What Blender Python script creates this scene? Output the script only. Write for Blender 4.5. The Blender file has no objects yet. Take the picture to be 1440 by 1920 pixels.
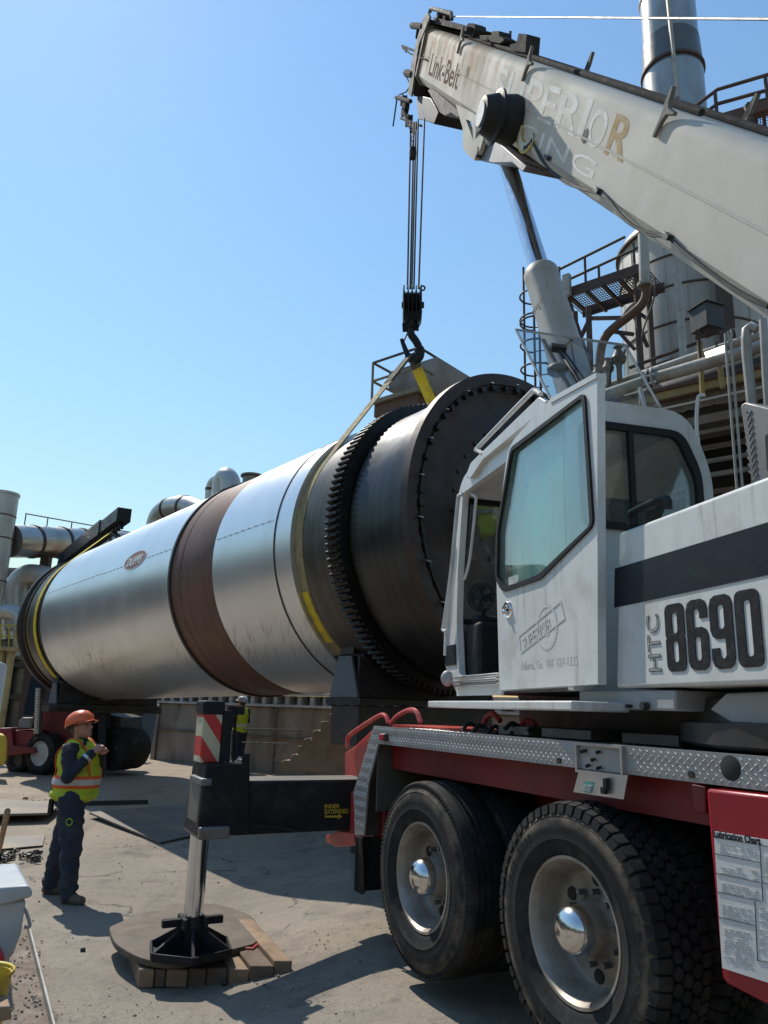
import bpy, bmesh, math, random
import numpy as np
from math import sin, cos, radians, pi, sqrt, atan2, degrees
from mathutils import Vector, Matrix, noise as mnoise
rnd = random.Random(7)
SC = bpy.context.scene
COL = SC.collection
# ------------------------------------------------------------------ camera
FPX = 1440.0; PITCH = radians(14.3); ROLL = radians(1.8); CZ = 1.62
A3 = lambda *v: np.array(v, float)
_f = A3(0, cos(PITCH), sin(PITCH)); _r0 = A3(1, 0, 0); _u0 = A3(0, -sin(PITCH), cos(PITCH))
_r = cos(ROLL)*_r0 + sin(ROLL)*_u0; _u = -sin(ROLL)*_r0 + cos(ROLL)*_u0
CAMP = A3(0, 0, CZ)
cd = bpy.data.cameras.new('camera'); cam = bpy.data.objects.new('camera', cd); COL.objects.link(cam)
cd.sensor_fit = 'VERTICAL'; cd.sensor_height = 36.0; cd.lens = 36.0*FPX/1920.0
cd.clip_start = 0.05; cd.clip_end = 3000
M = Matrix(((_r[0], _u[0], -_f[0], 0), (_r[1], _u[1], -_f[1], 0), (_r[2], _u[2], -_f[2], CZ), (0, 0, 0, 1)))
cam.matrix_world = M
SC.camera = cam
# ------------------------------------------------------------------ world, sun, exposure
SUN_AZ = radians(-36); SUN_EL = radians(52)      # azimuth from +Y towards +X
W = bpy.data.worlds.new('World'); SC.world = W; W.use_nodes = True
nt = W.node_tree; nt.nodes.clear()
sky = nt.nodes.new('ShaderNodeTexSky'); sky.sky_type = 'NISHITA'; sky.sun_disc = False
sky.sun_elevation = SUN_EL; sky.sun_rotation = SUN_AZ; sky.air_density = 2.4; sky.dust_density = 0.2; sky.ozone_density = 10.0
bg = nt.nodes.new('ShaderNodeBackground'); bg.inputs['Strength'].default_value = 0.112
wo = nt.nodes.new('ShaderNodeOutputWorld')
nt.links.new(sky.outputs[0], bg.inputs[0]); nt.links.new(bg.outputs[0], wo.inputs[0])
sd = bpy.data.lights.new('sun', 'SUN'); sd.energy = 3.7; sd.angle = radians(0.5); sd.color = (1.0, 0.93, 0.82)
sun = bpy.data.objects.new('sun', sd); COL.objects.link(sun)
SDIR = Vector((sin(SUN_AZ)*cos(SUN_EL), cos(SUN_AZ)*cos(SUN_EL), sin(SUN_EL)))
sun.rotation_euler = SDIR.to_track_quat('Z', 'Y').to_euler(); sun.location = (0, 0, 30)
vs = SC.view_settings; vs.view_transform = 'Standard'; vs.look = 'None'; vs.gamma = 1; vs.exposure = 0.3; vs.use_curve_mapping = False
SC.cycles.max_bounces = 8; SC.cycles.transparent_max_bounces = 12

# ------------------------------------------------------------------ frames
def ray(x, y):
    d = _f*FPX + _r*(x-720) + _u*(960-y); return d/np.linalg.norm(d)
def upl(x, y, p0, n):                       # pixel -> point on a plane of the place
    d = ray(x, y); return CAMP + d*(((p0-CAMP)@n)/(d@n))
class Frame:
    def __init__(s, az):                    # d = forward direction at azimuth az, n = to its right
        a = radians(az); s.d = A3(sin(a), cos(a), 0); s.n = A3(cos(a), -sin(a), 0)
    def __call__(s, a, k, z): return s.d*a + s.n*k + A3(0, 0, z)
    def U(s, x, y, k): return upl(x, y, s.n*k, s.n)          # on the plane n.p = k
    def V(s, x, y, a): return upl(x, y, s.d*a, s.d)          # on the plane d.p = a
SU = Frame(-14.2)      # crane superstructure
CA = Frame(-26.5)      # crane carrier
FA = Frame(-50.0)      # the plant's front
YF = Frame(0.0)
UP = A3(0, 0, 1)
def UY(x, y, Y): return upl(x, y, A3(0, Y, 0), A3(0, 1, 0))
def UZ(x, y, z): return upl(x, y, A3(0, 0, z), UP)
def sst(a, b, x):
    t = min(1, max(0, (x-a)/(b-a))); return t*t*(3-2*t)
def gz(x, y):
    dip = (1-sst(-1.3, 0.3, x))*(1-sst(8.0, 14.0, y))
    return 0.03 - 0.25*dip
def UG(x, y):
    d = ray(x, y); z = 0.0
    for i in range(60):
        p = CAMP + d*((z-CZ)/d[2]); z = 0.5*z + 0.5*gz(p[0], p[1])
    return p
def nrm(v): v = np.asarray(v, float); return v/np.linalg.norm(v)
# ------------------------------------------------------------------ mesh builder
class MB:
    def __init__(s): s.v = []; s.f = []; s.mi = []
    def add(s, vs, fs, mi=0):
        b = len(s.v); s.v += [tuple(map(float, q)) for q in vs]
        s.f += [tuple(b+i for i in f) for f in fs]; s.mi += [mi]*len(fs); return s
    def box(s, c, size, ax=None, mi=0):
        c = np.asarray(c, float); X, Y, Z = ax if ax is not None else (A3(1,0,0), A3(0,1,0), A3(0,0,1))
        h = [q/2 for q in size]; vs = []
        for i in (-1, 1):
            for j in (-1, 1):
                for k in (-1, 1): vs.append(c + X*h[0]*i + Y*h[1]*j + Z*h[2]*k)
        return s.add(vs, [(0,1,3,2),(4,6,7,5),(0,4,5,1),(2,3,7,6),(0,2,6,4),(1,5,7,3)], mi)
    def prism(s, pts, vec, mi=0):
        pts = [np.asarray(p, float) for p in pts]; vec = np.asarray(vec, float); n = len(pts)
        vs = pts + [p+vec for p in pts]
        return s.add(vs, [tuple(range(n-1, -1, -1)), tuple(range(n, 2*n))] + [(i, (i+1) % n, n+(i+1) % n, n+i) for i in range(n)], mi)
    def bar(s, a, b, w, h=None, up=None, mi=0):
        a = np.asarray(a, float); b = np.asarray(b, float); d = nrm(b-a); up = UP if up is None else np.asarray(up, float)
        if abs(d@nrm(up)) > .98: up = A3(1, 0, 0)
        x = nrm(np.cross(d, up)); z = np.cross(x, d)
        return s.box((a+b)/2, (np.linalg.norm(b-a), w, h or w), (d, x, z), mi)
    def rings(s, rings, closed=False, caps=True, mi=0):
        n = len(rings[0]); vs = [p for r in rings for p in r]; fs = []; m = len(rings)
        for i in range(m if closed else m-1):
            a = i*n; b = ((i+1) % m)*n
            for j in range(n): fs.append((a+j, a+(j+1) % n, b+(j+1) % n, b+j))
        if caps and not closed: fs += [tuple(range(n-1, -1, -1)), tuple(range((m-1)*n, m*n))]
        return s.add(vs, fs, mi)
    def tube(s, pts, r, n=8, closed=False, mi=0, caps=True):
        pts = [np.asarray(p, float) for p in pts]; m = len(pts); T = []
        for i in range(m):
            a = pts[(i-1) % m] if (closed or i > 0) else pts[i]; b = pts[(i+1) % m] if (closed or i < m-1) else pts[i]
            T.append(nrm(b-a))
        u = A3(0, 0, 1) if abs(T[0][2]) < .9 else A3(1, 0, 0); R = []
        for i in range(m):
            u = u - T[i]*(u@T[i]); u = nrm(u); w = np.cross(T[i], u); ri = r[i] if hasattr(r, '__len__') else r
            R.append([pts[i] + ri*(cos(2*pi*j/n)*u + sin(2*pi*j/n)*w) for j in range(n)])
        return s.rings(R, closed, caps, mi)
    def cyl(s, a, b, r0, r1=None, n=16, mi=0): return s.tube([a, b], [r0, r0 if r1 is None else r1], n, mi=mi)
    def lathe(s, prof, o, ax, n=32, mi=0, caps=False, closed=False, a0=0, a1=2*pi):
        o = np.asarray(o, float); ax = nrm(ax); u = A3(0, 0, 1) if abs(ax[2]) < .9 else A3(1, 0, 0)
        u = nrm(u-ax*(u@ax)); w = np.cross(ax, u); full = abs(a1-a0-2*pi) < 1e-6; k = n if full else n+1
        R = [[o + ax*a + r*(cos(a0+(a1-a0)*j/n)*u + sin(a0+(a1-a0)*j/n)*w) for j in range(k)] for a, r in prof]
        m = len(R); vs = [p for q in R for p in q]; fs = []
        for i in range(m if closed else m-1):
            a = i*k; b = ((i+1) % m)*k
            for j in range(n): fs.append((a+j, a+(j+1) % k, b+(j+1) % k, b+j))
        if caps: fs += [tuple(range(k-1, -1, -1)), tuple(range((m-1)*k, m*k))]
        return s.add(vs, fs, mi)
    def ell(s, c, r, ax=None, n=12, m=8, mi=0):
        c = np.asarray(c, float); X, Y, Z = ax if ax is not None else (A3(1,0,0), A3(0,1,0), A3(0,0,1)); R = []
        for i in range(m+1):
            t = pi*i/m; q = max(sin(t), 1e-3)
            R.append([c + X*r[0]*q*cos(2*pi*j/n) + Y*r[1]*q*sin(2*pi*j/n) + Z*r[2]*cos(t) for j in range(n)])
        return s.rings(R, mi=mi)
    def plate(s, outs, P0, X, Y, th, mi=0):
        """filled flat outline(s) with holes, th thick, centred on the plane P0,X,Y"""
        cu = bpy.data.curves.new('tmp', 'CURVE'); cu.dimensions = '2D'; cu.fill_mode = 'BOTH'; cu.extrude = th/2
        for o in outs:
            sp = cu.splines.new('POLY'); sp.points.add(len(o)-1)
            for i, (x, y) in enumerate(o): sp.points[i].co = (x, y, 0, 1)
            sp.use_cyclic_u = True
        return s._curve(cu, P0, X, Y, mi)
    def _curve(s, cu, P0, X, Y, mi=0):
        ob = bpy.data.objects.new('tmp', cu); COL.objects.link(ob)
        dg = bpy.context.evaluated_depsgraph_get(); me = bpy.data.meshes.new_from_object(ob.evaluated_get(dg))
        X = np.asarray(X, float); Y = np.asarray(Y, float); Z = np.cross(nrm(X), nrm(Y)); P0 = np.asarray(P0, float)
        s.add([P0 + X*v.co.x + Y*v.co.y + Z*v.co.z for v in me.vertices], [tuple(p.vertices) for p in me.polygons], mi)
        bpy.data.objects.remove(ob); bpy.data.curves.remove(cu); bpy.data.meshes.remove(me); return s
    def text(s, t, P0, X, Y, size, th=.003, off=0, xs=1.0, spacing=1.0, align='LEFT', wire=0, mi=0, shear=0):
        cu = bpy.data.curves.new('tmp', 'FONT'); cu.body = t; cu.size = size; cu.extrude = th/2; cu.offset = off
        cu.space_character = spacing; cu.align_x = align; cu.resolution_u = 4; cu.shear = shear
        if wire: cu.fill_mode = 'NONE'; cu.extrude = 0; cu.bevel_depth = wire; cu.bevel_resolution = 0
        return s._curve(cu, P0, np.asarray(X, float)*xs, Y, mi)
    def build(s, name, mat, parent=None, smooth=True, bevel=0, bseg=2, ang=38, loc=None, weld=False):
        root = parent
        while root is not None and root.parent is not None: root = root.parent
        L = np.array(loc if loc is not None else (root.location if root is not None else (0, 0, 0)), float)
        me = bpy.data.meshes.new(name)
        me.from_pydata([tuple(np.array(v)-L) for v in s.v], [], s.f)
        for m_ in (mat if isinstance(mat, (list, tuple)) else [mat]): me.materials.append(m_)
        if any(s.mi): me.polygons.foreach_set('material_index', s.mi)
        bm = bmesh.new(); bm.from_mesh(me)
        if weld: bmesh.ops.remove_doubles(bm, verts=bm.verts, dist=1e-5)
        bmesh.ops.recalc_face_normals(bm, faces=bm.faces); bm.to_mesh(me); bm.free()
        if smooth:
            me.shade_smooth(); me.set_sharp_from_angle(angle=radians(ang))
        else: me.shade_flat()
        ob = bpy.data.objects.new(name, me); COL.objects.link(ob)
        if parent is not None: ob.parent = parent
        else: ob.location = L
        if bevel:
            b = ob.modifiers.new('bevel', 'BEVEL'); b.width = bevel; b.segments = bseg; b.limit_method = 'ANGLE'; b.angle_limit = radians(40)
        return ob
def tag(o, label=None, cat=None, group=None, kind=None):
    if label: o['label'] = label
    if cat: o['category'] = cat
    if group: o['group'] = group
    if kind: o['kind'] = kind
    return o
def thing(name, label, cat, loc, group=None):
    o = bpy.data.objects.new(name, None); COL.objects.link(o); o.location = tuple(loc); o.empty_display_size = .2
    return tag(o, label, cat, group)
def copy_tree(o, parent=None):
    c = o.copy(); COL.objects.link(c)
    if parent is not None: c.parent = parent
    for ch in list(o.children): copy_tree(ch, c)
    return c
def rounded(poly, r, seg=4):
    out = []; n = len(poly)
    for i in range(n):
        p0 = A3(*poly[i-1]); p1 = A3(*poly[i]); p2 = A3(*poly[(i+1) % n]); ri = r[i] if hasattr(r, '__len__') else r
        a = p0-p1; b = p2-p1; la = np.linalg.norm(a); lb = np.linalg.norm(b); q = min(ri, la*.45, lb*.45)
        if q < 1e-6: out.append(tuple(p1)); continue
        s_ = p1 + a/la*q; e = p1 + b/lb*q
        for k in range(seg+1):
            t = k/seg; out.append(tuple((1-t)**2*s_ + 2*t*(1-t)*p1 + t*t*e))
    return out
def bez(pts, n=6):
    """smooth curve through points (Catmull-Rom)"""
    P = [np.asarray(p, float) for p in pts]; P = [2*P[0]-P[1]] + P + [2*P[-1]-P[-2]]; out = []
    for i in range(1, len(P)-2):
        for k in range(n):
            t = k/n; a, b, c, d = P[i-1:i+3]
            out.append(.5*((2*b)+(-a+c)*t+(2*a-5*b+4*c-d)*t*t+(-a+3*b-3*c+d)*t**3))
    return out + [P[-2]]
# ------------------------------------------------------------------ materials
def mat(name, col, rough=.5, metal=0., col2=None, scale=6., amt=.5, streak=None, bump=0., bscale=60., rvar=.1, dirt=None, dscale=2.5, damt=.5, spec=None, stretch=None, coat=0):
    """worn procedural surface: base colour, second tone in blotches, dirt patches, fine relief"""
    m = bpy.data.materials.new(name); m.use_nodes = True; N = m.node_tree.nodes; L = m.node_tree.links
    b = N['Principled BSDF']; b.inputs['Roughness'].default_value = rough; b.inputs['Metallic'].default_value = metal
    if coat: b.inputs['Coat Weight'].default_value = coat; b.inputs['Coat Roughness'].default_value = .12
    if spec is not None: b.inputs['Specular IOR Level'].default_value = spec
    tc = N.new('ShaderNodeTexCoord'); src = tc.outputs['Object']
    if stretch:
        mp = N.new('ShaderNodeMapping'); mp.inputs['Scale'].default_value = stretch; L.new(src, mp.inputs[0]); ssrc = mp.outputs[0]
    else: ssrc = src
    def noi(sc, det=6, ro=.6, s_=ssrc):
        n = N.new('ShaderNodeTexNoise'); n.inputs['Scale'].default_value = sc; n.inputs['Detail'].default_value = det; n.inputs['Roughness'].default_value = ro
        L.new(s_, n.inputs['Vector']); return n.outputs['Fac']
    def ramp(v, lo, hi):
        r = N.new('ShaderNodeMapRange'); r.inputs[1].default_value = lo; r.inputs[2].default_value = hi; L.new(v, r.inputs[0]); return r.outputs[0]
    def mix(f, a, c):
        x = N.new('ShaderNodeMix'); x.data_type = 'RGBA'
        if isinstance(f, (int, float)): x.inputs[0].default_value = f
        else: L.new(f, x.inputs[0])
        for i, q in ((6, a), (7, c)):
            if isinstance(q, tuple): x.inputs[i].default_value = (*q[:3], 1)
            else: L.new(q, x.inputs[i])
        return x.outputs[2]
    def mul(f, k):
        x = N.new('ShaderNodeMath'); x.operation = 'MULTIPLY'; L.new(f, x.inputs[0]); x.inputs[1].default_value = k; return x.outputs[0]
    c2 = col2 or tuple(q*.72 for q in col)
    n1 = noi(scale); c = mix(mul(ramp(n1, .38, .68), amt), tuple(col), tuple(c2))
    if dirt:
        c = mix(mul(ramp(noi(dscale, 9, .68), .5, .72), damt), c, tuple(dirt))
    L.new(c, b.inputs['Base Color'])
    if rvar:
        r = N.new('ShaderNodeMapRange'); r.inputs[1].default_value = .3; r.inputs[2].default_value = .7
        r.inputs[3].default_value = max(.02, rough-rvar); r.inputs[4].default_value = min(1, rough+rvar); L.new(noi(scale*1.7), r.inputs[0]); L.new(r.outputs[0], b.inputs['Roughness'])
    if bump:
        bp = N.new('ShaderNodeBump'); bp.inputs['Strength'].default_value = bump; bp.inputs['Distance'].default_value = .01
        L.new(noi(bscale, 5, .6), bp.inputs['Height']); L.new(bp.outputs[0], b.inputs['Normal'])
    m['out'] = 1
    return m
def glassmat(name, tint, refl=.06, rough=.0, smear=.0):
    m = bpy.data.materials.new(name); m.use_nodes = True; N = m.node_tree.nodes; L = m.node_tree.links; N.clear()
    o = N.new('ShaderNodeOutputMaterial'); t = N.new('ShaderNodeBsdfTransparent'); t.inputs[0].default_value = (*tint, 1)
    g = N.new('ShaderNodeBsdfGlossy'); g.inputs['Roughness'].default_value = rough; g.inputs[0].default_value = (1, 1, 1, 1)
    fr = N.new('ShaderNodeFresnel'); gm = N.new('ShaderNodeNewGeometry'); io = N.new('ShaderNodeMath'); io.operation = 'MULTIPLY_ADD'; io.inputs[1].default_value = 1/1.5-1.5; io.inputs[2].default_value = 1.5
    L.new(gm.outputs['Backfacing'], io.inputs[0]); L.new(io.outputs[0], fr.inputs[0]); ad = N.new('ShaderNodeMath'); ad.operation = 'ADD'; ad.use_clamp = True
    L.new(fr.outputs[0], ad.inputs[0]); ad.inputs[1].default_value = refl
    x = N.new('ShaderNodeMixShader'); L.new(ad.outputs[0], x.inputs[0]); L.new(t.outputs[0], x.inputs[1]); L.new(g.outputs[0], x.inputs[2]); L.new(x.outputs[0], o.inputs[0])
    if smear:
        tc = N.new('ShaderNodeTexCoord'); mp = N.new('ShaderNodeMapping'); mp.inputs['Scale'].default_value = (5, 5, 1.6); L.new(tc.outputs['Object'], mp.inputs[0]); n = N.new('ShaderNodeTexNoise'); n.inputs['Scale'].default_value = 1.5; n.inputs['Detail'].default_value = 8; L.new(mp.outputs[0], n.inputs['Vector'])
        r = N.new('ShaderNodeMapRange'); r.inputs[1].default_value = .38; r.inputs[2].default_value = .72; r.inputs[3].default_value = smear*.15; r.inputs[4].default_value = smear*1.6; L.new(n.outputs[0], r.inputs[0])
        df = N.new('ShaderNodeBsdfDiffuse'); df.inputs[0].default_value = (.5, .5, .47, 1); y = N.new('ShaderNodeMixShader'); L.new(r.outputs[0], y.inputs[0]); L.new(x.outputs[0], y.inputs[1]); L.new(df.outputs[0], y.inputs[2]); L.new(y.outputs[0], o.inputs[0])
    return m
def emit(name, col, st):
    m = bpy.data.materials.new(name); m.use_nodes = True; b = m.node_tree.nodes['Principled BSDF']
    b.inputs['Base Color'].default_value = (*col, 1); b.inputs['Emission Color'].default_value = (*col, 1); b.inputs['Emission Strength'].default_value = st; return m
K = {}
def runmarks(m, col=(.25, .20, .15), amt=.55):
    """thin grimy runs down the paint and small chips"""
    N = m.node_tree.nodes; L = m.node_tree.links; b = N['Principled BSDF']; tc = N.new('ShaderNodeTexCoord')
    def noi(sc, st, d=6):
        mp = N.new('ShaderNodeMapping'); mp.inputs['Scale'].default_value = st; L.new(tc.outputs['Object'], mp.inputs[0]); n = N.new('ShaderNodeTexNoise'); n.inputs['Scale'].default_value = sc; n.inputs['Detail'].default_value = d; n.inputs['Roughness'].default_value = .65; L.new(mp.outputs[0], n.inputs['Vector']); return n.outputs[0]
    def mr(v, a, e, lo=0, hi=1):
        r = N.new('ShaderNodeMapRange'); r.inputs[1].default_value = a; r.inputs[2].default_value = e; r.inputs[3].default_value = lo; r.inputs[4].default_value = hi; L.new(v, r.inputs[0]); return r.outputs[0]
    def mu(a, e):
        x = N.new('ShaderNodeMath'); x.operation = 'MULTIPLY'; L.new(a, x.inputs[0]); L.new(e, x.inputs[1]); return x.outputs[0]
    def over(f, c):
        src = b.inputs['Base Color'].links[0].from_socket; x = N.new('ShaderNodeMix'); x.data_type = 'RGBA'; L.new(f, x.inputs[0]); L.new(src, x.inputs[6]); x.inputs[7].default_value = (*c, 1); L.new(x.outputs[2], b.inputs['Base Color'])
    over(mu(mr(noi(14, (1, 1, .07)), .54, .68, 0, amt), mr(noi(1.6, (1, 1, 1)), .42, .62)), col)
    over(mr(noi(30, (1, 1, 1), 3), .735, .75, 0, .8), (.10, .06, .04))
K['white'] = mat('crane_white_paint', (.60, .615, .60), .38, 0, (.52, .53, .51), 2.2, .6, dirt=(.36, .32, .26), dscale=3.5, damt=.55, bump=.05, bscale=7, coat=.1)
runmarks(K['white'])
K['boom'] = mat('boom_white_paint', (.52, .50, .45), .75, 0, (.47, .445, .395), 1.1, .6, spec=.1, dirt=(.38, .33, .25), dscale=1.6, damt=.4, bump=.04, bscale=12)
K['black'] = mat('black_paint', (.012, .013, .016), .5, 0, (.025, .025, .026), 7, .6, spec=.2, dirt=(.10, .09, .075), dscale=5, damt=.3)
K['stripe'] = mat('blue_black_stripe', (.010, .014, .021), .45, 0, (.015, .02, .028), 3, .5, spec=.22, dirt=(.06, .06, .06), dscale=9, damt=.25)
K['print'] = mat('black_print', (.012, .013, .015), .7, 0, (.02, .02, .022), 18, .5, spec=.2, dirt=(.2, .2, .2), dscale=30, damt=.2)
K['red'] = mat('shade_darkened_red', (.19, .010, .014), .45, 0, (.13, .009, .012), 4, .7, dirt=(.12, .05, .04), dscale=5, damt=.5, bump=.03)  # crane red darkened in its colour for the shaded carrier parts
K['unshadedred'] = mat('unshaded_locker_red', (.30, .010, .020), .35, 0, (.24, .010, .016), 3, .7, dirt=(.16, .012, .02), dscale=5, damt=.5)  # same red kept brighter than the copy darkened for shade
K['lightsteel'] = mat('pale_edge_steel', (.52, .52, .50), .5, .2, (.40, .40, .38), 4, .7, dirt=(.22, .18, .14), damt=.5)
K['brightred'] = mat('sun_faded_red_paint', (.50, .055, .05), .4, 0, (.42, .03, .03), 5, .6, dirt=(.35, .25, .12), dscale=7, damt=.45)
K['rubber'] = mat('tyre_rubber', (.014, .014, .015), .8, 0, (.03, .029, .027), 9, .7, spec=.25, dirt=(.085, .075, .062), dscale=4, damt=.6, bump=.12, bscale=90)
K['rim'] = mat('steel_rim', (.36, .335, .295), .5, .5, (.21, .17, .13), 7, .8, dirt=(.15, .10, .065), dscale=5, damt=.8)
K['chrome'] = mat('chrome', (.66, .655, .64), .18, 1., (.7, .7, .7), 5, .3, rvar=.04)
K['rod'] = mat('chromed_rod', (.62, .64, .66), .13, 1., (.5, .52, .55), 5, .4, rvar=.05)
K['checker'] = mat('checker_plate', (.38, .385, .39), .5, .7, (.28, .28, .275), 3, .6, dirt=(.2, .18, .15), dscale=5, damt=.35)
K['alu'] = mat('aluminium', (.55, .55, .55), .35, .85, (.42, .42, .42), 4, .6, dirt=(.25, .22, .2), damt=.3)
K['steel'] = mat('grey_steel', (.20, .20, .20), .5, .6, (.13, .12, .11), 5, .7, dirt=(.12, .07, .04), damt=.4, bump=.05)
K['darksteel'] = mat('dark_steel', (.045, .045, .048), .5, .5, (.07, .06, .05), 5, .7, dirt=(.10, .07, .05), dscale=4, damt=.5, bump=.06)
K['sleeve'] = mat('grimy_sling_sleeve', (.07, .065, .055), .9, 0, (.12, .10, .06), 9, .7)
K['headdark'] = mat('dull_dark_metal', (.035, .035, .036), .9, 0, (.06, .055, .05), 6, .6, spec=.1)
K['guide'] = mat('dull_grey_paint', (.16, .155, .145), .8, 0, (.11, .105, .095), 6, .6, spec=.2)
K['rope'] = mat('greased_wire_rope', (.05, .05, .055), .5, .5, (.09, .09, .09), 40, .6)
K['grey'] = mat('grey_paint', (.33, .34, .34), .45, 0, (.25, .25, .25), 4, .6, dirt=(.2, .17, .13), damt=.4)
K['plastic'] = mat('black_plastic', (.016, .017, .018), .6, 0, (.025, .025, .025), 9, .5, spec=.25)
K['greyplastic'] = mat('cab_grey_plastic', (.11, .115, .11), .6, 0, (.07, .075, .07), 5, .5)
K['glass'] = glassmat('tinted_cab_glass', (.74, .90, .88), .06, smear=.14)
K['clearglass'] = glassmat('clear_cab_glass', (.88, .93, .93), .03, smear=.04)
K['hatchglass'] = glassmat('smoked_hatch_glass', (.77, .81, .81), .02)
K['wood'] = mat('timber', (.30, .20, .12), .75, 0, (.20, .12, .07), 5, .8, dirt=(.10, .07, .05), dscale=4, damt=.6, bump=.25, bscale=20, stretch=(1, 1, 1))
K['rustpad'] = mat('rusty_pad_plate', (.095, .073, .054), .7, .1, (.15, .115, .08), 4, .8, dirt=(.07, .055, .045), dscale=3, damt=.6, bump=.06)
K['plate'] = mat('road_plate_steel', (.125, .115, .105), .6, .3, (.20, .175, .145), 2.2, .8, dirt=(.30, .22, .13), dscale=1.6, damt=.7, bump=.05)
K['concrete'] = mat('stained_concrete', (.20, .17, .14), .9, 0, (.10, .085, .07), 1.4, .9, dirt=(.05, .045, .04), dscale=1.1, damt=.75, bump=.35, bscale=9)
K['concwall'] = mat('old_concrete_wall', (.36, .31, .255), .9, 0, (.19, .16, .125), 1.1, .9, dirt=(.05, .042, .036), dscale=1.5, damt=.9, bump=.35, bscale=8, stretch=(1, 1, .35))
K['galv'] = mat('galvanised_duct', (.44, .44, .42), .42, .55, (.34, .33, .31), 1.2, .8, dirt=(.26, .21, .15), dscale=.8, damt=.6, bump=.03)
K['stack'] = mat('stainless_stack', (.46, .45, .42), .3, .9, (.34, .30, .25), .8, .8, dirt=(.22, .15, .09), dscale=.9, damt=.7, stretch=(1, 1, .3))
K['tank'] = mat('weathered_tank', (.42, .40, .365), .55, .15, (.29, .265, .23), .8, .9, dirt=(.16, .115, .075), dscale=1.2, damt=.75, stretch=(1, 1, .22), bump=.03)
K['rust'] = mat('rusty_steel', (.12, .065, .045), .72, .2, (.07, .045, .035), 3, .8, dirt=(.20, .11, .06), dscale=3, damt=.5, bump=.1)
K['brownsteel'] = mat('dark_brown_steelwork', (.055, .04, .036), .65, .2, (.09, .055, .04), 4, .8, dirt=(.15, .08, .045), damt=.4)
K['pipe'] = mat('weathered_grey_pipe', (.36, .35, .32), .5, .2, (.25, .235, .21), 3, .8, dirt=(.20, .14, .09), dscale=3, damt=.45)
K['yellowsteel'] = mat('faded_yellow_steel', (.40, .31, .12), .6, 0, (.28, .2, .09), 2, .8, dirt=(.12, .07, .04), dscale=2.5, damt=.7, bump=.08)
K['corr'] = mat('weathered_sheet', (.23, .20, .17), .65, .2, (.15, .13, .11), 1.5, .8, dirt=(.16, .09, .05), dscale=1.4, damt=.6, stretch=(1, 1, .4))
K['sling'] = mat('yellow_sling_webbing', (.66, .50, .02), .8, 0, (.52, .38, .03), 9, .8, dirt=(.16, .12, .04), dscale=9, damt=.4, bump=.2, bscale=120)
K['olddsling'] = mat('worn_sling_webbing', (.30, .24, .12), .85, 0, (.2, .16, .08), 9, .8, dirt=(.08, .07, .04), dscale=9, damt=.6, bump=.2, bscale=120)
K['yellow'] = mat('yellow_paint', (.52, .38, .03), .5, 0, (.42, .28, .03), 5, .7, dirt=(.12, .09, .04), damt=.5)
K['dark'] = mat('dark_interior', (.02, .019, .018), .85, 0, (.03, .028, .025), 2, .5)
K['paper'] = mat('white_poster', (.62, .62, .60), .5, 0, (.55, .55, .53), 4, .6, dirt=(.42, .40, .36), dscale=6, damt=.5)
K['cooler'] = mat('grey_cooler_plastic', (.37, .40, .41), .5, 0, (.31, .33, .34), 6, .6, dirt=(.2, .19, .17), damt=.4, bump=.04)
K['redplastic'] = mat('red_plastic', (.40, .012, .02), .4, 0, (.3, .01, .015), 5, .5)
K['machinered'] = mat('dark_red_machine_paint', (.20, .012, .02), .45, 0, (.13, .012, .018), 3, .7, dirt=(.08, .05, .04), damt=.5)
K['whitewheel'] = mat('pale_wheel_paint', (.45, .45, .44), .5, 0, (.32, .3, .28), 6, .7, dirt=(.15, .12, .09), damt=.5)
K['greywebbing'] = K['olddsling']
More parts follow.
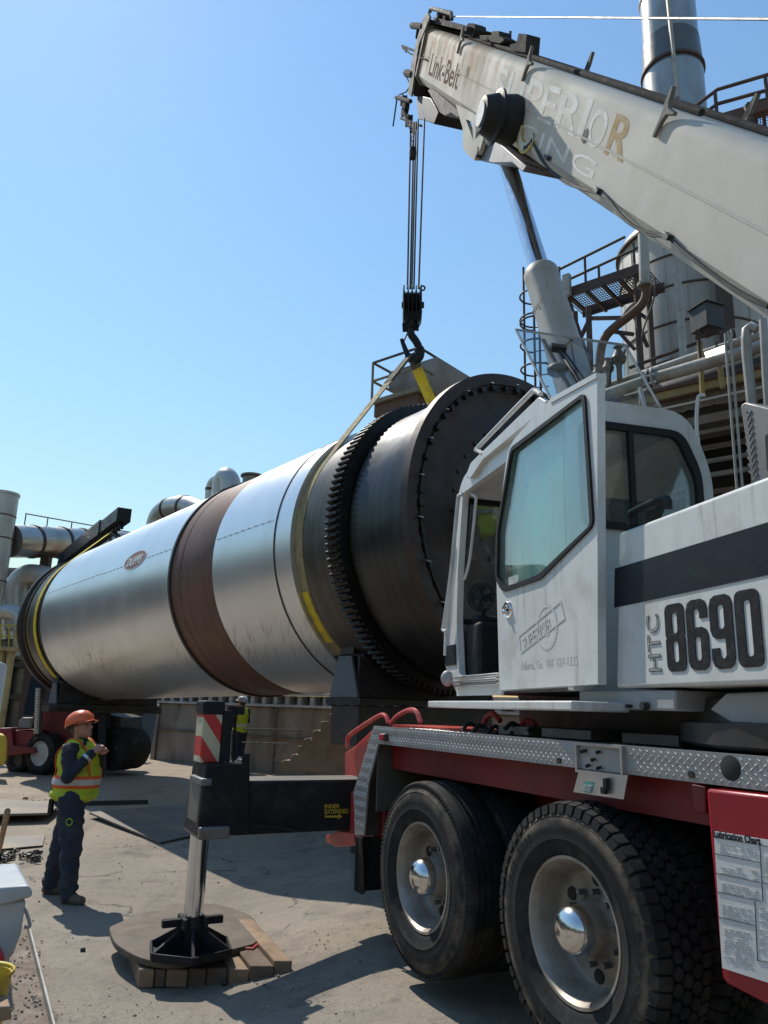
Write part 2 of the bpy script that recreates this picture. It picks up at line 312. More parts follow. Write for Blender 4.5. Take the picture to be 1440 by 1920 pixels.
# ================================================================== ground
def axis_coords(a, b, fine, far):
    c = list(np.arange(a, b+1e-6, fine)); s = fine; x = b; L = []
    while x < far: s *= 1.6; x += s; L.append(x)
    R = []; s = fine; x = a
    while x > -far: s *= 1.6; x -= s; R.append(x)
    return R[::-1] + c + L
gx = axis_coords(-8, 8, .25, 1600); gy = axis_coords(0, 26, .25, 1600)
V = []; Fc = []
for y in gy:
    for x in gx:
        V.append((x, y, gz(x, y) + (.012*mnoise.noise((x*.8, y*.8, 0)) if abs(x) < 20 and y < 40 else 0)))
nx = len(gx)
for j in range(len(gy)-1):
    for i in range(nx-1): Fc.append((j*nx+i, j*nx+i+1, (j+1)*nx+i+1, (j+1)*nx+i))
def ground_mat():
    m = bpy.data.materials.new('worn_yard_concrete'); m.use_nodes = True; N = m.node_tree.nodes; L = m.node_tree.links; b = N['Principled BSDF']
    tc = N.new('ShaderNodeTexCoord'); P = tc.outputs['Object']
    def noi(sc, d=6, r=.6, v=P):
        n = N.new('ShaderNodeTexNoise'); n.inputs['Scale'].default_value = sc; n.inputs['Detail'].default_value = d; n.inputs['Roughness'].default_value = r; L.new(v, n.inputs['Vector']); return n
    def ramp(v, lo, hi, a=0, c=1):
        r = N.new('ShaderNodeMapRange'); r.inputs[1].default_value = lo; r.inputs[2].default_value = hi; r.inputs[3].default_value = a; r.inputs[4].default_value = c; L.new(v, r.inputs[0]); return r.outputs[0]
    def mix(f, a, c):
        x = N.new('ShaderNodeMix'); x.data_type = 'RGBA'; L.new(f, x.inputs[0])
        for i, q in ((6, a), (7, c)):
            if isinstance(q, tuple): x.inputs[i].default_value = (*q, 1)
            else: L.new(q, x.inputs[i])
        return x.outputs[2]
    def math_(op, a, c):
        x = N.new('ShaderNodeMath'); x.operation = op
        for i, q in enumerate((a, c)):
            if isinstance(q, (int, float)): x.inputs[i].default_value = q
            else: L.new(q, x.inputs[i])
        return x.outputs[0]
    c = mix(ramp(noi(.55, 8, .6).outputs[0], .38, .62), (.20, .168, .13), (.30, .252, .195))
    c = mix(ramp(noi(2.3, 8, .7).outputs[0], .48, .72, 0, .75), c, (.105, .090, .074))
    c = mix(ramp(noi(38, 4, .8).outputs[0], .52, .75, 0, .5), c, (.29, .265, .23))
    c = mix(ramp(noi(7, 6, .75).outputs[0], .62, .72, 0, .55), c, (.36, .34, .31))        # chalky scuffs
    c = mix(ramp(noi(1.3, 7, .75).outputs[0], .57, .68, 0, .85), c, (.065, .056, .048))       # oil stains
    sx = N.new('ShaderNodeSeparateXYZ'); L.new(P, sx.inputs[0])
    far = ramp(math_('ADD', sx.outputs[1], math_('MULTIPLY', noi(.9, 6).outputs[0], 6.0)), 13.0, 18.0)
    c = mix(far, c, (.36, .265, .17))                                                     # tan dust by the wall
    lft = ramp(math_('ADD', math_('MULTIPLY', sx.outputs[0], -1.0), math_('MULTIPLY', noi(2.2, 6).outputs[0], 2.4)), 4.2, 5.0, 0, .85)
    c = mix(lft, c, (.30, .24, .175))
    mpt = N.new('ShaderNodeMapping'); mpt.inputs['Rotation'].default_value = (0, 0, radians(-26)); mpt.inputs['Scale'].default_value = (2.6, .16, 1); L.new(P, mpt.inputs[0])
    c = mix(ramp(noi(1.0, 6, .6, mpt.outputs[0]).outputs[0], .54, .66, 0, .45), c, (.095, .082, .068))   # tyre marks
    c = mix(ramp(noi(85, 4, .85).outputs[0], .50, .63, 0, .75), c, (.085, .074, .062))
    c = mix(ramp(noi(140, 3, .8, P).outputs[0], .55, .65, 0, .6), c, (.36, .32, .27))                    # grit
    c = mix(ramp(noi(11, 8, .82).outputs[0], .52, .66, 0, .65), c, (.115, .097, .08))
    # cracks
    dn = noi(1.4, 6, .65); vm = N.new('ShaderNodeVectorMath'); vm.operation = 'MULTIPLY_ADD'
    L.new(dn.outputs['Color'], vm.inputs[0]); vm.inputs[1].default_value = (.9, .9, 0); L.new(P, vm.inputs[2])
    vo = N.new('ShaderNodeTexVoronoi'); vo.feature = 'DISTANCE_TO_EDGE'; vo.inputs['Scale'].default_value = .42; L.new(vm.outputs[0], vo.inputs['Vector'])
    ck = math_('MULTIPLY', ramp(vo.outputs['Distance'], .0, .006, .85, 0), ramp(noi(1.7, 6, .7).outputs[0], .48, .60))
    c = mix(ck, c, (.03, .027, .024))
    L.new(c, b.inputs['Base Color']); b.inputs['Roughness'].default_value = .88
    L.new(ramp(noi(1.1, 5).outputs[0], .35, .65, .75, .93), b.inputs['Roughness'])
    bp = N.new('ShaderNodeBump'); bp.inputs['Strength'].default_value = .6; bp.inputs['Distance'].default_value = .014
    h = math_('SUBTRACT', math_('ADD', noi(26, 6, .75).outputs[0], math_('MULTIPLY', noi(4, 5, .6).outputs[0], 1.2)), math_('MULTIPLY', ck, 2.0))
    L.new(h, bp.inputs['Height']); L.new(bp.outputs[0], b.inputs['Normal']); return m
mb = MB(); mb.add(V, Fc)
tag(mb.build('ground', ground_mat()), kind='structure')

# ================================================================== mobile crane
hub0 = CA(4.3895, 2.42, 0)
crane = thing('mobile_crane', 'large white and red mobile crane numbered 8690 with raised boom', 'mobile crane', tuple(CA(3.2, 3.7, 0.03)))
XS = -SU.d                                         # reading direction on the crane's left side
# ---- boom
def boom_stain(m):
    """brown weathering worn into the paint towards the boom's tip"""
    N = m.node_tree.nodes; L = m.node_tree.links; b = N['Principled BSDF']; tc = N.new('ShaderNodeTexCoord')
    e = radians(48.7); bdv = SU.d*cos(e)+UP*sin(e); bpv = -SU.d*sin(e)+UP*cos(e); o0 = SU(4.6, 0, 5.975)-A3(*crane.location)
    def dotp(v):
        x = N.new('ShaderNodeVectorMath'); x.operation = 'DOT_PRODUCT'; x.inputs[1].default_value = tuple(v); L.new(tc.outputs['Object'], x.inputs[0]); y = N.new('ShaderNodeMath'); y.operation = 'SUBTRACT'; L.new(x.outputs['Value'], y.inputs[0]); y.inputs[1].default_value = float(v@o0); return y.outputs[0]
    u, w = dotp(bdv), dotp(bpv); cb = N.new('ShaderNodeCombineXYZ'); L.new(u, cb.inputs[0]); L.new(w, cb.inputs[1])
    mp = N.new('ShaderNodeMapping'); mp.inputs['Scale'].default_value = (3.2, .8, 1); L.new(cb.outputs[0], mp.inputs[0])
    n = N.new('ShaderNodeTexNoise'); n.inputs['Scale'].default_value = 1.3; n.inputs['Detail'].default_value = 8; n.inputs['Roughness'].default_value = .62; L.new(mp.outputs[0], n.inputs['Vector'])
    def mr(v, a, c, lo=0, hi=1):
        r = N.new('ShaderNodeMapRange'); r.inputs[1].default_value = a; r.inputs[2].default_value = c; r.inputs[3].default_value = lo; r.inputs[4].default_value = hi; L.new(v, r.inputs[0]); return r.outputs[0]
    def mu(a, c):
        x = N.new('ShaderNodeMath'); x.operation = 'MULTIPLY'; L.new(a, x.inputs[0]); L.new(c, x.inputs[1]); return x.outputs[0]
    f = mu(mu(mr(n.outputs[0], .36, .56), mr(u, 2.2, 4.6, .0, 1)), mr(w, -.28, .10, .1, .9))
    src = b.inputs['Base Color'].links[0].from_socket; x = N.new('ShaderNodeMix'); x.data_type = 'RGBA'; L.new(f, x.inputs[0]); L.new(src, x.inputs[6]); x.inputs[7].default_value = (.20, .12, .055, 1); L.new(x.outputs[2], b.inputs['Base Color'])
boom_stain(K['boom'])
EL = radians(48.7)
B0 = SU(4.6, 0, 5.975); bd = SU.d*cos(EL) + UP*sin(EL); bp_ = -SU.d*sin(EL) + UP*cos(EL)
def BP(u, w, k): return B0 + bd*u + bp_*w + SU.n*k
def bu(x, y, k=2.8):
    q = SU.U(x, y, k) - B0; return float(q@bd), float(q@bp_)
KL, KR, HB = 2.80, 3.42, .385
sec = []
cr = .11
for t in range(7):
    a = pi/2*t/6; sec.append((HB-cr+cr*sin(a), KL+cr-cr*cos(a)))
for t in range(7):
    a = pi/2*t/6; sec.append((HB-cr+cr*cos(a), KR-cr+cr*sin(a)))
sec += [(-HB+.10, KR), (-HB, KR-.09), (-HB, KL+.09), (-HB+.10, KL)]
UE = 7.45
mb = MB(); mb.rings([[BP(u, w, k) for w, k in sec] for u in np.linspace(-5.2, UE, 14)])
boom = mb.build('boom', K['boom'], crane, ang=30)
mb = MB(); mb.tube([BP(-5.2, .0, KL-.001), BP(7.9, .005, KL-.002)], .009, 6)
mb.build('weld_seam', K['boom'], boom)
# collar at the end of the boom
mb = MB()
for u0, u1, e in ((UE, UE+.10, .035),):
    o = [BP(u0, w*(1+e/HB), (k-3.11)*(1+e/.31)+3.11) for w, k in sec]; o2 = [p+bd*(u1-u0) for p in o]; mb.rings([o, o2])
mb.build('end_collar', K['guide'], boom, bevel=.008)
# head frame: side plates standing proud of the collar
mb = MB()
pl = [bu(*q) for q in ((806, 24), (811, 33), (790, 85), (783, 130), (776, 182), (770, 176), (775, 125), (786, 78), (797, 38))]
for k in (2.755, 3.44): mb.prism([BP(u, w, k) for u, w in pl], SU.n*.03)
mb.build('head_plate', K['guide'], boom)
mb = MB()                                          # dark box between the plates
mb.prism([BP(u, w, 2.80) for u, w in [bu(*q) for q in ((798, 40), (806, 36), (780, 150), (776, 180), (772, 165), (778, 120))]], SU.n*.6)
mb.build('head_box', K['headdark'], boom)
mb = MB()                                          # lower lip under the head
mb.prism([BP(u, w, 2.84) for u, w in [bu(*q) for q in ((797, 168), (820, 210), (829, 216), (840, 210), (852, 219), (858, 211), (850, 203), (805, 165))]], SU.n*.54)
mb.build('lower_lip', K['guide'], boom, bevel=.006)
mb = MB()                                          # black sheave housing
mb.prism([BP(u, w, 2.86) for u, w in [bu(*q) for q in ((773, 176), (800, 182), (815, 208), (806, 231), (797, 227), (778, 222), (775, 200))]], SU.n*.5)
mb.build('sheave_housing', K['black'], boom, bevel=.01)
def hp(x, y, k=2.9): return SU.U(x, y, k)
for i, (x, y, r) in enumerate(((765, 205, .15), (772, 228, .11), (762, 190, .10))):
    mb = MB(); c = hp(x, y, 3.0); mb.lathe([(-.10, r*.6), (-.09, r), (-.05, r*.85), (-.01, r), (.0, r*.6)], c, SU.n, 20, caps=True)
    mb.build('head_sheave', K['headdark'], boom)
mb = MB()
for a, b, r in (((743, 183), (770, 190), .035), ((744, 187), (737, 237), .014), ((752, 222), (790, 236), .02), ((755, 205), (776, 250), .03), ((748, 178), (762, 172), .012), ((762, 172), (768, 163), .012), ((766, 235), (782, 240), .03)):
    mb.tube([hp(*a), hp(*b)], r, 8)
mb.build('head_fittings', K['headdark'], boom)
mb = MB()
for a, b, r in (((754, 86), (786, 99), .018), ((755, 90), (762, 98), .012), ((757, 88), (768, 100), .012), ((768, 100), (800, 112), .012), ((773, 48), (793, 50), .05), ((785, 50), (782, 72), .03), ((762, 137), (774, 140), .06), ((761, 143), (769, 157), .010), ((769, 157), (775, 160), .010)):
    mb.tube([hp(*a, 2.78), hp(*b, 2.78)], r, 8)
mb.build('head_spike', K['headdark'], boom)
# guard and rope sheaves on the top
mb = MB(); g = [hp(*q, 2.95) for q in ((806, 22), (809, 16), (846, 25), (847, 36))]; mb.tube(g, .03, 8)
g = [hp(*q, 3.2) for q in ((806, 22), (809, 16), (846, 25), (847, 36))]; mb.tube(g, .03, 8)
mb.build('rope_guard', K['guide'], boom)
for x, y in ((825, 30), (838, 33)):
    mb = MB(); mb.lathe([(-.05, .05), (-.04, .09), (0, .06), (.04, .09), (.05, .05)], hp(x, y, 3.05), SU.n, 16, caps=True); mb.build('rope_roller', K['headdark'], boom)
mb = MB()
mb.prism([BP(*bu(*q), 2.86) for q in ((805, 30), (868, 47), (866, 56), (806, 42))], SU.n*.5)
mb.build('top_plate', K['headdark'], boom)
mb = MB()
for pts in (((866, 50), (878, 47), (884, 43), (890, 46), (891, 55), (886, 70), (870, 66)),
            ((898, 66), (921, 66), (922, 58), (936, 58), (936, 66), (946, 72), (944, 78), (936, 82), (900, 74)),
            ((955, 84), (968, 80), (972, 62), (988, 64), (985, 100), (960, 95))):
    mb.prism([BP(*bu(*q, 2.95), 2.95) for q in pts], SU.n*.16)
mb.build('top_latch', K['headdark'], boom, bevel=.008)
mb = MB()
mb.tube([BP(u, HB+.03, 3.0) for u in np.linspace(5.6, -1.0, 9)], .025, 8); mb.tube([BP(u, HB+.03, 3.2) for u in np.linspace(6.6, -2.0, 9)], .025, 8)
mb.build('top_hose', K['headdark'], boom)
# rope guide brackets along the top edge
shape = [(-.03, .66), (.02, .66), (.06, .50), (.11, .45), (.30, .43), (.30, .395), (.10, .37), (.05, .30), (.0, .12), (-.05, .12), (-.06, .16), (-.03, .33), (-.05, .5)]
for x, y in ((862, 70), (986, 118), (1238, 218)):
    u, w = bu(x, y, 2.76); mb = MB(); mb.prism([BP(u-a*.5, HB+(w_-.43)*.58, 2.765) for a, w_ in shape], SU.n*.03)
    mb.build('rope_guide', K['guide'], boom, bevel=.005)
sh2 = [(-.03, .68), (.01, .68), (.03, .52), (-.10, .42), (-.34, .41), (-.34, .38), (0.05, .38)]
for x, y in ((950, 80), (1100, 128), (1396, 228)):
    u, w = bu(x, y, 3.3); mb = MB(); mb.prism([BP(u+a*.6, HB+(w_-.40)*.75, 3.3) for a, w_ in [(-a, b) for a, b in sh2]], SU.n*.03); mb.build('rope_guide', K['guide'], boom)
# lug that holds the lift cylinder
lug = [[bu(*q, 2.76) for q in ((857, 196), (870, 240), (871, 279), (880, 291), (892, 301), (903, 282), (915, 240), (912, 226), (885, 210))]]
lug.append([bu(*q, 2.76) for q in ((876, 224), (888, 229), (891, 266))]); lug.append([bu(*q, 2.76) for q in ((896, 236), (903, 242), (902, 254), (894, 262))])
mb = MB(); mb.plate([[(a[0], a[1]) for a in l] for l in lug], BP(0, 0, 2.765), bd, bp_, .05)
mb.plate([[(a[0], a[1]) for a in l] for l in lug], BP(0, 0, 3.45), bd, bp_, .05)
mb.build('cylinder_lug', K['boom'], boom)
mb = MB()
mb.prism([BP(*bu(*q, 2.80), 2.80) for q in ((893, 300), (904, 270), (912, 240), (930, 262), (962, 290), (987, 311), (980, 322), (975, 319), (960, 305), (925, 306))], SU.n*.60)
mb.build('lug_box', K['steel'], boom, bevel=.01)
mb = MB(); mb.cyl(SU.U(892, 285, 2.73), SU.U(892, 285, 2.73)+SU.n*.8, .06, n=14); mb.build('lug_pin', K['darksteel'], boom)
# black hose reel on the side and the angle dial behind it
rc = SU.U(966, 228, 2.79)
mb = MB(); mb.lathe([(0, .10), (0, .235), (-.05, .245), (-.19, .215), (-.20, .265), (-.225, .265), (-.24, .22), (-.37, .17), (-.38, .11), (-.38, 0.001)], rc, SU.n, 36)
reel = mb.build('hose_reel', K['plastic'], boom)
mb = MB(); mb.lathe([(-.383, .001), (-.385, .12), (-.375, .125)], rc, SU.n, 28); mb.build('reel_cap', K['grey'], reel)
dc = SU.U(996, 222, 2.79); us, ws = (dc-B0)@bd, (dc-B0)@bp_
for r0, r1, m_, th in ((.20, .315, 'yellow', .012), (.215, .285, 'white', .018)):
    a = np.linspace(radians(205), radians(330), 22)
    o = [(-r1*cos(t), r1*sin(t)) for t in a] + [(-r0*cos(t), r0*sin(t)) for t in a[::-1]]
    mb = MB(); mb.plate([o], BP(us, ws, KL-.01), bd, bp_, th); mb.build('angle_dial', K[m_], boom)
mb = MB()
for t in np.linspace(radians(285), radians(322), 5): mb.box(BP(us, ws, KL-.021) + bd*(-.265*cos(t)) + bp_*.265*sin(t), (.035, .035, .004), (bd, bp_, SU.n))
mb.build('dial_mark', K['print'], boom)
# dark round openings in the side
for x, y in ((877, 134), (1098, 255)):
    mb = MB(); mb.lathe([(-.004, .001), (-.004, .055), (.01, .06)], SU.U(x, y, KL), SU.n, 22); mb.build('lightening_hole', K['dark'], boom)
# hoses clipped along the lower side
for dy in (0, 5):
    pts = bez([SU.U(x, y+dy*(.4+.6*(i % 2)), KL-.02) for i, (x, y) in enumerate(((1000, 268), (1015, 295), (1032, 318), (1060, 338), (1090, 352), (1121, 358), (1140, 372), (1165, 402), (1190, 424), (1220, 436), (1252, 443), (1280, 468), (1330, 508), (1385, 545), (1440, 574)))], 4)
    mb = MB(); mb.tube(pts, .010, 6); mb.build('boom_hose', K['plastic'], boom)
for x, y in ((1121, 357), (1252, 443), (1027, 296)):
    mb = MB(); mb.box(SU.U(x, y, KL-.02), (.09, .035, .05), (bd, bp_, SU.n)); mb.build('hose_clip', K['darksteel'], boom, bevel=.004)
# lettering
K['ghost'] = mat('weathered_letter_ghost', (.76, .75, .72), .8, 0, (.58, .56, .51), 7, .8, spec=.05, dirt=(.46, .40, .31), dscale=5, damt=.7)
K['tanletter'] = mat('tan_peeled_letter', (.40, .28, .13), .8, 0, (.44, .35, .22), 12, .7, spec=.05, dirt=(.55, .52, .47), dscale=9, damt=.6)
K['brownletter'] = mat('brown_letter_ghost', (.10, .055, .04), .85, 0, (.15, .09, .065), 12, .6, spec=.03, dirt=(.34, .27, .2), dscale=16, damt=.3)
def btext(t, x, y, size, m_, xs=1, off=0, name='lettering', k=KL-.004, spacing=1.0, shear=0):
    mb = MB(); mb.text(t, SU.U(x, y, k), -bd, bp_, size, .003, off, xs, spacing, shear=shear)
    return mb.build(name, K[m_], boom, smooth=False)
def bfit(t, q0, q1, qt, m_, off=0, shear=0, name='lettering', k=KL-.0015):
    """text whose baseline runs between two points of the boom side, cap height up to a third"""
    a, b, c = (np.array(bu(*q, k)) for q in (q0, q1, qt)); hgt = c[1]-a[1]; X = -bd*(a[0]-b[0]) + bp_*(b[1]-a[1]); ln = np.linalg.norm(X)
    mb = MB(); mb.text(t, BP(a[0], a[1], k), nrm(X), bp_, hgt/.70, .001, off, 1.0, shear=shear)
    xs_ = [(A3(*v)-BP(a[0], a[1], k))@nrm(X) for v in mb.v]; w = max(xs_); x = nrm(X)
    mb.v = [tuple(A3(*v) + x*((A3(*v)-BP(a[0], a[1], k))@x)*(ln/w-1)) for v in mb.v]
    return mb.build(name, K[m_], boom, smooth=False)
bfit('Link-Belt', (802, 139), (856, 168), (808, 97), 'brownletter', .004)
bfit('SUPERI', (922, 181), (1090, 262), (934, 124), 'ghost', .006)
bfit('O', (1094, 264), (1124, 282), (1103, 192), 'ghost', .004)
bfit('R', (1128, 284), (1168, 304), (1138, 204), 'tanletter', .006)
bfit('RIGGING', (906, 216), (1110, 338), (910, 190), 'ghost', .0)
# bleached sheet lines of the old emblem round the lettering
K['boomshade'] = mat('shade_greyed_boom_paint', (.40, .39, .355), .55, 0, (.34, .33, .29), 2.5, .7, dirt=(.26, .22, .17), damt=.5)  # boom paint greyed to stand for the shade on the barrel
runmarks(K['boomshade'])
# ---- lift cylinder
ct, cb = SU.U(944, 284, 3.11), SU.U(1094, 775, 3.11); cdv = nrm(cb-ct)
bt = SU.U(1017, 506, 3.11); bt = ct + cdv*((bt-ct)@cdv)
mb = MB(); mb.lathe([(0, .164), (.02, .172), (.10, .172), (.13, .168), (3.4, .168)], bt, cdv, 36, caps=True); barrel = mb.build('lift_cylinder', K['boomshade'], crane)
mb = MB(); mb.cyl(ct-cdv*.1, bt+cdv*.05, .100, n=32); mb.build('piston_rod', K['rod'], barrel)
mb = MB(); mb.cyl(bt-cdv*.012, bt+cdv*.004, .118, n=32); mb.build('rod_seal', K['darksteel'], barrel)
q = SU.U(1050, 640, 2.89); mb = MB(); mb.tube(bez([SU.U(1070, 642, 2.88), SU.U(1076, 680, 2.88), SU.U(1085, 730, 2.88)], 4), .012, 6); mb.box(SU.U(1066, 640, 2.885), (.12, .03, .03), (SU.d, SU.n, UP)); mb.build('hydraulic_hose', K['plastic'], barrel)
mb = MB(); mb.text('121213-10', bt + cdv*.62 - SU.n*.171 + SU.d*.09, nrm(-SU.d*.9 + UP*.2), cdv*-1, .07, .002); mb.build('chalk_number', K['rust'], barrel, smooth=False)

# ---- cab
def cs(x, y, k=1.98):
    p = SU.U(x, y, k); return (float(p@SU.d), float(p[2]))
ZF, ZR, S0, SF, KC0, KC1 = 1.735, 3.365, 3.70, 5.42, 1.98, 2.86
out = [(S0, ZF+.02), (5.40, ZF-.0), cs(833, 1253), cs(838, 1180), cs(853, 1075), cs(869, 900), cs(876, 884), cs(892, 868), (S0, ZR)]
out = [out[0], out[1], (5.66, 1.93), (5.64, 2.22), (5.55, 2.60), (5.40, 3.24), (5.31, 3.33), (5.20, ZR), (S0, ZR)]
hole = [(5.30, 3.22), (4.40, 3.22), (4.40, 1.86), (5.36, 1.86), (5.42, 2.25), (5.40, 2.65)]
def side(outl, hol, k, th=.05):
    mb = MB(); mb.plate([[(-a, b) for a, b in rounded(outl, .05)]] + [[(-a, b) for a, b in rounded(h, .05)] for h in hol], SU(0, k, 0), XS, UP, th); return mb
cab = side(out, [hole], KC0).build('cab', K['white'], crane, bevel=.006)
side([(S0, ZF+.02), (5.40, ZF), (5.66, 1.93), (5.64, 2.22), (5.55, 2.60), (5.45, 3.02), (S0, 3.02)], [[(5.40, 2.97), (3.85, 2.97), (3.85, 2.45), (5.45, 2.45)]], KC1).build('far_side_panel', K['white'], cab)
mb = MB(); mb.box(SU(4.55, (KC0+KC1)/2, 2.8), (.001, .001, .001))
mb = MB(); mb.prism([SU(a, KC0+.027, b) for a, b in ((5.40, 3.24), (5.31, 3.335), (5.20, ZR), (S0+.1, ZR+.005), (S0, ZR-.06), (S0, ZR-.10), (5.2, ZR-.07), (5.36, 3.20))], SU.n*(KC1-KC0-.13))
mb.prism([SU(S0, KC1-.105, ZR-.005), SU(S0, KC1+.028, 3.0), SU(S0, KC1-.005, 3.0), SU(S0, KC1-.125, ZR-.04)], SU.d*1.5)
mb.build('cab_roof', K['white'], cab, bevel=.02, bseg=3)
mb = MB(); mb.prism([SU(a, KC0+.03, b) for a, b in ((S0, ZF), (5.40, ZF), (5.62, 1.95), (5.62, 2.2), (5.55, 2.2), (5.5, 1.86), (S0, 1.84))], SU.n*(KC1-KC0-.06)); mb.build('cab_floor', K['greyplastic'], cab)
# front window and its gasket
fw = [(5.60, 2.28), (5.545, 2.60), (5.405, 3.19)]
mb = MB(); mb.rings([[SU(a, KC0+.06, b), SU(a, KC1-.06, b)] for a, b in fw], caps=False); mb.build('front_window', K['clearglass'], cab)
mb = MB()
for k in (KC0+.055, KC1-.055): mb.tube([SU(a, k, b) for a, b in fw], .022, 8)
for a, b in (fw[0], fw[2]): mb.bar(SU(a, KC0+.04, b), SU(a, KC1-.04, b), .04, .04)
mb.build('front_gasket', K['plastic'], cab)
mb = MB(); mb.tube([SU(a, KC0-.03, b) for a, b in ((5.64, 2.02), (5.62, 2.28), (5.47, 2.85))], .02, 8); mb.build('corner_post', K['white'], cab)
# rear wall, its window, rounded shoulders
P0 = SU(S0, 0, 0)
ro = [(KC0-.02, ZF), (KC1+.03, ZF), (KC1+.03, 3.0), (KC1-.10, ZR), (KC0-.02, ZR)]
rw = [(KC0+.07, 2.62), (KC1-.06, 2.62), (KC1-.06, 2.98), (KC1-.17, 3.22), (KC0+.07, 3.22)]
mb = MB(); mb.plate([rounded(ro, [.02, .03, .1, .16, .06], 5), rounded(rw, .07)], P0, SU.n, UP, .06); mb.build('rear_wall', K['white'], cab, bevel=.012)
big = lambda p, e: [(x + (e if x > 2.4 else -e), y + (e if y > 2.9 else -e)) for x, y in p]
mb = MB(); mb.plate([rounded(big(rw, .012), .08), rounded(big(rw, -.028), .06)], P0-SU.d*.035, SU.n, UP, .03)
mb.box(SU(S0-.035, 2.36, 2.92), (.03, .03, .58), (SU.n, SU.d, UP)); mb.build('rear_window_gasket', K['plastic'], cab)
mb = MB(); mb.plate([rounded(big(rw, -.01), .06)], P0-SU.d*.01, SU.n, UP, .006); mb.build('rear_window', K['clearglass'], cab)
# sliding door, slid back
DO = [(3.26, 1.752), (3.26, 3.305), (4.05, 3.325), (4.50, 3.27), (4.57, 3.16), (4.60, 2.6), (4.545, 1.745)]
DO = [cs(x, y, 1.93) for x, y in ((1129, 1283), (1127, 700), (1040, 748), (968, 826), (957, 850), (935, 1022), (943, 1294))]
DH = [cs(x, y, 1.93) for x, y in ((1106, 738), (966, 842), (939, 1000), (938, 1085), (952, 1110), (1022, 1086), (1123, 986))]
mir = lambda p: [(-a, b) for a, b in p]
ctr = np.mean(DH, axis=0)
grow = lambda p, e: [tuple(np.array(q) + nrm(np.array(q)-ctr)*e) for q in p]
mb = MB(); mb.plate([rounded(mir(DO), [.0, .02, .05, .05, .05, .05, .02]), rounded(mir(DH), .045)], SU(0, 1.93, 0), XS, UP, .045)
door = mb.build('sliding_door', K['white'], crane, bevel=.006)
mb = MB(); mb.plate([rounded(mir(grow(DH, .004)), .045), rounded(mir(grow(DH, -.028)), .03)], SU(0, 1.905, 0), XS, UP, .022); mb.build('door_gasket', K['plastic'], door, bevel=.004)
mb = MB(); mb.plate([rounded(mir(grow(DH, -.01)), .04)], SU(0, 1.925, 0), XS, UP, .006); mb.build('door_window', K['glass'], door)
mb = MB(); mb.prism([SU(a, 1.90, b) for a, b in (DO[1], (DO[1][0], DO[1][1]-.03), (DO[2][0], DO[2][1]-.03), DO[2])], SU.n*.06); mb.build('door_top_rail', K['white'], door)
mb = MB(); h = SU.U(951, 1143, 1.90); mb.lathe([(-.003, .02), (-.008, .048), (-.003, .052), (.01, .054)], h, SU.n, 24)
mb.build('handle_ring', K['chrome'], door)
mb = MB(); mb.lathe([(-.002, .001), (-.002, .046)], h, SU.n, 20); mb.build('handle_dish', K['darksteel'], door)
mb = MB(); mb.bar(h+UP*.012-SU.n*.012+SU.d*.03, h+UP*.012-SU.n*.012-SU.d*.035, .02, .022); mb.ell(h-SU.n*.012-UP*.016, (.022, .012, .02)); mb.build('door_handle', K['chrome'], door, bevel=.004)
mb = MB(); p = [SU.U(x, y, 1.922) for x, y in ((953, 1083), (972, 1076), (972, 1088), (968, 1093), (954, 1097))]; mb.prism(p, SU.n*.002); mb.build('window_sticker', K['paper'], door)
def fitw(mb, P, x, ln):
    w = max((A3(*v)-P)@x for v in mb.v); mb.v = [tuple(A3(*v)+x*((A3(*v)-P)@x)*(ln/w-1)) for v in mb.v]
# faded emblem on the door
K['faded'] = mat('faded_print', (.515, .51, .485), .45, 0, (.56, .56, .54), 16, .8, dirt=(.57, .58, .57), dscale=14, damt=.4)
dpl = lambda x, y: SU.U(x, y, 1.9065)
gc = dpl(1025, 1176); gX, gY = XS, UP
def gear2(r, n, d):
    o = []
    for i in range(n*2):
        a = 2*pi*i/(n*2); rr = r + (d if i % 2 else 0); o += [(rr*cos(a-.4*pi/n), rr*sin(a-.4*pi/n)), (rr*cos(a+.4*pi/n), rr*sin(a+.4*pi/n))]
    return o
circ = lambda r, n=28: [(r*cos(2*pi*i/n), r*sin(2*pi*i/n)) for i in range(n)]
mb = MB(); mb.plate([gear2(.120, 30, .007), circ(.108)], gc, gX, gY, .002); mb.plate([circ(.048), circ(.036)], gc, gX, gY, .002); mb.build('faded_emblem', K['faded'], door, smooth=False)
sx = nrm(dpl(1074, 1130)-dpl(977, 1208)); sy = nrm(np.cross(-SU.n, sx)); 
if sy[2] < 0: sy = -sy
sl = np.linalg.norm(dpl(1074, 1130)-dpl(977, 1208))
mb = MB(); mb.plate([[(-.01, -.01), (sl, -.01), (sl-.02, .10), (-.01, .10)], [(.0, .0), (sl-.012, .0), (sl-.03, .09), (.0, .09)]], dpl(977, 1222)-SU.n*.001, sx, sy, .002)
mb.text('SUPERIOR', dpl(981, 1219)-SU.n*.002, sx, sy, .098, .001, .001, 1.0, 1.0); fitw(mb, dpl(981, 1219), sx, sl*.82); mb.build('faded_name', K['faded'], door, smooth=False)
mb = MB(); mb.text('Atlanta, Ga.  404  627-1335', dpl(976, 1256), XS, UP, .066, .001, 0, 1); fitw(mb, dpl(976, 1256), XS, np.linalg.norm(dpl(1083, 1250)-dpl(976, 1256))); mb.build('faded_address', K['faded'], door, smooth=False)
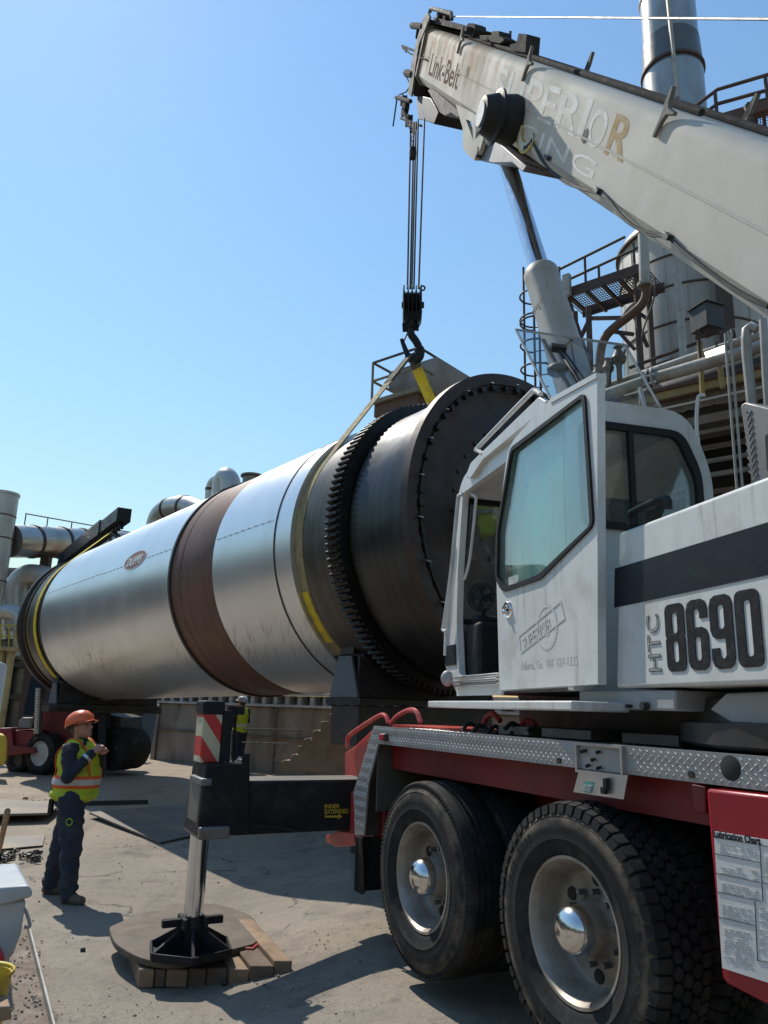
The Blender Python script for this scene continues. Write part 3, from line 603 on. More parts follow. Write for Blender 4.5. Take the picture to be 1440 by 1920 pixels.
# door sill tracks, step
mb = MB()
for z, k in ((1.845, 1.935), (1.815, 1.92), (1.79, 1.93)): mb.bar(SU(5.38, k, z), SU(4.57, k, z), .03, .018)
mb.build('sill_track', K['alu'], cab, bevel=.003)
mb = MB(); mb.prism([SU(5.38, 1.945, 1.78), SU(5.38, 1.945, 1.72), SU(4.57, 1.945, 1.72), SU(4.57, 1.945, 1.78)], SU.n*.02); mb.build('sill_panel', K['white'], cab)
z0 = 1.66; a0 = SU.U(802, 1322, 1.74); a1 = SU.U(984, 1330, 1.74)
mb = MB(); s_a, s_b = float(a0@SU.d), float(a1@SU.d)
mb.box(SU((s_a+s_b-.5)/2, 1.89, 1.655), (s_a-s_b+.5, .30, .045), (SU.d, SU.n, UP)); stp = mb.build('cab_step', K['white'], crane, bevel=.008)
mb = MB()
for i in range(24):
    for j in range(5): mb.box(SU(s_a-.06-i*.075, 1.77+j*.06, 1.6785), (.03, .012, .004), (SU.d, SU.n, UP))
tag(mb.build('step_tread', K['alu'], stp, smooth=False), kind='stuff')
# roof beam rails and hand rails
mb = MB(); mb.tube(bez([SU.U(x, y, 1.93) for x, y in ((905, 851), (896, 843), (899, 836), (990, 742), (1004, 733), (1014, 739))], 4), .016, 8); mb.build('roof_rail', K['white'], cab)
mb = MB(); mb.prism([SU(a, 1.92, b) for a, b in rounded([cs(x, y, 1.92) for x, y in ((1010, 744), (1024, 752), (1022, 766), (905, 862), (882, 897), (872, 895), (882, 868))], .02)], SU.n*.04); mb.build('roof_beam', K['white'], cab, bevel=.008)
mb = MB(); mb.tube(bez([SU.U(x, y, 1.90) for x, y in ((868, 927), (861, 930), (858, 945), (846, 1070), (833, 1165), (831, 1180), (837, 1184))], 5), .016, 8); mb.build('grab_rail', K['white'], cab)
mb = MB(); mb.tube(bez([SU.U(x, y, 2.0) for x, y in ((884, 927), (891, 931), (892, 945), (882, 1040), (873, 1080), (868, 1087))], 5), .012, 8); mb.build('grab_rail', K['white'], cab)
mb = MB(); mb.ell(SU.U(839, 1272, 1.93), (.05, .04, .06)); mb.build('corner_lamp', K['grey'], cab)
mb = MB(); mb.prism([SU.U(x, y, 1.945) for x, y in ((835, 1212), (853, 1208), (854, 1246), (834, 1249))], SU.n*.004); mb.build('black_patch', K['stripe'], cab)
# roof hatch glass standing open
hA, hB, hC, hD = SU(4.55, 1.99, 3.93), SU(4.40, 2.66, 3.86), SU(3.85, 2.83, 3.44), SU(3.98, 1.99, 3.385)
hA, hB, hC, hD = SU.V(967, 619, 4.55), SU.V(1172, 648, 4.30), SU.V(1240, 768, 3.85), SU.V(1032, 748, 4.0)
mb = MB(); mb.prism([hA, hB, hC, hD], A3(0, 0, .008)); hatch = mb.build('roof_hatch', K['hatchglass'], cab)
mb = MB()
for a, b in ((hA, hB), (hB, hC), (hD, hA)): mb.bar(a+A3(0, 0, .004), b+A3(0, 0, .004), .010, .014)
mb.build('hatch_edge', K['grey'], hatch)
hx = nrm(hB-hA); hy = nrm(hA-hD)
mb = MB(); m1 = hD + (hA-hD)*.72 + (hB-hA)*.30; m2 = hD + (hA-hD)*.05 + (hB-hA)*.32
mb.tube([m1+UP*.03, m2+UP*.03], .014, 8); mb.tube([m1+UP*.03+hx*.03, m2+UP*.03+hx*.06], .008, 8); mb.box(m1+UP*.03, (.10, .05, .05), (hx, hy, np.cross(hx, hy))); mb.build('hatch_wiper', K['plastic'], hatch, bevel=.006)
mb = MB(); m3 = hD + (hA-hD)*.5 + (hB-hA)*.22; mb.ell(m3-UP*.03, (.07, .06, .05)); mb.bar(hD + (hA-hD)*.9+(hB-hA)*.22, hD + (hA-hD)*.02+(hB-hA)*.22, .03, .012); mb.build('hatch_motor', K['greyplastic'], hatch)
mb = MB(); m4 = hD + (hA-hD)*.35 + (hB-hA)*.86; mb.bar(m4, m4-UP*.25, .02, .02); mb.bar(m4, hC-hx*.1, .02, .02); mb.build('hatch_stay', K['grey'], hatch)
# cab inside: console, seat, wheel, far post
mb = MB(); mb.box(SU(5.28, 2.36, 2.03), (.26, .68, .42), (SU.d, SU.n, UP)); mb.box(SU(5.33, 2.3, 2.27), (.14, .5, .06), (SU.d, SU.n, UP)); mb.build('console', K['plastic'], cab, bevel=.03)
mb = MB(); mb.box(SU(4.35, 2.45, 2.12), (.5, .5, .13), (SU.d, SU.n, UP)); mb.box(SU(4.06, 2.45, 2.52), (.13, .48, .75), (nrm(SU.d+UP*.12), SU.n, nrm(UP-SU.d*.12))); mb.box(SU(4.35, 2.45, 1.95), (.3, .3, .22), (SU.d, SU.n, UP)); mb.build('operator_seat', K['greyplastic'], cab, bevel=.04, bseg=3)
mb = MB(); wc = SU(4.93, 2.40, 2.50); wa = nrm(SU.d*-.55 + UP*.83); mb.lathe([(.016*sin(t), .19+.016*cos(t)) for t in np.linspace(0, 2*pi, 9)], wc, wa, 28); mb.cyl(wc-wa*.45, wc, .03)
for t in range(3):
    v = nrm(np.cross(wa, SU.n))*cos(t*2.1) + SU.n*sin(t*2.1); mb.bar(wc, wc+v*.19, .03, .012)
mb.build('steering_wheel', K['plastic'], cab)
mb = MB(); mb.box(SU(3.95, 2.70, 2.55), (.25, .14, .55), (SU.d, SU.n, UP)); mb.build('side_console', K['plastic'], cab, bevel=.02)
mb = MB()
for i in range(6): mb.ell(SU(3.81, 2.66+.03*(i % 2), 2.38+.07*i), (.018, .018, .018), n=8, m=6)
mb.build('switch', K['alu'], cab)
# ---- engine cover panel with the number
body = MB(); body.prism([SU(a, 2.0, b) for a, b in ((3.33, 1.742), (3.245, 2.48), (.2, 2.478), (.2, 1.742))], SU.n*.70)
bodyp = body.build('side_panel', K['white'], crane, bevel=.018, bseg=3)
zt = SU.U(1155, 1066, 2.0)[2]; zb = SU.U(1155, 1139, 2.0)[2]
mb = MB(); mb.prism([SU(a, 1.996, b) for a, b in ((3.307, zb), (3.287, zt), (.25, zt), (.25, zb))], SU.n*.004); mb.build('dark_stripe', K['stripe'], bodyp)
pz0, pz1 = SU.U(1290, 1258, 2.0)[2], SU.U(1290, 1127, 2.0)[2]
sL, sR = float(SU.U(1250, 1200, 2.0)@SU.d), float(SU.U(1437, 1200, 2.0)@SU.d)
dw = (sL-sR)/4; dh = pz1-pz0; wv = dw*.90; st = wv*.36
def rr(x0, y0, x1, y1, r, seg=5): return rounded([(x0, y0), (x1, y0), (x1, y1), (x0, y1)], r, seg)
def stroke(path, w):
    L_, R_ = [], []; P = [A3(*p) for p in path]
    for i, p in enumerate(P):
        d = nrm(P[min(i+1, len(P)-1)]-P[max(i-1, 0)]); n = A3(-d[1], d[0]); L_.append(tuple(p+n*w/2)); R_.append(tuple(p-n*w/2))
    return L_ + R_[::-1]
def six():
    r = wv*.28; h = dh; o = rr(0, 0, wv, h*.60, r); hl = rr(st, st*.8, wv-st, h*.60-st*.8, r*.45)
    outer = [(wv, h*.60-r)] ; 
    out = [(st, h*.60-.001), (st, h-st*.8-r*.3), (st+r*.3, h-st*.8), (wv-st-r*.3, h-st*.8), (wv-st, h-st*.8-r*.3), (wv-st, h*.72), (wv, h*.72), (wv, h-r), (wv-r*.3, h-r*.3), (wv-r, h), (r, h), (r*.3, h-r*.3), (0, h-r), (0, r), (r*.3, r*.3), (r, 0), (wv-r, 0), (wv-r*.3, r*.3), (wv, r), (wv, h*.60-r), (wv-r*.3, h*.60-r*.3), (wv-r, h*.60)]
    return [out, hl]
six_ = six(); nine_ = [[(wv-x, dh-y) for x, y in o] for o in six_]
r8 = wv*.28
eight_ = [rounded([(0, 0), (wv, 0), (wv, dh*.47), (wv*.94, dh*.5), (wv, dh*.53), (wv, dh), (0, dh), (0, dh*.53), (wv*.06, dh*.5), (0, dh*.47)], [r8, r8, .004, .004, .004, r8, r8, .004, .004, .004], 5),
          rr(st, st*.8, wv-st, dh*.5-st*.35, r8*.45), rr(st, dh*.5+st*.35, wv-st, dh-st*.8, r8*.45)]
zero_ = [rr(0, 0, wv, dh, r8), rr(st, st*.8, wv-st, dh-st*.8, r8*.45)]
for i, sh in enumerate((eight_, six_, nine_, zero_)):
    mb = MB(); mb.plate(sh, SU(sL-i*dw, 1.997, pz0), XS, UP, .003); mb.build('number', K['print'], bodyp, smooth=False)
mb = MB(); mb.text('HTC', SU.U(1240, 1262, 1.997), UP, -XS, .13, 0, 0, .95, 1.05, wire=.0017); mb.build('number', K['print'], bodyp, smooth=False)
# grab handle on top
mb = MB(); mb.tube(bez([SU.U(x, y, 2.08) for x, y in ((1184, 985), (1181, 968), (1192, 957), (1240, 936), (1252, 938), (1253, 954))], 5), .018, 10); mb.build('panel_handle', K['plastic'], bodyp)
# mounting block and dark base under the panel
mb = MB(); mb.prism([SU.U(x, y, 2.02) for x, y in ((1085, 1294), (1265, 1294), (1266, 1333), (1086, 1329))], SU.n*.5); blk = mb.build('mounting_block', K['grey'], crane, bevel=.01)
for x, y in ((1098, 1321), (1214, 1324), (1184, 1324)):
    mb = MB(); c = SU.U(x, y, 2.015); mb.cyl(c-SU.n*.03, c, .018 if x != 1184 else .008, n=8); mb.build('bolt', K['darksteel'], blk)
mb = MB(); mb.prism([SU(a, 2.35, b) for a, b in ((5.2, 1.52), (5.2, 1.72), (.2, 1.735), (.2, 1.56), (2.0, 1.52))], SU.n*1.9); mb.build('turntable_frame', K['darksteel'], crane)
mb = MB(); tc_ = SU(2.6, 3.1, 0); mb.lathe([(1.50, 1.0), (1.52, 1.05), (1.60, 1.05), (1.61, 1.0), (1.7, .98)], A3(tc_[0], tc_[1], 0), UP, 48, caps=True); mb.build('slew_ring', K['darksteel'], crane)
mb = MB(); mb.prism([SU.U(x, y, 2.1) for x, y in ((1330, 1330), (1360, 1300), (1450, 1296), (1450, 1366), (1385, 1364))], SU.n*.25); mb.build('lower_cover', K['grey'], crane, bevel=.008)
# checker plate tank behind the cab
mb = MB(); pt = [SU.U(x, y, 2.35) for x, y in ((1388, 760), (1397, 754), (1470, 772), (1480, 900), (1409, 902))]; mb.prism(pt, SU.n*.45)
K['boxsteel'] = mat('weathered_box_sheet', (.20, .20, .20), .55, .5, (.14, .14, .135), 6, .8, dirt=(.10, .09, .08), damt=.5)
tank_ = mb.build('checker_box', K['boxsteel'], crane, bevel=.006)
mb = MB()
for i in range(10):
    for j in range(2):
        c = SU.U(1397+i*1.3+j*8, 770+i*13+(6 if j else 0), 2.348); mb.box(c, (.035, .008, .006), (nrm(XS+UP*(1 if j else -1)), nrm(UP-XS*(1 if j else -1)), SU.n))
tag(mb.build('tread_pattern', K['boxsteel'], tank_, smooth=False), kind='stuff')
mb = MB(); mb.prism([SU.U(x, y, 2.345) for x, y in rounded([(1434, 815), (1452, 810), (1456, 880), (1438, 885)], 6)], SU.n*.004); mb.build('dark_opening', K['dark'], tank_)
# ---- hoist rope going back over the top
mb = MB(); mb.tube([SU.U(846, 31, 3.1), SU.U(1100, 33, 3.1), SU.U(1470, 36, 3.1)], .010, 6); mb.build('hoist_rope', K['pipe'], crane)
# ================================================================== carrier of the crane
KF = 2.5
XC = -CA.d
def cc(x, y, k=KF):
    p = CA.U(x, y, k); return (float(p@CA.d), float(p[2]))
def CPx(pts, k): return [CA(a, k, z) for a, z in pts]
DT, DB = 1.495, 1.378
sE = cc(702, 1362)[0]
# deck sheet
mb = MB(); mb.prism(CPx([(sE, DT-.012), (-.5, DT-.012), (-.5, DT-.04), (sE, DT-.04)], KF+.02), CA.n*2.45); deck = mb.build('deck', K['checker'], crane)
# fascia with fender leg, one folded sheet
fo = [(sE, DT), (-.5, DT), (-.5, DB), (cc(711, 1400)[0], DB), cc(692, 1470), cc(684, 1566), cc(667, 1566), cc(664, 1484)]
mb = MB(); mb.plate([mir(fo)], CA(0, KF, 0), XC, UP, .012); fas = mb.build('deck_fascia', K['checker'], crane, bevel=.003)
mb = MB()
def inside(p, poly):
    c = False; n = len(poly)
    for i in range(n):
        (x0, y0), (x1, y1) = poly[i], poly[i-1]
        if (y0 > p[1]) != (y1 > p[1]) and p[0] < (x1-x0)*(p[1]-y0)/(y1-y0)+x0: c = not c
    return c
bx0, bx1 = cc(1085, 1400)[0], cc(1173, 1400)[0]
pitch = .033; i = 0; a = fo[7][0]+.1
hcx, hcz = cc(1372, 1440)
while a > 1.2:
    j = 0; z = .80
    while z < DT:
        q = (a, z + (pitch/2 if i % 2 else 0)); z += pitch; j += 1
        if not all(inside((q[0]+e, q[1]+g), fo) for e, g in ((.012, .01), (-.012, -.01), (-.012, .01), (.012, -.01))): continue
        if bx1-.02 < q[0] < bx0+.02 and q[1] > 1.30: continue
        if (q[0]-hcx)**2+(q[1]-hcz)**2 < .045**2: continue
        s_ = 1 if (i+j) % 2 else -1; t = nrm(XC + UP*s_*.9); w = nrm(UP - XC*s_*.9); c = CA(q[0], KF-.006, q[1])
        mb.add([c-t*.0145, c+w*.0042, c+t*.0145, c-w*.0042, c-CA.n*.003], [(0, 1, 4), (1, 2, 4), (2, 3, 4), (3, 0, 4)])
    a -= pitch/2*1.15; i += 1
tag(mb.build('tread_pattern', K['checker'], fas, smooth=False), kind='stuff')
mb = MB(); i = 0; a = sE-.05
while a > 1.2:
    for j in range(16):
        s_ = 1 if (i+j) % 2 else -1; c = CA(a, KF+.03+j*.035, DT-.012); t = nrm(XC+CA.n*s_*.9); w = nrm(CA.n-XC*s_*.9)
        mb.add([c-t*.014, c+w*.0045, c+t*.014, c-w*.0045, c+UP*.0028], [(0, 1, 4), (1, 2, 4), (2, 3, 4), (3, 0, 4)])
    a -= .035; i += 1
tag(mb.build('tread_pattern', K['checker'], deck, smooth=False), kind='stuff')
mb = MB(); mb.lathe([(-.008, .001), (-.008, .042), (-.006, .046)], CA(hcx, KF, hcz), CA.n, 24); mb.build('round_hole', K['dark'], fas)
for x, y in ((1049, 1426), (1297, 1452)):
    mb = MB(); c = CA.U(x, y, KF-.006); mb.cyl(c-CA.n*.008, c, .014, n=10); mb.build('bolt', K['darksteel'], fas)
mb = MB(); c = CA.U(723, 1382, KF-.006); mb.box(c-CA.n*.012, (.085, .05, .03), (XC, UP, CA.n)); ml = mb.build('marker_lamp', K['darksteel'], fas, bevel=.008)
mb = MB(); mb.box(c-CA.n*.03, (.07, .04, .012), (XC, UP, CA.n)); mb.build('red_lens', K['redplastic'], ml, bevel=.006)
# control box let into the fascia
z0, z1 = cc(1085, 1442)[1]-.012, DT-.002
mb = MB(); mb.plate([mir([(bx0, z0), (bx0, z1), (bx1, z1), (bx1, z0)]), mir([(bx0-.012, z0+.012), (bx0-.012, z1-.012), (bx1+.012, z1-.012), (bx1+.012, z0+.012)])], CA(0, KF-.01, 0), XC, UP, .03)
cbx = mb.build('control_box', K['alu'], crane)
fw_ = (bx0-bx1)*.70
mb = MB(); mb.box(CA(bx0-fw_/2-.012, KF+.004, (z0+z1)/2), (fw_-.01, z1-z0-.03, .006), (XC, UP, CA.n)); mb.build('control_face', K['alu'], cbx)
mb = MB(); mb.box(CA((bx0+bx1)/2, KF+.02, (z0+z1)/2), (bx0-bx1-.02, z1-z0-.02, .02), (XC, UP, CA.n)); mb.build('box_back', K['grey'], cbx)
zc = (z0+z1)/2
for dx, dz in ((-.06, .035), (-.075, .032), (0.03, .035), (-.04, -.028), (.03, -.032), (-.005, .0)):
    mb = MB(); c = CA(bx0-fw_/2-.012-dx, KF, zc+dz); mb.cyl(c, c-CA.n*.02-UP*.006, .006, n=8); mb.ell(c-CA.n*.022-UP*.006, (.009, .009, .009), n=8, m=6)
    mb.build('toggle_switch', K['plastic'], cbx)
mb = MB()
for dx, dz in ((-.055, -.005), (-.02, .0), (.02, .0), (.055, .0)):
    c = CA(bx0-fw_/2-.012-dx, KF-.001, zc+dz); mb.plate([circ(.010, 14), circ(.008, 14)], c, XC, UP, .001)
mb.build('switch_print', K['print'], cbx)
mb = MB()
for dx in (-1, 1):
    for dz in (-1, 1): c = CA(bx0-fw_/2-.012+dx*(fw_/2-.015), KF-.002, zc+dz*.045); mb.cyl(c-CA.n*.003, c, .005, n=8)
mb.build('screw', K['darksteel'], cbx)
lid = [CA.U(x, y, KF-.03) for x, y in ((1086, 1443), (1177, 1454), (1169, 1499), (1075, 1485))]
mb = MB(); mb.prism(lid, CA.n*.004); lidm = mb.build('control_lid', K['alu'], cbx)
mb = MB(); l = lambda u, v: lid[0]*(1-u)*(1-v)+lid[1]*u*(1-v)+lid[2]*u*v+lid[3]*(1-u)*v
mb.prism([l(.18, .45)-CA.n*.003, l(.38, .45)-CA.n*.003, l(.38, .92)-CA.n*.003, l(.18, .92)-CA.n*.003], CA.n*.002); K['teal'] = mat('teal_label', (.06, .22, .20), .5, 0, (.3, .45, .42), 40, .5); lb = mb.build('instruction_label', K['teal'], lidm)
mb = MB()
for i in range(5): mb.bar(l(.20, .62+i*.06)-CA.n*.005, l(.36, .62+i*.06)-CA.n*.005, .003, .002)
mb.build('label_line', K['paper'], lidm)
mb = MB(); mb.box(l(.67, .45)-CA.n*.015, (.022, .05, .02), (XC, UP, CA.n)); mb.box(l(.66, .72)-CA.n*.015, (.028, .03, .022), (XC, UP, CA.n)); mb.build('lid_latch', K['plastic'], lidm, bevel=.003)
# wheels
HZ = .66; RT = .535
def dusty(c, amt):
    m = K['rubber'].copy(); N = m.node_tree.nodes; L = m.node_tree.links; b = N['Principled BSDF']; tc = N.new('ShaderNodeTexCoord'); d = N.new('ShaderNodeVectorMath'); d.operation = 'DISTANCE'
    d.inputs[1].default_value = tuple(c-A3(*crane.location)); L.new(tc.outputs['Object'], d.inputs[0])
    def mr(v, a, e, lo=0, hi=1):
        r = N.new('ShaderNodeMapRange'); r.inputs[1].default_value = a; r.inputs[2].default_value = e; r.inputs[3].default_value = lo; r.inputs[4].default_value = hi; L.new(v, r.inputs[0]); return r.outputs[0]
    def mu(a, e):
        x = N.new('ShaderNodeMath'); x.operation = 'MULTIPLY'; L.new(a, x.inputs[0]); L.new(e, x.inputs[1]); return x.outputs[0]
    n = N.new('ShaderNodeTexNoise'); n.inputs['Scale'].default_value = 7; n.inputs['Detail'].default_value = 8; n.inputs['Roughness'].default_value = .7; L.new(tc.outputs['Object'], n.inputs['Vector'])
    f = mu(mu(mr(d.outputs['Value'], .425, .46), mr(d.outputs['Value'], .515, .485)), mr(n.outputs[0], .40, .62, 0, amt))
    src = b.inputs['Base Color'].links[0].from_socket; x = N.new('ShaderNodeMix'); x.data_type = 'RGBA'; L.new(f, x.inputs[0]); L.new(src, x.inputs[6]); x.inputs[7].default_value = (.21, .165, .12, 1); L.new(x.outputs[2], b.inputs['Base Color']); return m
def wheel(c, lug, name='wheel'):
    """c = centre of the outer face, axis into the vehicle = CA.n"""
    mb = MB()
    mb.lathe([(.035, .292), (.028, .300), (.02, .305), (.012, .303), (.014, .29), (.03, .280), (.06, .268), (.13, .255), (.158, .245), (.168, .235), (.172, .20), (.168, .165), (.160, .140), (.15, .125), (.12, .112), (.06, .100), (.05, .09), (.05, .001)], c, CA.n, 48)
    rim = mb.build(name, K['rim'], crane)
    mb = MB(); mb.lathe([(.06, .103), (.02, .101), (-.01, .090), (-.03, .066), (-.042, .035), (-.046, .001)], c, CA.n, 32); mb.build('hub_cap', K['chrome'], rim)
    for i in range(10):
        a = 2*pi*i/10+.2; p = c + (XC*cos(a)+UP*sin(a))*.152
        mb = MB(); mb.cyl(p+CA.n*.118, p+CA.n*.16, .013, n=6); mb.build('lug_nut', K['steel'], rim)
    for i in range(6):
        a = 2*pi*i/6+.5; p = c + (XC*cos(a)+UP*sin(a))*.200 + CA.n*.166; mb = MB(); mb.lathe([(-.004, .001), (-.004, .028), (.002, .031)], p, CA.n, 16); mb.build('hand_hole', K['dark'], rim)
    W_ = .275; mb = MB(); prof = [(.028, .300), (.012, .312), (.004, .335), (-.012, .37), (-.016, .375), (-.014, .38), (-.018, .41), (-.016, .44), (-.008, .468), (-.010, .472), (-.006, .476), (.006, .492)]
    if lug: prof += [(.012, .505), (.02, .508), (W_/2, .514), (W_-.02, .508), (W_-.006, .492)]
    else:
        prof += [(.012, RT-.012), (.022, RT-.004)]
        for q in (.075, .115, .16, .20): prof += [(q-.006, RT), (q-.005, RT-.013), (q+.005, RT-.013), (q+.006, RT)]
        prof += [(W_-.022, RT-.004), (W_-.012, RT-.012), (W_-.006, .492)]
    prof += [(W_+.016, .42), (W_-.01, .31), (W_-.03, .30)]
    mb.lathe(prof, c, CA.n, 96); tyre = mb.build('tyre', dusty(c, .85 if lug else .5), rim)
    if lug:
        mb = MB(); n = 54
        for row, (a0, w_, off) in enumerate(((.0, .056, 0), (.066, .045, .5), (.117, .045, 0), (.168, .045, .5), (W_-.056, .056, 0))):
            for i in range(n):
                t = 2*pi*(i+off)/n; dt = 2*pi/n*.41; r0, r1 = .505, RT
                ch = .006 if row in (0, 4) else .016; ang = [(-dt, a0+ch), (-dt*.5, a0), (dt*.5, a0), (dt, a0+ch), (dt, a0+w_-ch), (dt*.5, a0+w_), (-dt*.5, a0+w_), (-dt, a0+w_-ch)]
                b = []
                for r in (r0, r1):
                    for q, ax_ in ang:
                        edge = .010 if (r == r1 and (row == 0 and ax_ < .02 or row == 4 and ax_ > W_-.02)) else 0
                        b.append(c + CA.n*ax_ + (XC*cos(t+q)+UP*sin(t+q))*(r-edge))
                mb.add(b, [tuple(range(8, 16))] + [(k, (k+1) % 8, 8+(k+1) % 8, 8+k) for k in range(8)])
                if row == 0:      # shoulder lug running down the side
                    p = [(.003, .502), (-.006, .478), (-.004, .470)]
                    b = []
                    for ax_, r in ((-.002, RT-.014), (-.011, .484), (.004, .484), (.02, RT-.02)):
                        for q in (-dt*.9, dt*.9): b.append(c + CA.n*ax_ + (XC*cos(t+q)+UP*sin(t+q))*r)
                    mb.add(b, [(0, 1, 3, 2), (2, 3, 5, 4), (4, 5, 7, 6), (0, 2, 4, 6), (1, 3, 5, 7)])
        tag(mb.build('tread', K['rubber'], tyre, smooth=False), kind='stuff')
    else:
        mb = MB()
        for i in range(120):
            t = 2*pi*i/120; p = c + CA.n*.008 + (XC*cos(t)+UP*sin(t))*.508; mb.box(p, (.014, .016, .01), (nrm(-XC*sin(t)+UP*cos(t)), XC*cos(t)+UP*sin(t), CA.n))
        tag(mb.build('tread', K['rubber'], tyre, smooth=False), kind='stuff')
    # raised band and lettering blocks on the sidewall
    mb = MB()
    for t0, n_, st in ((2.2, 9, .085), (4.3, 13, .075), (5.9, 5, .09)):
        for i in range(n_):
            if (i*7) % 5 == 3: continue
            t = t0+i*st; p = c - CA.n*.0165 + (XC*cos(t)+UP*sin(t))*.425; mb.box(p, (.022, .030, .004), (nrm(-XC*sin(t)+UP*cos(t)), XC*cos(t)+UP*sin(t), CA.n))
    tag(mb.build('sidewall_block', K['rubber'], tyre), kind='stuff')
    return rim
cR, cN = CA.U(785, 1642, 2.44), CA.U(1066, 1722, 2.44)
cR = CA(float(cR@CA.d), 2.44, HZ); cN = CA(float(cN@CA.d), 2.44, HZ+.035)
wheel(cR, False); wheel(cN, True); wheel(cR+CA.n*.335, False); wheel(cN+CA.n*.335, True)
mb = MB()
for c in (cR, cN): mb.cyl(c+CA.n*.06, c+CA.n*2.4, .10, n=16); mb.ell(c+CA.n*1.25, (.24, .24, .24))
mb.build('axle', K['darksteel'], crane)
for c in (cR, cN):
    for q in (1.7, 2.02):
        mb = MB(); p = c+CA.n*q; mb.lathe([(0, .30), (-.01, .42), (.0, .50), (.03, RT), (.25, RT), (.27, .5), (.27, .3)], p, CA.n, 40); mb.lathe([(.12, .30), (.14, .01)], p, CA.n, 24); mb.build('far_tyre', K['rubber'], crane)
# frame and red body behind the wheels
mb = MB(); mb.prism(CPx([(5.05, .95), (5.05, DB-.02), (-.5, DB-.02), (-.5, .80), (1.9, .80), (2.3, 1.0), (4.5, 1.0)], 3.1), CA.n*1.2); mb.build('chassis', K['red'], crane, bevel=.01)
mb = MB(); mb.prism(CPx([(5.0, 1.21), (5.0, DB+.09), (-.5, DB+.09), (-.5, 1.21)], 2.62), CA.n*.02); mb.build('deck_edge', K['red'], crane)
mb = MB(); fbp = [cc(690, 1403), cc(672, 1475), cc(669, 1566)]
mb.prism(CPx([(fbp[0][0], fbp[0][1]-.005), (fbp[1][0]-.012, fbp[1][1]), (fbp[2][0]-.012, fbp[2][1]), (fbp[2][0]-.024, fbp[2][1]), (fbp[1][0]-.026, fbp[1][1]), (fbp[0][0]-.02, fbp[0][1]-.005)], 2.508), CA.n*.75)
mb.prism(CPx([(sE-.02, DT-.05), (sE-.02, .93), (sE-.035, .93), (sE-.035, DT-.05)], 2.52), CA.n*.6); mb.build('fender_back', mat('grimy_fender', (.085, .077, .063), .8, 0, (.055, .05, .042), 4, .8, dirt=(.05, .042, .035), damt=.5), crane)
mf = [CA.U(x, y, 2.54) for x, y in rounded([(672, 1568), (704, 1566), (720, 1664), (712, 1672), (676, 1672), (671, 1660)], 6)]
mb = MB(); mb.prism(mf, CA.n*.55 + CA.d*.0); mb = MB(); q0 = CA.U(671, 1568, 2.54); q1 = CA.U(675, 1673, 2.54); z_a, z_b = q0[2], max(q1[2], .30); sa = cc(671, 1568, 2.54)[0]
mb.prism([CA(sa-.01, 2.52, z_a), CA(sa-.01, 3.05, z_a), CA(sa-.03, 3.05, z_b), CA(sa-.03, 2.52, z_b)], -CA.d*.012); mb.plate([[(-sa, z_b), (-sa, z_a), (-sa+.10, z_a), (-sa+.16, z_b+.02), (-sa+.13, z_b)]], CA(0, 2.53, 0), XC, UP, .012); mb.build('mud_flap', K['rubber'], crane)
# red rear: outrigger box, lockers and hand rails
mb = MB(); mb.prism(CPx([(5.52, .72), (5.52, 1.06), (5.2, 1.06), (5.2, .72)], 2.66), CA.n*2.2); ob_ = mb.build('outrigger_box', K['red'], crane, bevel=.02)
mb = MB(); bx = [CA.U(x, y, 2.60) for x, y in rounded([(639, 1490), (643, 1484), (664, 1484), (668, 1560), (640, 1572)], 4)]; mb.prism(bx, CA.n*.35); mb.prism([CA.U(x, y, 2.56) for x, y in ((611, 1566), (636, 1558), (662, 1562), (664, 1580), (630, 1588), (612, 1580))], CA.n*.25); mb.build('red_bracket', K['brightred'], crane, bevel=.012)
mb = MB(); bx = [CA.U(x, y, 2.75) for x, y in rounded([(646, 1412), (664, 1400), (700, 1366), (705, 1460), (646, 1462)], 4)]; mb.prism(bx, CA.n*1.6); mb.build('rear_locker', K['brightred'], crane, bevel=.015)
for pts, k in ((((652, 1403), (652, 1384), (664, 1372), (708, 1344), (722, 1342), (729, 1356)), 2.72), (((733, 1357), (745, 1343), (765, 1332), (780, 1334), (789, 1354)), 2.72), (((905, 1362), (912, 1345), (925, 1338), (938, 1352)), 3.0), (((975, 1366), (984, 1352), (997, 1354), (1004, 1362)), 3.0)):
    mb = MB(); mb.tube(bez([CA.U(x, y, k) for x, y in pts], 5), .018, 8); mb.build('red_hand_rail', K['brightred'], crane)
mb = MB(); mb.prism([CA.U(x, y, 2.9) for x, y in ((735, 1358), (870, 1368), (870, 1376), (735, 1368))], CA.n*.9); mb.build('red_deck_plate', K['brightred'], crane)
mb = MB()
for i, (x, y) in enumerate(((880, 1362), (900, 1366), (928, 1368), (960, 1362))):
    mb.tube(bez([CA.U(x-14, y+6, 2.75), CA.U(x, y-6, 2.8), CA.U(x+18, y+4, 2.85), CA.U(x+34, y+7, 2.8)], 4), .014, 7)
mb.build('deck_hose', K['plastic'], crane)
mb = MB()
for i, (x, y, w_) in enumerate(((1000, 1372, .3), (1100, 1376, .4), (1260, 1384, .35))): mb.box(CA.U(x, y, 2.95)*A3(1, 1, 0)+UP*(DT+.02), (w_, .3, .05), (CA.d, CA.n, UP))
mb.build('deck_plate', K['steel'], crane, bevel=.005)
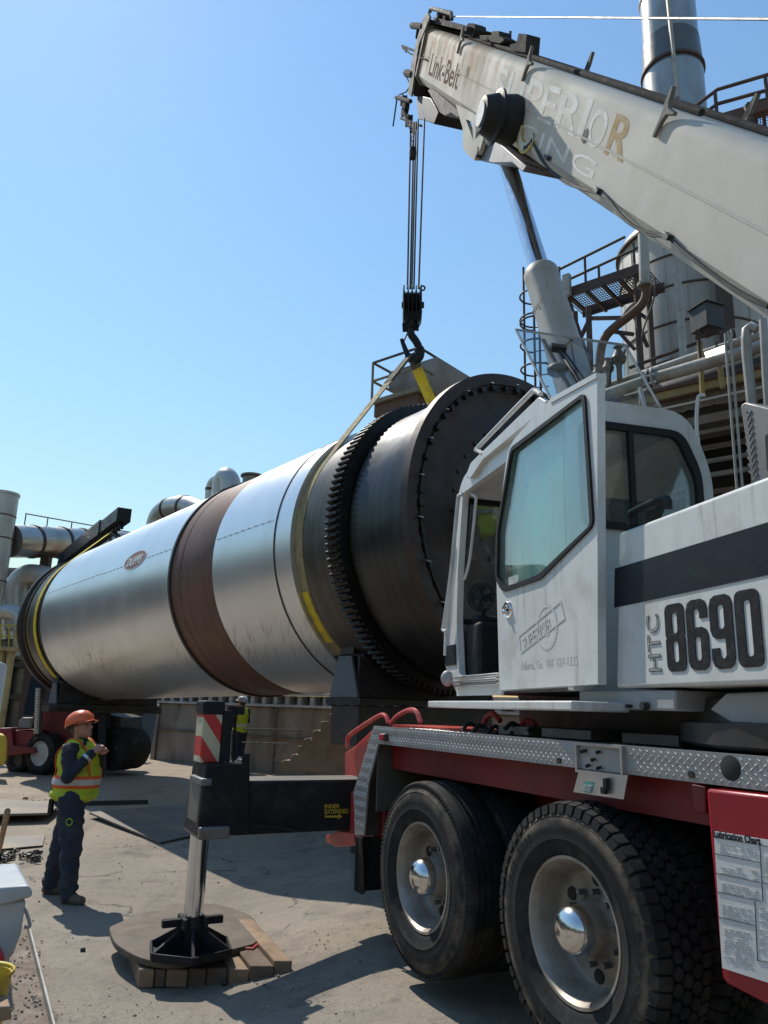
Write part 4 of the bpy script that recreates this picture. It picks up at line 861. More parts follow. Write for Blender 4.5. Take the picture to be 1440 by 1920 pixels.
# red locker in front of the wheels with its chart
lp = [CA.U(x, y, 2.47) for x, y in ((1323, 1478), (1520, 1500), (1520, 1905), (1440, 1886), (1362, 1846), (1353, 1835))]
mb = MB(); mb.prism(lp, CA.n*.5); lock = mb.build('red_locker', K['unshadedred'], crane, bevel=.012)
mb = MB(); mb.prism([CA.U(x, y, 2.52) for x, y in rounded([(1293, 1470), (1322, 1476), (1322, 1527), (1300, 1522)], 6)], CA.n*.15); mb.build('red_bracket', K['red'], crane, bevel=.006)
pk = 2.463
pp = [CA.U(x, y, pk) for x, y in ((1338, 1558), (1500, 1585), (1500, 1862), (1354, 1815))]
mb = MB(); mb.prism(pp, CA.n*.004); pos = mb.build('lubrication_chart', K['paper'], lock)
pL = lambda x, y: CA.U(x, y, pk-.001)
mb = MB(); mb.text('Lubrication Chart', pL(1338, 1569), nrm(pL(1440, 1586)-pL(1338, 1569)), UP, .034, .001, .001, .8); mb.build('chart_title', K['print'], pos, smooth=False)
mb = MB()
for a, b in (((1339, 1600), (1424, 1617)), ((1342, 1637), (1426, 1655)), ((1344, 1672), (1428, 1690)), ((1346, 1719), (1415, 1735)), ((1424, 1578), (1430, 1690)), ((1415, 1690), (1420, 1800)), ((1339, 1570), (1500, 1597)), ((1418, 1800), (1500, 1815)), ((1430, 1655), (1500, 1668))):
    mb.bar(pL(*a), pL(*b), .003, .001)
mb.build('chart_line', K['print'], pos)
K['faintprint'] = mat('faint_grey_print', (.30, .30, .30), .5, 0, (.5, .5, .5), 20, .7)
mb = MB(); r_ = random.Random(3)
for (x0, y0, x1, n) in ((1348, 1580, 1416, 4), (1350, 1620, 1420, 4), (1352, 1655, 1420, 4), (1352, 1695, 1408, 5), (1356, 1740, 1408, 12), (1422, 1700, 1450, 16), (1432, 1605, 1450, 8)):
    for i in range(n):
        y = y0 + i*5.2; t = x0
        while t < x1:
            w_ = r_.uniform(4, 14); e = min(x1, t+w_)
            if r_.random() < .7: dy = lambda x: (x-x0)*.19; mb.bar(pL(t, y+dy(t)), pL(e, y+dy(e)), .0035, .0006)
            t = e+2.5
tag(mb.build('chart_print', K['faintprint'], pos, smooth=False), kind='stuff')
# ---- outrigger beam, jack and foot
jg = UG(372, 1760); JX = CA.n*-1
jd = 5.42
bk0 = 2.70; 
bc = CA.U(664, 1463, 2.62)
def OB(x, y, a): return CA.V(x, y, a)                # on the vertical plane across the carrier at d = a
JA = float(bc@CA.d)
zt_, zb_ = OB(640, 1463, JA)[2], OB(640, 1558, JA)[2]
pR, pL2 = OB(664, 1463, JA), OB(462, 1463, JA)
kj = float(OB(415, 1500, JA)@CA.n); kj1 = float(OB(462, 1500, JA)@CA.n); kj0 = float(OB(372, 1500, JA)@CA.n)
mb = MB(); mb.prism([CA(JA, kj1-.1, zt_), CA(JA, 3.2, zt_), CA(JA, 3.2, zb_), CA(JA, kj1-.1, zb_)], CA.d*.36); beam = mb.build('outrigger_beam', K['black'], crane, bevel=.012)
mb = MB(); mb.prism([CA(JA+.01, kj1-.1, zt_+.0005), CA(JA+.01, 3.2, zt_+.0005), CA(JA+.35, 3.2, zt_+.0005), CA(JA+.35, kj1-.1, zt_+.0005)], UP*.004); mb.build('beam_top', K['plate'], beam)
tx = OB(608, 1516, JA-.004); mb = MB()
mb.text('INNER', tx, -CA.n*-1, UP, .042, .001, .001); mb.text('EXTENDED', OB(608, 1526, JA-.004), CA.n, UP, .042, .001, .001, .92)
a_, b_ = OB(609, 1531, JA-.004), OB(634, 1531, JA-.004)
mb.bar(a_, b_, .0016, .014, up=UP); mb.prism([b_+UP*.018, b_-UP*.018, b_+CA.n*.035], CA.d*.001)
mb.build('yellow_marking', K['yellow'], beam, smooth=False)
# jack housing
yj = JA
jt, jb2 = OB(372, 1432, JA)[2], OB(372, 1566, JA)[2]
mb = MB(); mb.prism([CA(JA-.03, kj0+.03, jt), CA(JA-.03, kj1, jt), CA(JA-.03, kj1+.03, zb_+.02), CA(JA-.03, kj1-.12, jb2), CA(JA-.03, kj0, jb2)], CA.d*.40); jack = mb.build('outrigger_jack', K['black'], crane, bevel=.012)
mb = MB(); mb.box(CA(JA+.15, (kj0+kj1)/2-.06, jb2+.02), (.46, (kj1-kj0)*.62, .08), (CA.d, CA.n, UP)); mb.box(CA(JA+.16, kj0+.02, (jt+jb2)/2-.05), (.30, .03, (jt-jb2)*.7), (CA.d, CA.n, UP)); mb.box(CA(JA+.10, kj0+.03, jb2+.35), (.34, .08, .05), (CA.d, CA.n, UP)); mb.build('jack_collar', K['steel'], jack, bevel=.01)
mb = MB(); mb.box(CA(JA-.045, kj1-.04, jt+.02), (.03, .05, .10), (CA.d, CA.n, UP)); mb.tube(bez([OB(430, 1480, JA-.04), OB(460, 1540, JA-.04), OB(520, 1550, JA-.03), OB(560, 1558, JA-.03)], 5), .008, 6); mb.build('jack_bracket', K['black'], jack)
# striped cover above it
sc0, sc1 = OB(378, 1440, JA), OB(416, 1440, JA); top = OB(400, 1318, JA)[2]
wv2 = float((sc1-sc0)@CA.n)
mst = bpy.data.materials.new('red_cream_stripes'); mst.use_nodes = True; N = mst.node_tree.nodes; L = mst.node_tree.links; b = N['Principled BSDF']; b.inputs['Roughness'].default_value = .45
jc = CA(JA+.17, float(((sc0+sc1)/2)@CA.n), 0)
tc = N.new('ShaderNodeTexCoord'); mp = N.new('ShaderNodeMapping'); mp.inputs['Rotation'].default_value = (0, 0, radians(26.5))
L.new(tc.outputs['Object'], mp.inputs[0])
dt_ = N.new('ShaderNodeVectorMath'); dt_.operation = 'DOT_PRODUCT'; dt_.inputs[1].default_value = (*(CA.n*1.35 + UP*1.0),); L.new(tc.outputs['Object'], dt_.inputs[0])
m1_ = N.new('ShaderNodeMath'); m1_.operation = 'MULTIPLY_ADD'; m1_.inputs[1].default_value = 3.7; m1_.inputs[2].default_value = .30; L.new(dt_.outputs['Value'], m1_.inputs[0])
m2_ = N.new('ShaderNodeMath'); m2_.operation = 'FRACT'; L.new(m1_.outputs[0], m2_.inputs[0]); m3_ = N.new('ShaderNodeMath'); m3_.operation = 'GREATER_THAN'; m3_.inputs[1].default_value = .5; L.new(m2_.outputs[0], m3_.inputs[0])
ns = N.new('ShaderNodeTexNoise'); ns.inputs['Scale'].default_value = 9; ns.inputs['Detail'].default_value = 7; L.new(tc.outputs['Object'], ns.inputs['Vector'])
x1 = N.new('ShaderNodeMix'); x1.data_type = 'RGBA'; x1.inputs[6].default_value = (.50, .47, .33, 1); x1.inputs[7].default_value = (.50, .035, .03, 1); L.new(m3_.outputs[0], x1.inputs[0])
mr = N.new('ShaderNodeMapRange'); mr.inputs[1].default_value = .55; mr.inputs[2].default_value = .75; mr.inputs[4].default_value = .6; L.new(ns.outputs[0], mr.inputs[0])
x2 = N.new('ShaderNodeMix'); x2.data_type = 'RGBA'; x2.inputs[7].default_value = (.16, .12, .08, 1); L.new(x1.outputs[2], x2.inputs[6]); L.new(mr.outputs[0], x2.inputs[0]); L.new(x2.outputs[2], b.inputs['Base Color'])
mb = MB(); mb.box(jc+UP*((jt+top)/2), (.20, wv2, top-jt), (CA.d, CA.n, UP)); mb.build('striped_cover', mst, jack, bevel=.01)
mb = MB(); mb.box(jc+UP*(top-.035), (.215, wv2+.02, .10), (CA.d, CA.n, UP)); mb.build('cover_cap', K['stripe'], jack, bevel=.015)
mb = MB(); mb.box(jc+CA.n*(wv2/2+.03)+UP*((jt+top)/2-.02), (.22, .06, top-jt-.06), (CA.d, CA.n, UP)); mb.tube([jc+CA.n*(wv2/2+.09)+UP*jt, jc+CA.n*(wv2/2+.08)+UP*(top-.05)], .012, 6); mb.tube([jc+CA.n*(wv2/2+.13)+UP*jt, jc+CA.n*(wv2/2+.12)+UP*(top-.1)], .01, 6); mb.box(jc+CA.n*(wv2/2+.12)+UP*(top-.05), (.06, .12, .06), (CA.d, CA.n, UP)); mb.build('cover_frame', K['black'], jack)
mb = MB(); mb.tube(bez([jc+CA.n*(wv2/2+.17+.04*cos(t))+CA.d*(-.10+.06*sin(t))+UP*(jt+.015+.02*(t > 3)) for t in np.linspace(0, 6.6, 12)], 3), .006, 6); mb.build('white_cord', K['paper'], jack)
# rod, foot
fz = gz(jc[0], jc[1])
PADZ = fz + .115 + .055
ft = jc.copy(); ft[2] = 0
zr0 = PADZ + .22
mb = MB(); mb.cyl(ft+UP*zr0, ft+UP*(jb2+.02), .066, n=28); mb.build('jack_rod', K['rod'], jack)
mb = MB(); mb.lathe([(0, .07), (.05, .075), (.12, .075), (.16, .085), (.22, .07)], ft+UP*(PADZ+.02), UP, 20, caps=True)
for sgn in (-1, 1): mb.box(ft+CA.n*.07*sgn+UP*(PADZ+.20), (.20, .03, .07), (CA.d, CA.n, UP))
mb.box(ft+CA.n*.0+UP*(PADZ+.20), (.05, .42, .05), (CA.d, CA.n, UP))
mb.build('foot_socket', K['black'], jack, bevel=.006)
hx6 = [(cos(t)*.30, sin(t)*.30) for t in (radians(20+60*i) for i in range(6))]
mb = MB(); mb.plate([hx6], ft+UP*(PADZ+.012), CA.n, CA.d, .02)
for i in range(6):
    a, b2 = hx6[i], hx6[(i+1) % 6]; A_ = ft+CA.n*a[0]+CA.d*a[1]+UP*(PADZ+.035); B_ = ft+CA.n*b2[0]+CA.d*b2[1]+UP*(PADZ+.035); mb.bar(A_, B_, .015, .04)
    v = CA.n*a[0]+CA.d*a[1]; t = nrm(np.cross(UP, v)); mb.prism([ft+v*.97+UP*(PADZ+.02)-t*.012, ft+v*.97+UP*(PADZ+.055)-t*.012, ft+v*.22+UP*(PADZ+.18)-t*.012, ft+v*.22+UP*(PADZ+.02)-t*.012], t*.024)
mb.build('jack_foot', K['black'], jack, bevel=.004)
# ---- outrigger pad and its timbers (things of their own)
pc = UZ(347, 1752, PADZ)
padl = [UZ(x, y, PADZ) for x, y in rounded([(204, 1738), (262, 1712), (400, 1690), (474, 1716), (489, 1744), (482, 1768), (330, 1807), (262, 1797), (214, 1768)], [6, 12, 40, 30, 20, 20, 60, 60, 30])]
mb = MB(); mb.prism(padl, -UP*.042); pad = mb.build('outrigger_pad', K['rustpad'], None, loc=(pc[0], pc[1], PADZ-.05), bevel=.006)
tag(pad, 'round rusty outrigger pad with red handles under the jack foot', 'outrigger pad')
for (a, b, c) in (((330, 1793), (352, 1800), (373, 1790)), ((460, 1779), (470, 1782), (482, 1762))):
    A_, M_, B_ = UZ(*a, PADZ-.02), UZ(*b, PADZ-.03), UZ(*c, PADZ-.02); out_ = nrm((A_+B_)/2-pc)*A3(1, 1, 0)
    mb = MB(); mb.tube([A_, A_+out_*.05, B_+out_*.05, B_], .013, 8); mb.build('red_handle', K['brightred'], pad)
# timbers: laid side by side
t0, t1 = UG(256, 1851), UG(548, 1818); td = nrm((t1-t0)*A3(1, 1, 0)); tl = nrm((UG(446, 1732)-UG(548, 1814))*A3(1, 1, 0)); span = np.linalg.norm((t1-t0)*A3(1, 1, 0))
ws_ = [.085, .06, .115, .10, .11, .105, .13, .10]; ws_ = [w*span/sum(ws_) for w in ws_]; p = 0; ttone = (0, 1, 0, 2, 1, 0, 2, 0)
K['wood2'] = mat('pale_timber', (.40, .28, .17), .75, 0, (.28, .18, .10), 5, .8, dirt=(.10, .07, .05), dscale=4, damt=.55, bump=.25, bscale=20)
K['wood3'] = mat('dark_timber', (.18, .12, .08), .8, 0, (.10, .065, .045), 5, .8, dirt=(.06, .045, .035), dscale=4, damt=.6, bump=.25, bscale=20)
tlab = ['dark squared timber at the left end under the outrigger pad', 'narrow timber second from the left end under the pad', 'third timber from the left below the pad', 'fourth timber from the left, below the front red pad handle', 'fifth timber from the left below the pad', 'sixth timber from the left below the pad', 'timber beside the right end timber under the pad', 'pale timber at the right end sticking out past the pad']
for i, w_ in enumerate(ws_):
    ln = rnd.uniform(1.08, 1.18); sh = rnd.uniform(-.035, .02); c = t0*A3(1, 1, 0) + td*(p+w_/2) + tl*(ln/2+sh); z = gz(c[0], c[1])
    mb = MB(); mb.box(c + UP*(z+.0585), (w_-.006, ln, .114+rnd.uniform(-.006, 0)), (nrm(td+tl*rnd.uniform(-.01, .01)), tl, UP)); o = mb.build('timber', K[('wood', 'wood3', 'wood3')[ttone[i]] if i != 7 else 'wood'], None, bevel=.008, loc=tuple(c+UP*z)); tag(o, tlab[i], 'timber', 'timbers under the outrigger pad')
    p += w_
# ================================================================== rotary drum
DAX = A3(-.630, .777, -.021); DAX /= np.linalg.norm(DAX); D0 = A3(1.549, 8.0, 3.531)
DE = nrm(np.cross(UP, DAX))*-1; DE = nrm(np.cross(DAX, UP)); DV = np.cross(DE, DAX)   # DE = right of the axis, DV up
def DP(t, r, a): return D0 + DAX*t + (DE*cos(a) + DV*sin(a))*r
drum = thing('rotary_drum', 'huge steel rotary drum with toothed ring gear hung from the crane', 'rotary drum', tuple(DP(6, 0, 0)-UP*1.7))
def brushed(name, col, rough, metal, ring=True, dirt=None, damt=.4, yel=0):
    m = mat(name, col, rough, metal, tuple(q*.8 for q in col), 3, .5, dirt=dirt, dscale=1.6, damt=damt); return m
def axis_streaks(m, amt=.25, sc=(1.2, 40)):
    """thin marks that run round the drum: noise stretched along its hoops"""
    N = m.node_tree.nodes; L = m.node_tree.links; b = N['Principled BSDF']; tc = N.new('ShaderNodeTexCoord')
    d = N.new('ShaderNodeVectorMath'); d.operation = 'DOT_PRODUCT'; d.inputs[1].default_value = tuple(DAX); L.new(tc.outputs['Object'], d.inputs[0])
    n = N.new('ShaderNodeTexNoise'); n.noise_dimensions = '4D'; n.inputs['Scale'].default_value = .5; n.inputs['Detail'].default_value = 6
    w = N.new('ShaderNodeMath'); w.operation = 'MULTIPLY'; w.inputs[1].default_value = sc[1]; L.new(d.outputs['Value'], w.inputs[0]); L.new(w.outputs[0], n.inputs['W']); L.new(tc.outputs['Object'], n.inputs['Vector'])
    src = b.inputs['Base Color'].links[0].from_socket; x = N.new('ShaderNodeMix'); x.data_type = 'RGBA'; x.blend_type = 'MULTIPLY'; x.inputs[0].default_value = 1
    r = N.new('ShaderNodeMapRange'); r.inputs[1].default_value = .35; r.inputs[2].default_value = .65; r.inputs[3].default_value = 1-amt; r.inputs[4].default_value = 1; L.new(n.outputs[0], r.inputs[0])
    L.new(src, x.inputs[6]); L.new(r.outputs[0], x.inputs[7]); L.new(x.outputs[2], b.inputs['Base Color']); return m
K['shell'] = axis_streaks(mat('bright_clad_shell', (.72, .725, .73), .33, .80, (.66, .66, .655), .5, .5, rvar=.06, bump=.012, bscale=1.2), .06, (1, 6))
def weed_reflection(m):  # reflected weeds low on the shell, painted as streaks in its colour
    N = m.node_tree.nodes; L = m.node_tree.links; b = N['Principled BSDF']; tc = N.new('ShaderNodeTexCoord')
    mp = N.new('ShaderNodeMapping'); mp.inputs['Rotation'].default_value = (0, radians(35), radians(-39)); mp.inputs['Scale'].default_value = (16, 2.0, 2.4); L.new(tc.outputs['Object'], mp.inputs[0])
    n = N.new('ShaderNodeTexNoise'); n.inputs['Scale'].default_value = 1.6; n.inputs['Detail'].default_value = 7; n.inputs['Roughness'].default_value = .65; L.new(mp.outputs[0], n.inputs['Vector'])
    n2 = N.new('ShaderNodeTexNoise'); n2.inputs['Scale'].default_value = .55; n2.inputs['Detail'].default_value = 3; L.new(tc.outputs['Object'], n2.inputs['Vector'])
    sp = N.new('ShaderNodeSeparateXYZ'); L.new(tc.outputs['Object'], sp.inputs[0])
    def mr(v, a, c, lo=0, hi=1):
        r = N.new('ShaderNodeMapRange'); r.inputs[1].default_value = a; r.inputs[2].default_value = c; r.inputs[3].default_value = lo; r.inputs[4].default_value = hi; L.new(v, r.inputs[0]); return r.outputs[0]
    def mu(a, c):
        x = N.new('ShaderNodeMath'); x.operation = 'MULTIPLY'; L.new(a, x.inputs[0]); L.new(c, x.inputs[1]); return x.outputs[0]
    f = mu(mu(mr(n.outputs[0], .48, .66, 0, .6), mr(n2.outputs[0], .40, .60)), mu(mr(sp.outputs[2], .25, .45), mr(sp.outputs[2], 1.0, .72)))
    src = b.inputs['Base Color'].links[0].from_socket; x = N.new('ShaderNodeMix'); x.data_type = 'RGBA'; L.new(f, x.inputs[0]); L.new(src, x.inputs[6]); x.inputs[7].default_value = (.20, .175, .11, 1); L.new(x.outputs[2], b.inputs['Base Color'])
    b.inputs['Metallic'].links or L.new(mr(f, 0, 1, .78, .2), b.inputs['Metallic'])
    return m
weed_reflection(K['shell'])
K['rustband'] = axis_streaks(mat('rusty_drum_band', (.165, .075, .048), .6, .1, (.105, .055, .04), 2, .8, dirt=(.16, .10, .07), dscale=2, damt=.5), .3)
K['bandsteel'] = axis_streaks(mat('worn_running_band', (.11, .098, .088), .42, .45, (.058, .052, .045), 1.5, .8, dirt=(.055, .05, .022), dscale=1.3, damt=.85), .45)
K['darkband'] = axis_streaks(mat('dark_blue_grey_band', (.042, .046, .050), .33, .5, (.026, .026, .027), 1.2, .8, dirt=(.040, .038, .015), dscale=1.0, damt=.9), .4)
K['greasesteel'] = axis_streaks(mat('greasy_dark_steel', (.07, .065, .055), .42, .55, (.045, .043, .032), 2, .8, dirt=(.14, .115, .035), dscale=1.7, damt=.6), .5)
K['flange'] = mat('dark_brown_flange', (.05, .035, .03), .5, .5, (.035, .03, .028), 3, .7, dirt=(.09, .06, .045), damt=.5)
K['gear'] = mat('greased_gear_steel', (.022, .022, .024), .42, .6, (.04, .038, .036), 4, .6, dirt=(.09, .075, .05), dscale=5, damt=.4)
def ring(name, prof, m, parent=None, n=128, **kw):
    mb = MB(); mb.lathe(prof, D0, DAX, n); return mb.build(name, K[m], parent or drum, **kw)
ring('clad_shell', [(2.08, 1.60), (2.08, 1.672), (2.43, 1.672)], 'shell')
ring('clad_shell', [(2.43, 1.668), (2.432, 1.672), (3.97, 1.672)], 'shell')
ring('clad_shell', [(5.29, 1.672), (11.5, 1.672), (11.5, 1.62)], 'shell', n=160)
for t in (2.425,):
    mb = MB(); mb.lathe([(t-.012, 1.674), (t-.010, 1.681), (t+.010, 1.681), (t+.012, 1.674)], D0, DAX, 128); mb.build('clad_strap', K['darksteel'], drum)
ring('rust_band', [(3.96, 1.655), (3.98, 1.66), (4.6, 1.665), (4.95, 1.665), (4.955, 1.67), (5.16, 1.672), (5.25, 1.672)], 'rustband')
ring('band_rim', [(5.24, 1.64), (5.24, 1.70), (5.30, 1.70), (5.30, 1.64)], 'darksteel')
ring('drum_shell', [(.0, 1.56), (.36, 1.56), (.36, 1.555), (1.1, 1.55), (1.42, 1.55), (2.1, 1.55), (2.1, 1.5)], 'greasesteel')
ring('front_band', [(.10, 1.62), (.105, 1.635), (.38, 1.635), (.385, 1.60)], 'darkband')
ring('running_band', [(.385, 1.59), (.39, 1.605), (.70, 1.605), (.705, 1.60), (1.02, 1.60), (1.03, 1.56)], 'darkband')
ring('rear_band', [(1.42, 1.56), (1.425, 1.615), (1.90, 1.615), (1.905, 1.58)], 'bandsteel')
ring('dark_groove', [(1.90, 1.585), (2.08, 1.585)], 'greasesteel')
fl = ring('front_flange', [(.10, 1.60), (.10, 1.722), (.0, 1.722), (.0, 1.60), (.02, 1.595), (.02, 1.52)], 'flange')
fp = ring('front_plate', [(.02, 1.585), (.035, 1.56), (.035, 1.20), (.03, 1.19), (.03, .55), (.02, .54), (.02, .001)], 'flange', n=96)
for i in range(60):
    a = 2*pi*i/60+.03*sin(i*7); c = DP(0.0, 1.555, a); mb = MB(); mb.box(c, (.04+.05*((i*5) % 7)/7, .05, .05), (nrm(DE*-sin(a)+DV*cos(a)), DE*cos(a)+DV*sin(a), DAX)); mb.build('clamp_block', K['gear'], fl, smooth=False)
for i in range(24):
    a = 2*pi*i/24+.1; c = DP(-.02, 1.60, a); t_ = nrm(DE*-sin(a)+DV*cos(a)); mb = MB(); mb.bar(c, c-DAX*.05+t_*.02, .03, .012); mb.build('clamp_tongue', K['alu'], fl, smooth=False)
for rr_, n_ in ((1.10, 32), (.72, 20)):
    for i in range(n_):
        a = 2*pi*i/n_; c = DP(.035, rr_, a); mb = MB(); mb.cyl(c-DAX*.03, c, .022, n=6); mb.build('plate_bolt', K['darksteel'], fp)
# ring gear
NT = 136
mb = MB(); mb.lathe([(1.12, 1.57), (1.12, 1.682), (1.32, 1.682), (1.32, 1.57)], D0, DAX, NT*2, closed=True); gr = mb.build('ring_gear', K['gear'], drum)
mb = MB()
for i in range(NT):
    a = 2*pi*i/NT; q = 2*pi/NT; b = []
    for t in (1.12, 1.32):
        for r, w in ((1.680, .30), (1.70, .26), (1.722, .20), (1.735, .10)):
            b.append(DP(t, r, a-q*w)); 
        for r, w in ((1.735, .10), (1.722, .20), (1.70, .26), (1.680, .30)): b.append(DP(t, r, a+q*w))
    mb.rings([b[:8], b[8:]])
tag(mb.build('gear_tooth', K['gear'], gr, smooth=False), kind='stuff')
# far end
ring('far_band', [(11.5, 1.60), (12.1, 1.60), (12.1, 1.625), (12.6, 1.625), (12.6, 1.585), (13.1, 1.58)], 'bandsteel')
ring('far_flange', [(12.72, 1.56), (12.72, 1.64), (12.80, 1.64), (12.80, 1.60), (13.08, 1.60), (13.10, 1.676), (13.24, 1.676), (13.24, 1.0)], 'flange')
ring('yellow_ring', [(12.64, 1.59), (12.645, 1.607), (12.70, 1.607), (12.705, 1.59)], 'yellow')
mb = MB(); mb.lathe([(13.2, 1.6), (13.2, .001)], D0, DAX, 64); mb.build('far_plate', K['flange'], drum)
# cladding seams, rivets, dents, emblem
def onshell(x, y, R):
    d = ray(x, y); w = CAMP-D0; a = d-DAX*(d@DAX); b = w-DAX*(w@DAX); A_ = a@a; B_ = 2*a@b; C_ = b@b-R*R; s = (-B_-sqrt(max(0, B_*B_-4*A_*C_)))/(2*A_); p = CAMP+d*s; q = p-D0
    return float(q@DAX), atan2(float(q@DV), float(q@DE))
for t0_, t1_, (x, y) in ((2.5, 3.95, (470, 990)), (5.35, 8.3, (215, 1068)), (8.3, 11.4, (110, 1105))):
    mb = MB(); tt, aa = onshell(x, y, 1.672); mb.bar(DP(t0_, 1.6735, aa), DP(t1_, 1.6735, aa), .004, .003, up=DE*cos(aa)+DV*sin(aa))
    n_ = int((t1_-t0_)/.16)
    for i in range(n_): mb.ell(DP(t0_+.1+i*.16, 1.674, aa), (.012, .012, .012), n=6, m=4)
    mb.build('clad_seam', K['alu'], drum)
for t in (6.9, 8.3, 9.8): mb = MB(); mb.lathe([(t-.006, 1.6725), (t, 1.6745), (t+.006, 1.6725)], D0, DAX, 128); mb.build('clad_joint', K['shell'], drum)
tL, aL = onshell(253, 1050, 1.675)
def curved(mb0, t0_, a0_, R):        # bend flat (x along -axis, y up) print onto the shell
    out = MB(); out.f = mb0.f; out.mi = mb0.mi
    out.v = [tuple(DP(t0_-x, R+z, a0_-y/R)) for x, y, z in mb0.v]; return out
oval = lambda a, b, n=44: [(a*cos(2*pi*i/n), b*sin(2*pi*i/n)) for i in range(n)]
K['logored'] = mat('faded_red_emblem', (.22, .085, .065), .5, 0, (.30, .13, .10), 6, .5)
E3 = (A3(0, 0, 0), A3(1, 0, 0), A3(0, 1, 0))
m0 = MB(); m0.plate([oval(.44, .165)], *E3, .002); lg = curved(m0, tL, aL, 1.675).build('emblem', K['logored'], drum, smooth=False)
m0 = MB(); m0.plate([oval(.44, .165), oval(.42, .15)], A3(0, 0, .003), *E3[1:], .002); m0.text('DUPPS', A3(-.33, -.08, .003), *E3[1:], .205, .002, .008, 1.0, 1.0, shear=.25); curved(m0, tL, aL, 1.675).build('emblem_lettering', K['paper'], lg, smooth=False)
# spare tone for the weed reflections painted low on the shell
K['weedtone'] = mat('weed_reflection_tone', (.16, .125, .075), .75, 0, (.12, .09, .055), 5, .6)
r_ = random.Random(11); mb = MB()
# ================================================================== slings, hook
HK = 9.70
hook = thing('hook_block', 'black crane hook block hanging on its wire ropes', 'hook block', tuple(UY(771, 680, HK)))
def H(x, y, k=HK): return UY(x, y, k)
mb = MB()
xa = nrm(H(790, 545)-H(757, 545))
for i, (x0, w_) in enumerate(((755.5, 3), (764, 2), (771.5, 2), (779, 2), (787, 3.5))):
    e = 4 if i in (0, 4) else 0
    prof = rounded([(-.13, 543), (.13, 543), (.17, 560), (.17, 590), (.10, 606-e), (-.10, 606-e), (-.17, 590), (-.17, 560)], [0]*8)
    mb = MB(); mb.prism([H(x0, y, HK)+A3(0, d_, 0) for d_, y in prof], xa*w_*.0067); mb.build('cheek_plate', K['black'], hook, bevel=.006)
for x in (761, 768.5, 776, 783.5):
    mb = MB(); mb.lathe([(-.018, .10), (-.016, .165), (0, .13), (.016, .165), (.018, .10)], H(x, 568, HK), xa, 24, caps=True); mb.build('sheave', K['darksteel'], hook)
mb = MB(); mb.cyl(H(753, 572), H(795, 572), .045, n=14); mb.build('centre_pin', K['darksteel'], hook)
mb = MB(); mb.prism([H(*q, HK-.1) for q in ((756, 580), (792, 582), (789, 598), (783, 607), (780, 598), (766, 597), (763, 606), (756, 598))], A3(0, .2, 0)); mb.build('trunnion', K['black'], hook, bevel=.008)
mb = MB(); mb.lathe([(-.012+.012*cos(t), .035+.012*sin(t)) for t in np.linspace(0, 2*pi, 8)], H(792, 541), A3(0, 1, 0), 16); mb.build('becket_eye', K['black'], hook)
mb = MB(); mb.cyl(H(771, 598), H(771, 616), .10, .075, n=18)
for q in ((758, 606), (759, 622)), ((782, 606), (781, 620)): mb.bar(H(*q[0]), H(*q[1]), .03, .06)
mb.build('swivel', K['black'], hook, bevel=.005)
hk = bez([H(*q) for q in ((769, 612), (771, 627), (780, 640), (786, 654), (785, 668), (777, 675), (766, 668), (758, 650), (753, 636))], 5)
mb = MB(); n_ = len(hk); mb.tube(hk, [(.055 if i/n_ < .5 else .055-.03*(i/n_-.5)*2) + (.018 if .35 < i/n_ < .75 else 0) for i in range(n_)], 12); mb.build('hook', K['black'], hook)
mb = MB(); mb.tube([H(763, 626), H(757, 640)], .012, 6); mb.build('safety_latch', K['steel'], hook)
ropes = [((770, 228), (764, 542)), ((776, 232), (769, 542)), ((780, 228), (772, 542)), ((784, 224), (776, 542)), ((796, 222), (785, 542))]
rl = ['wire rope', ]
for i, (a, b) in enumerate(ropes):
    mb = MB(); mb.tube([H(*a, HK+.02*i), H(*b, HK-.08+.04*i)], .013, 6); mb.build('hoist_rope', K['rope'], hook)
mb = MB(); c = H(774, 287, HK-.08); mb.lathe([(-.10, .02), (-.09, .05), (0, .055), (.08, .05), (.10, .02)], c, UP, 16, caps=True); ww = mb.build('limit_weight', K['black'], hook)
mb = MB()
for i in range(9): mb.lathe([(-.006+.006*cos(t), .016+.006*sin(t)) for t in np.linspace(0, 2*pi, 6)], H(769+i*.6, 240+i*4.2, HK-.08), A3(1, 0, 0) if i % 2 else A3(0, 1, 0), 8)
mb.build('limit_chain', K['rope'], ww)
# sling: a loop in the plane across the drum
def sling_loop(t, top3, R, w, th, off=0):
    """band from the hook, tangent to the drum both sides and round beneath"""
    q = top3 - D0; tt = float(q@DAX); ha = atan2(float(q@DV), float(q@DE)); hr = sqrt(float(q@DV)**2+float(q@DE)**2)
    b = math.acos(R/hr); a1, a2 = ha+b, ha-b
    return tt, a1, a2
def band(mb, pts, w, th, wd):
    R = []
    for i, p in enumerate(pts):
        d = nrm(pts[min(i+1, len(pts)-1)]-pts[max(i-1, 0)]); x = nrm(wd - d*(wd@d)); n = np.cross(d, x); ww_ = w[i] if hasattr(w, '__len__') else w
        R.append([p-x*ww_/2-n*th/2, p+x*ww_/2-n*th/2, p+x*ww_/2+n*th/2, p-x*ww_/2+n*th/2])
    return mb.rings(R)
TS = 2.0; hp0 = H(770, 664)
tt, a1, a2 = sling_loop(TS, hp0, 1.62, .1, .01)
L1, L2 = DP(TS, 1.61, a1), DP(TS, 1.61, a2)
sl1 = thing('lifting_sling', 'worn yellow webbing sling round the drum beside the ring gear', 'lifting sling', tuple(DP(TS, 1.62, -pi/2)))
la = [hp0 + (L1-hp0)*q for q in np.linspace(.02, 1, 12)]
arc = [DP(TS, 1.61, a) for a in np.linspace(a1, a2+2*pi, 60)]
mb = MB(); band(mb, la[2:] + arc[1:], [.17]*10 + [.17]*59, .014, DAX); mb.build('sling_strap', K['olddsling'], sl1, weld=False)
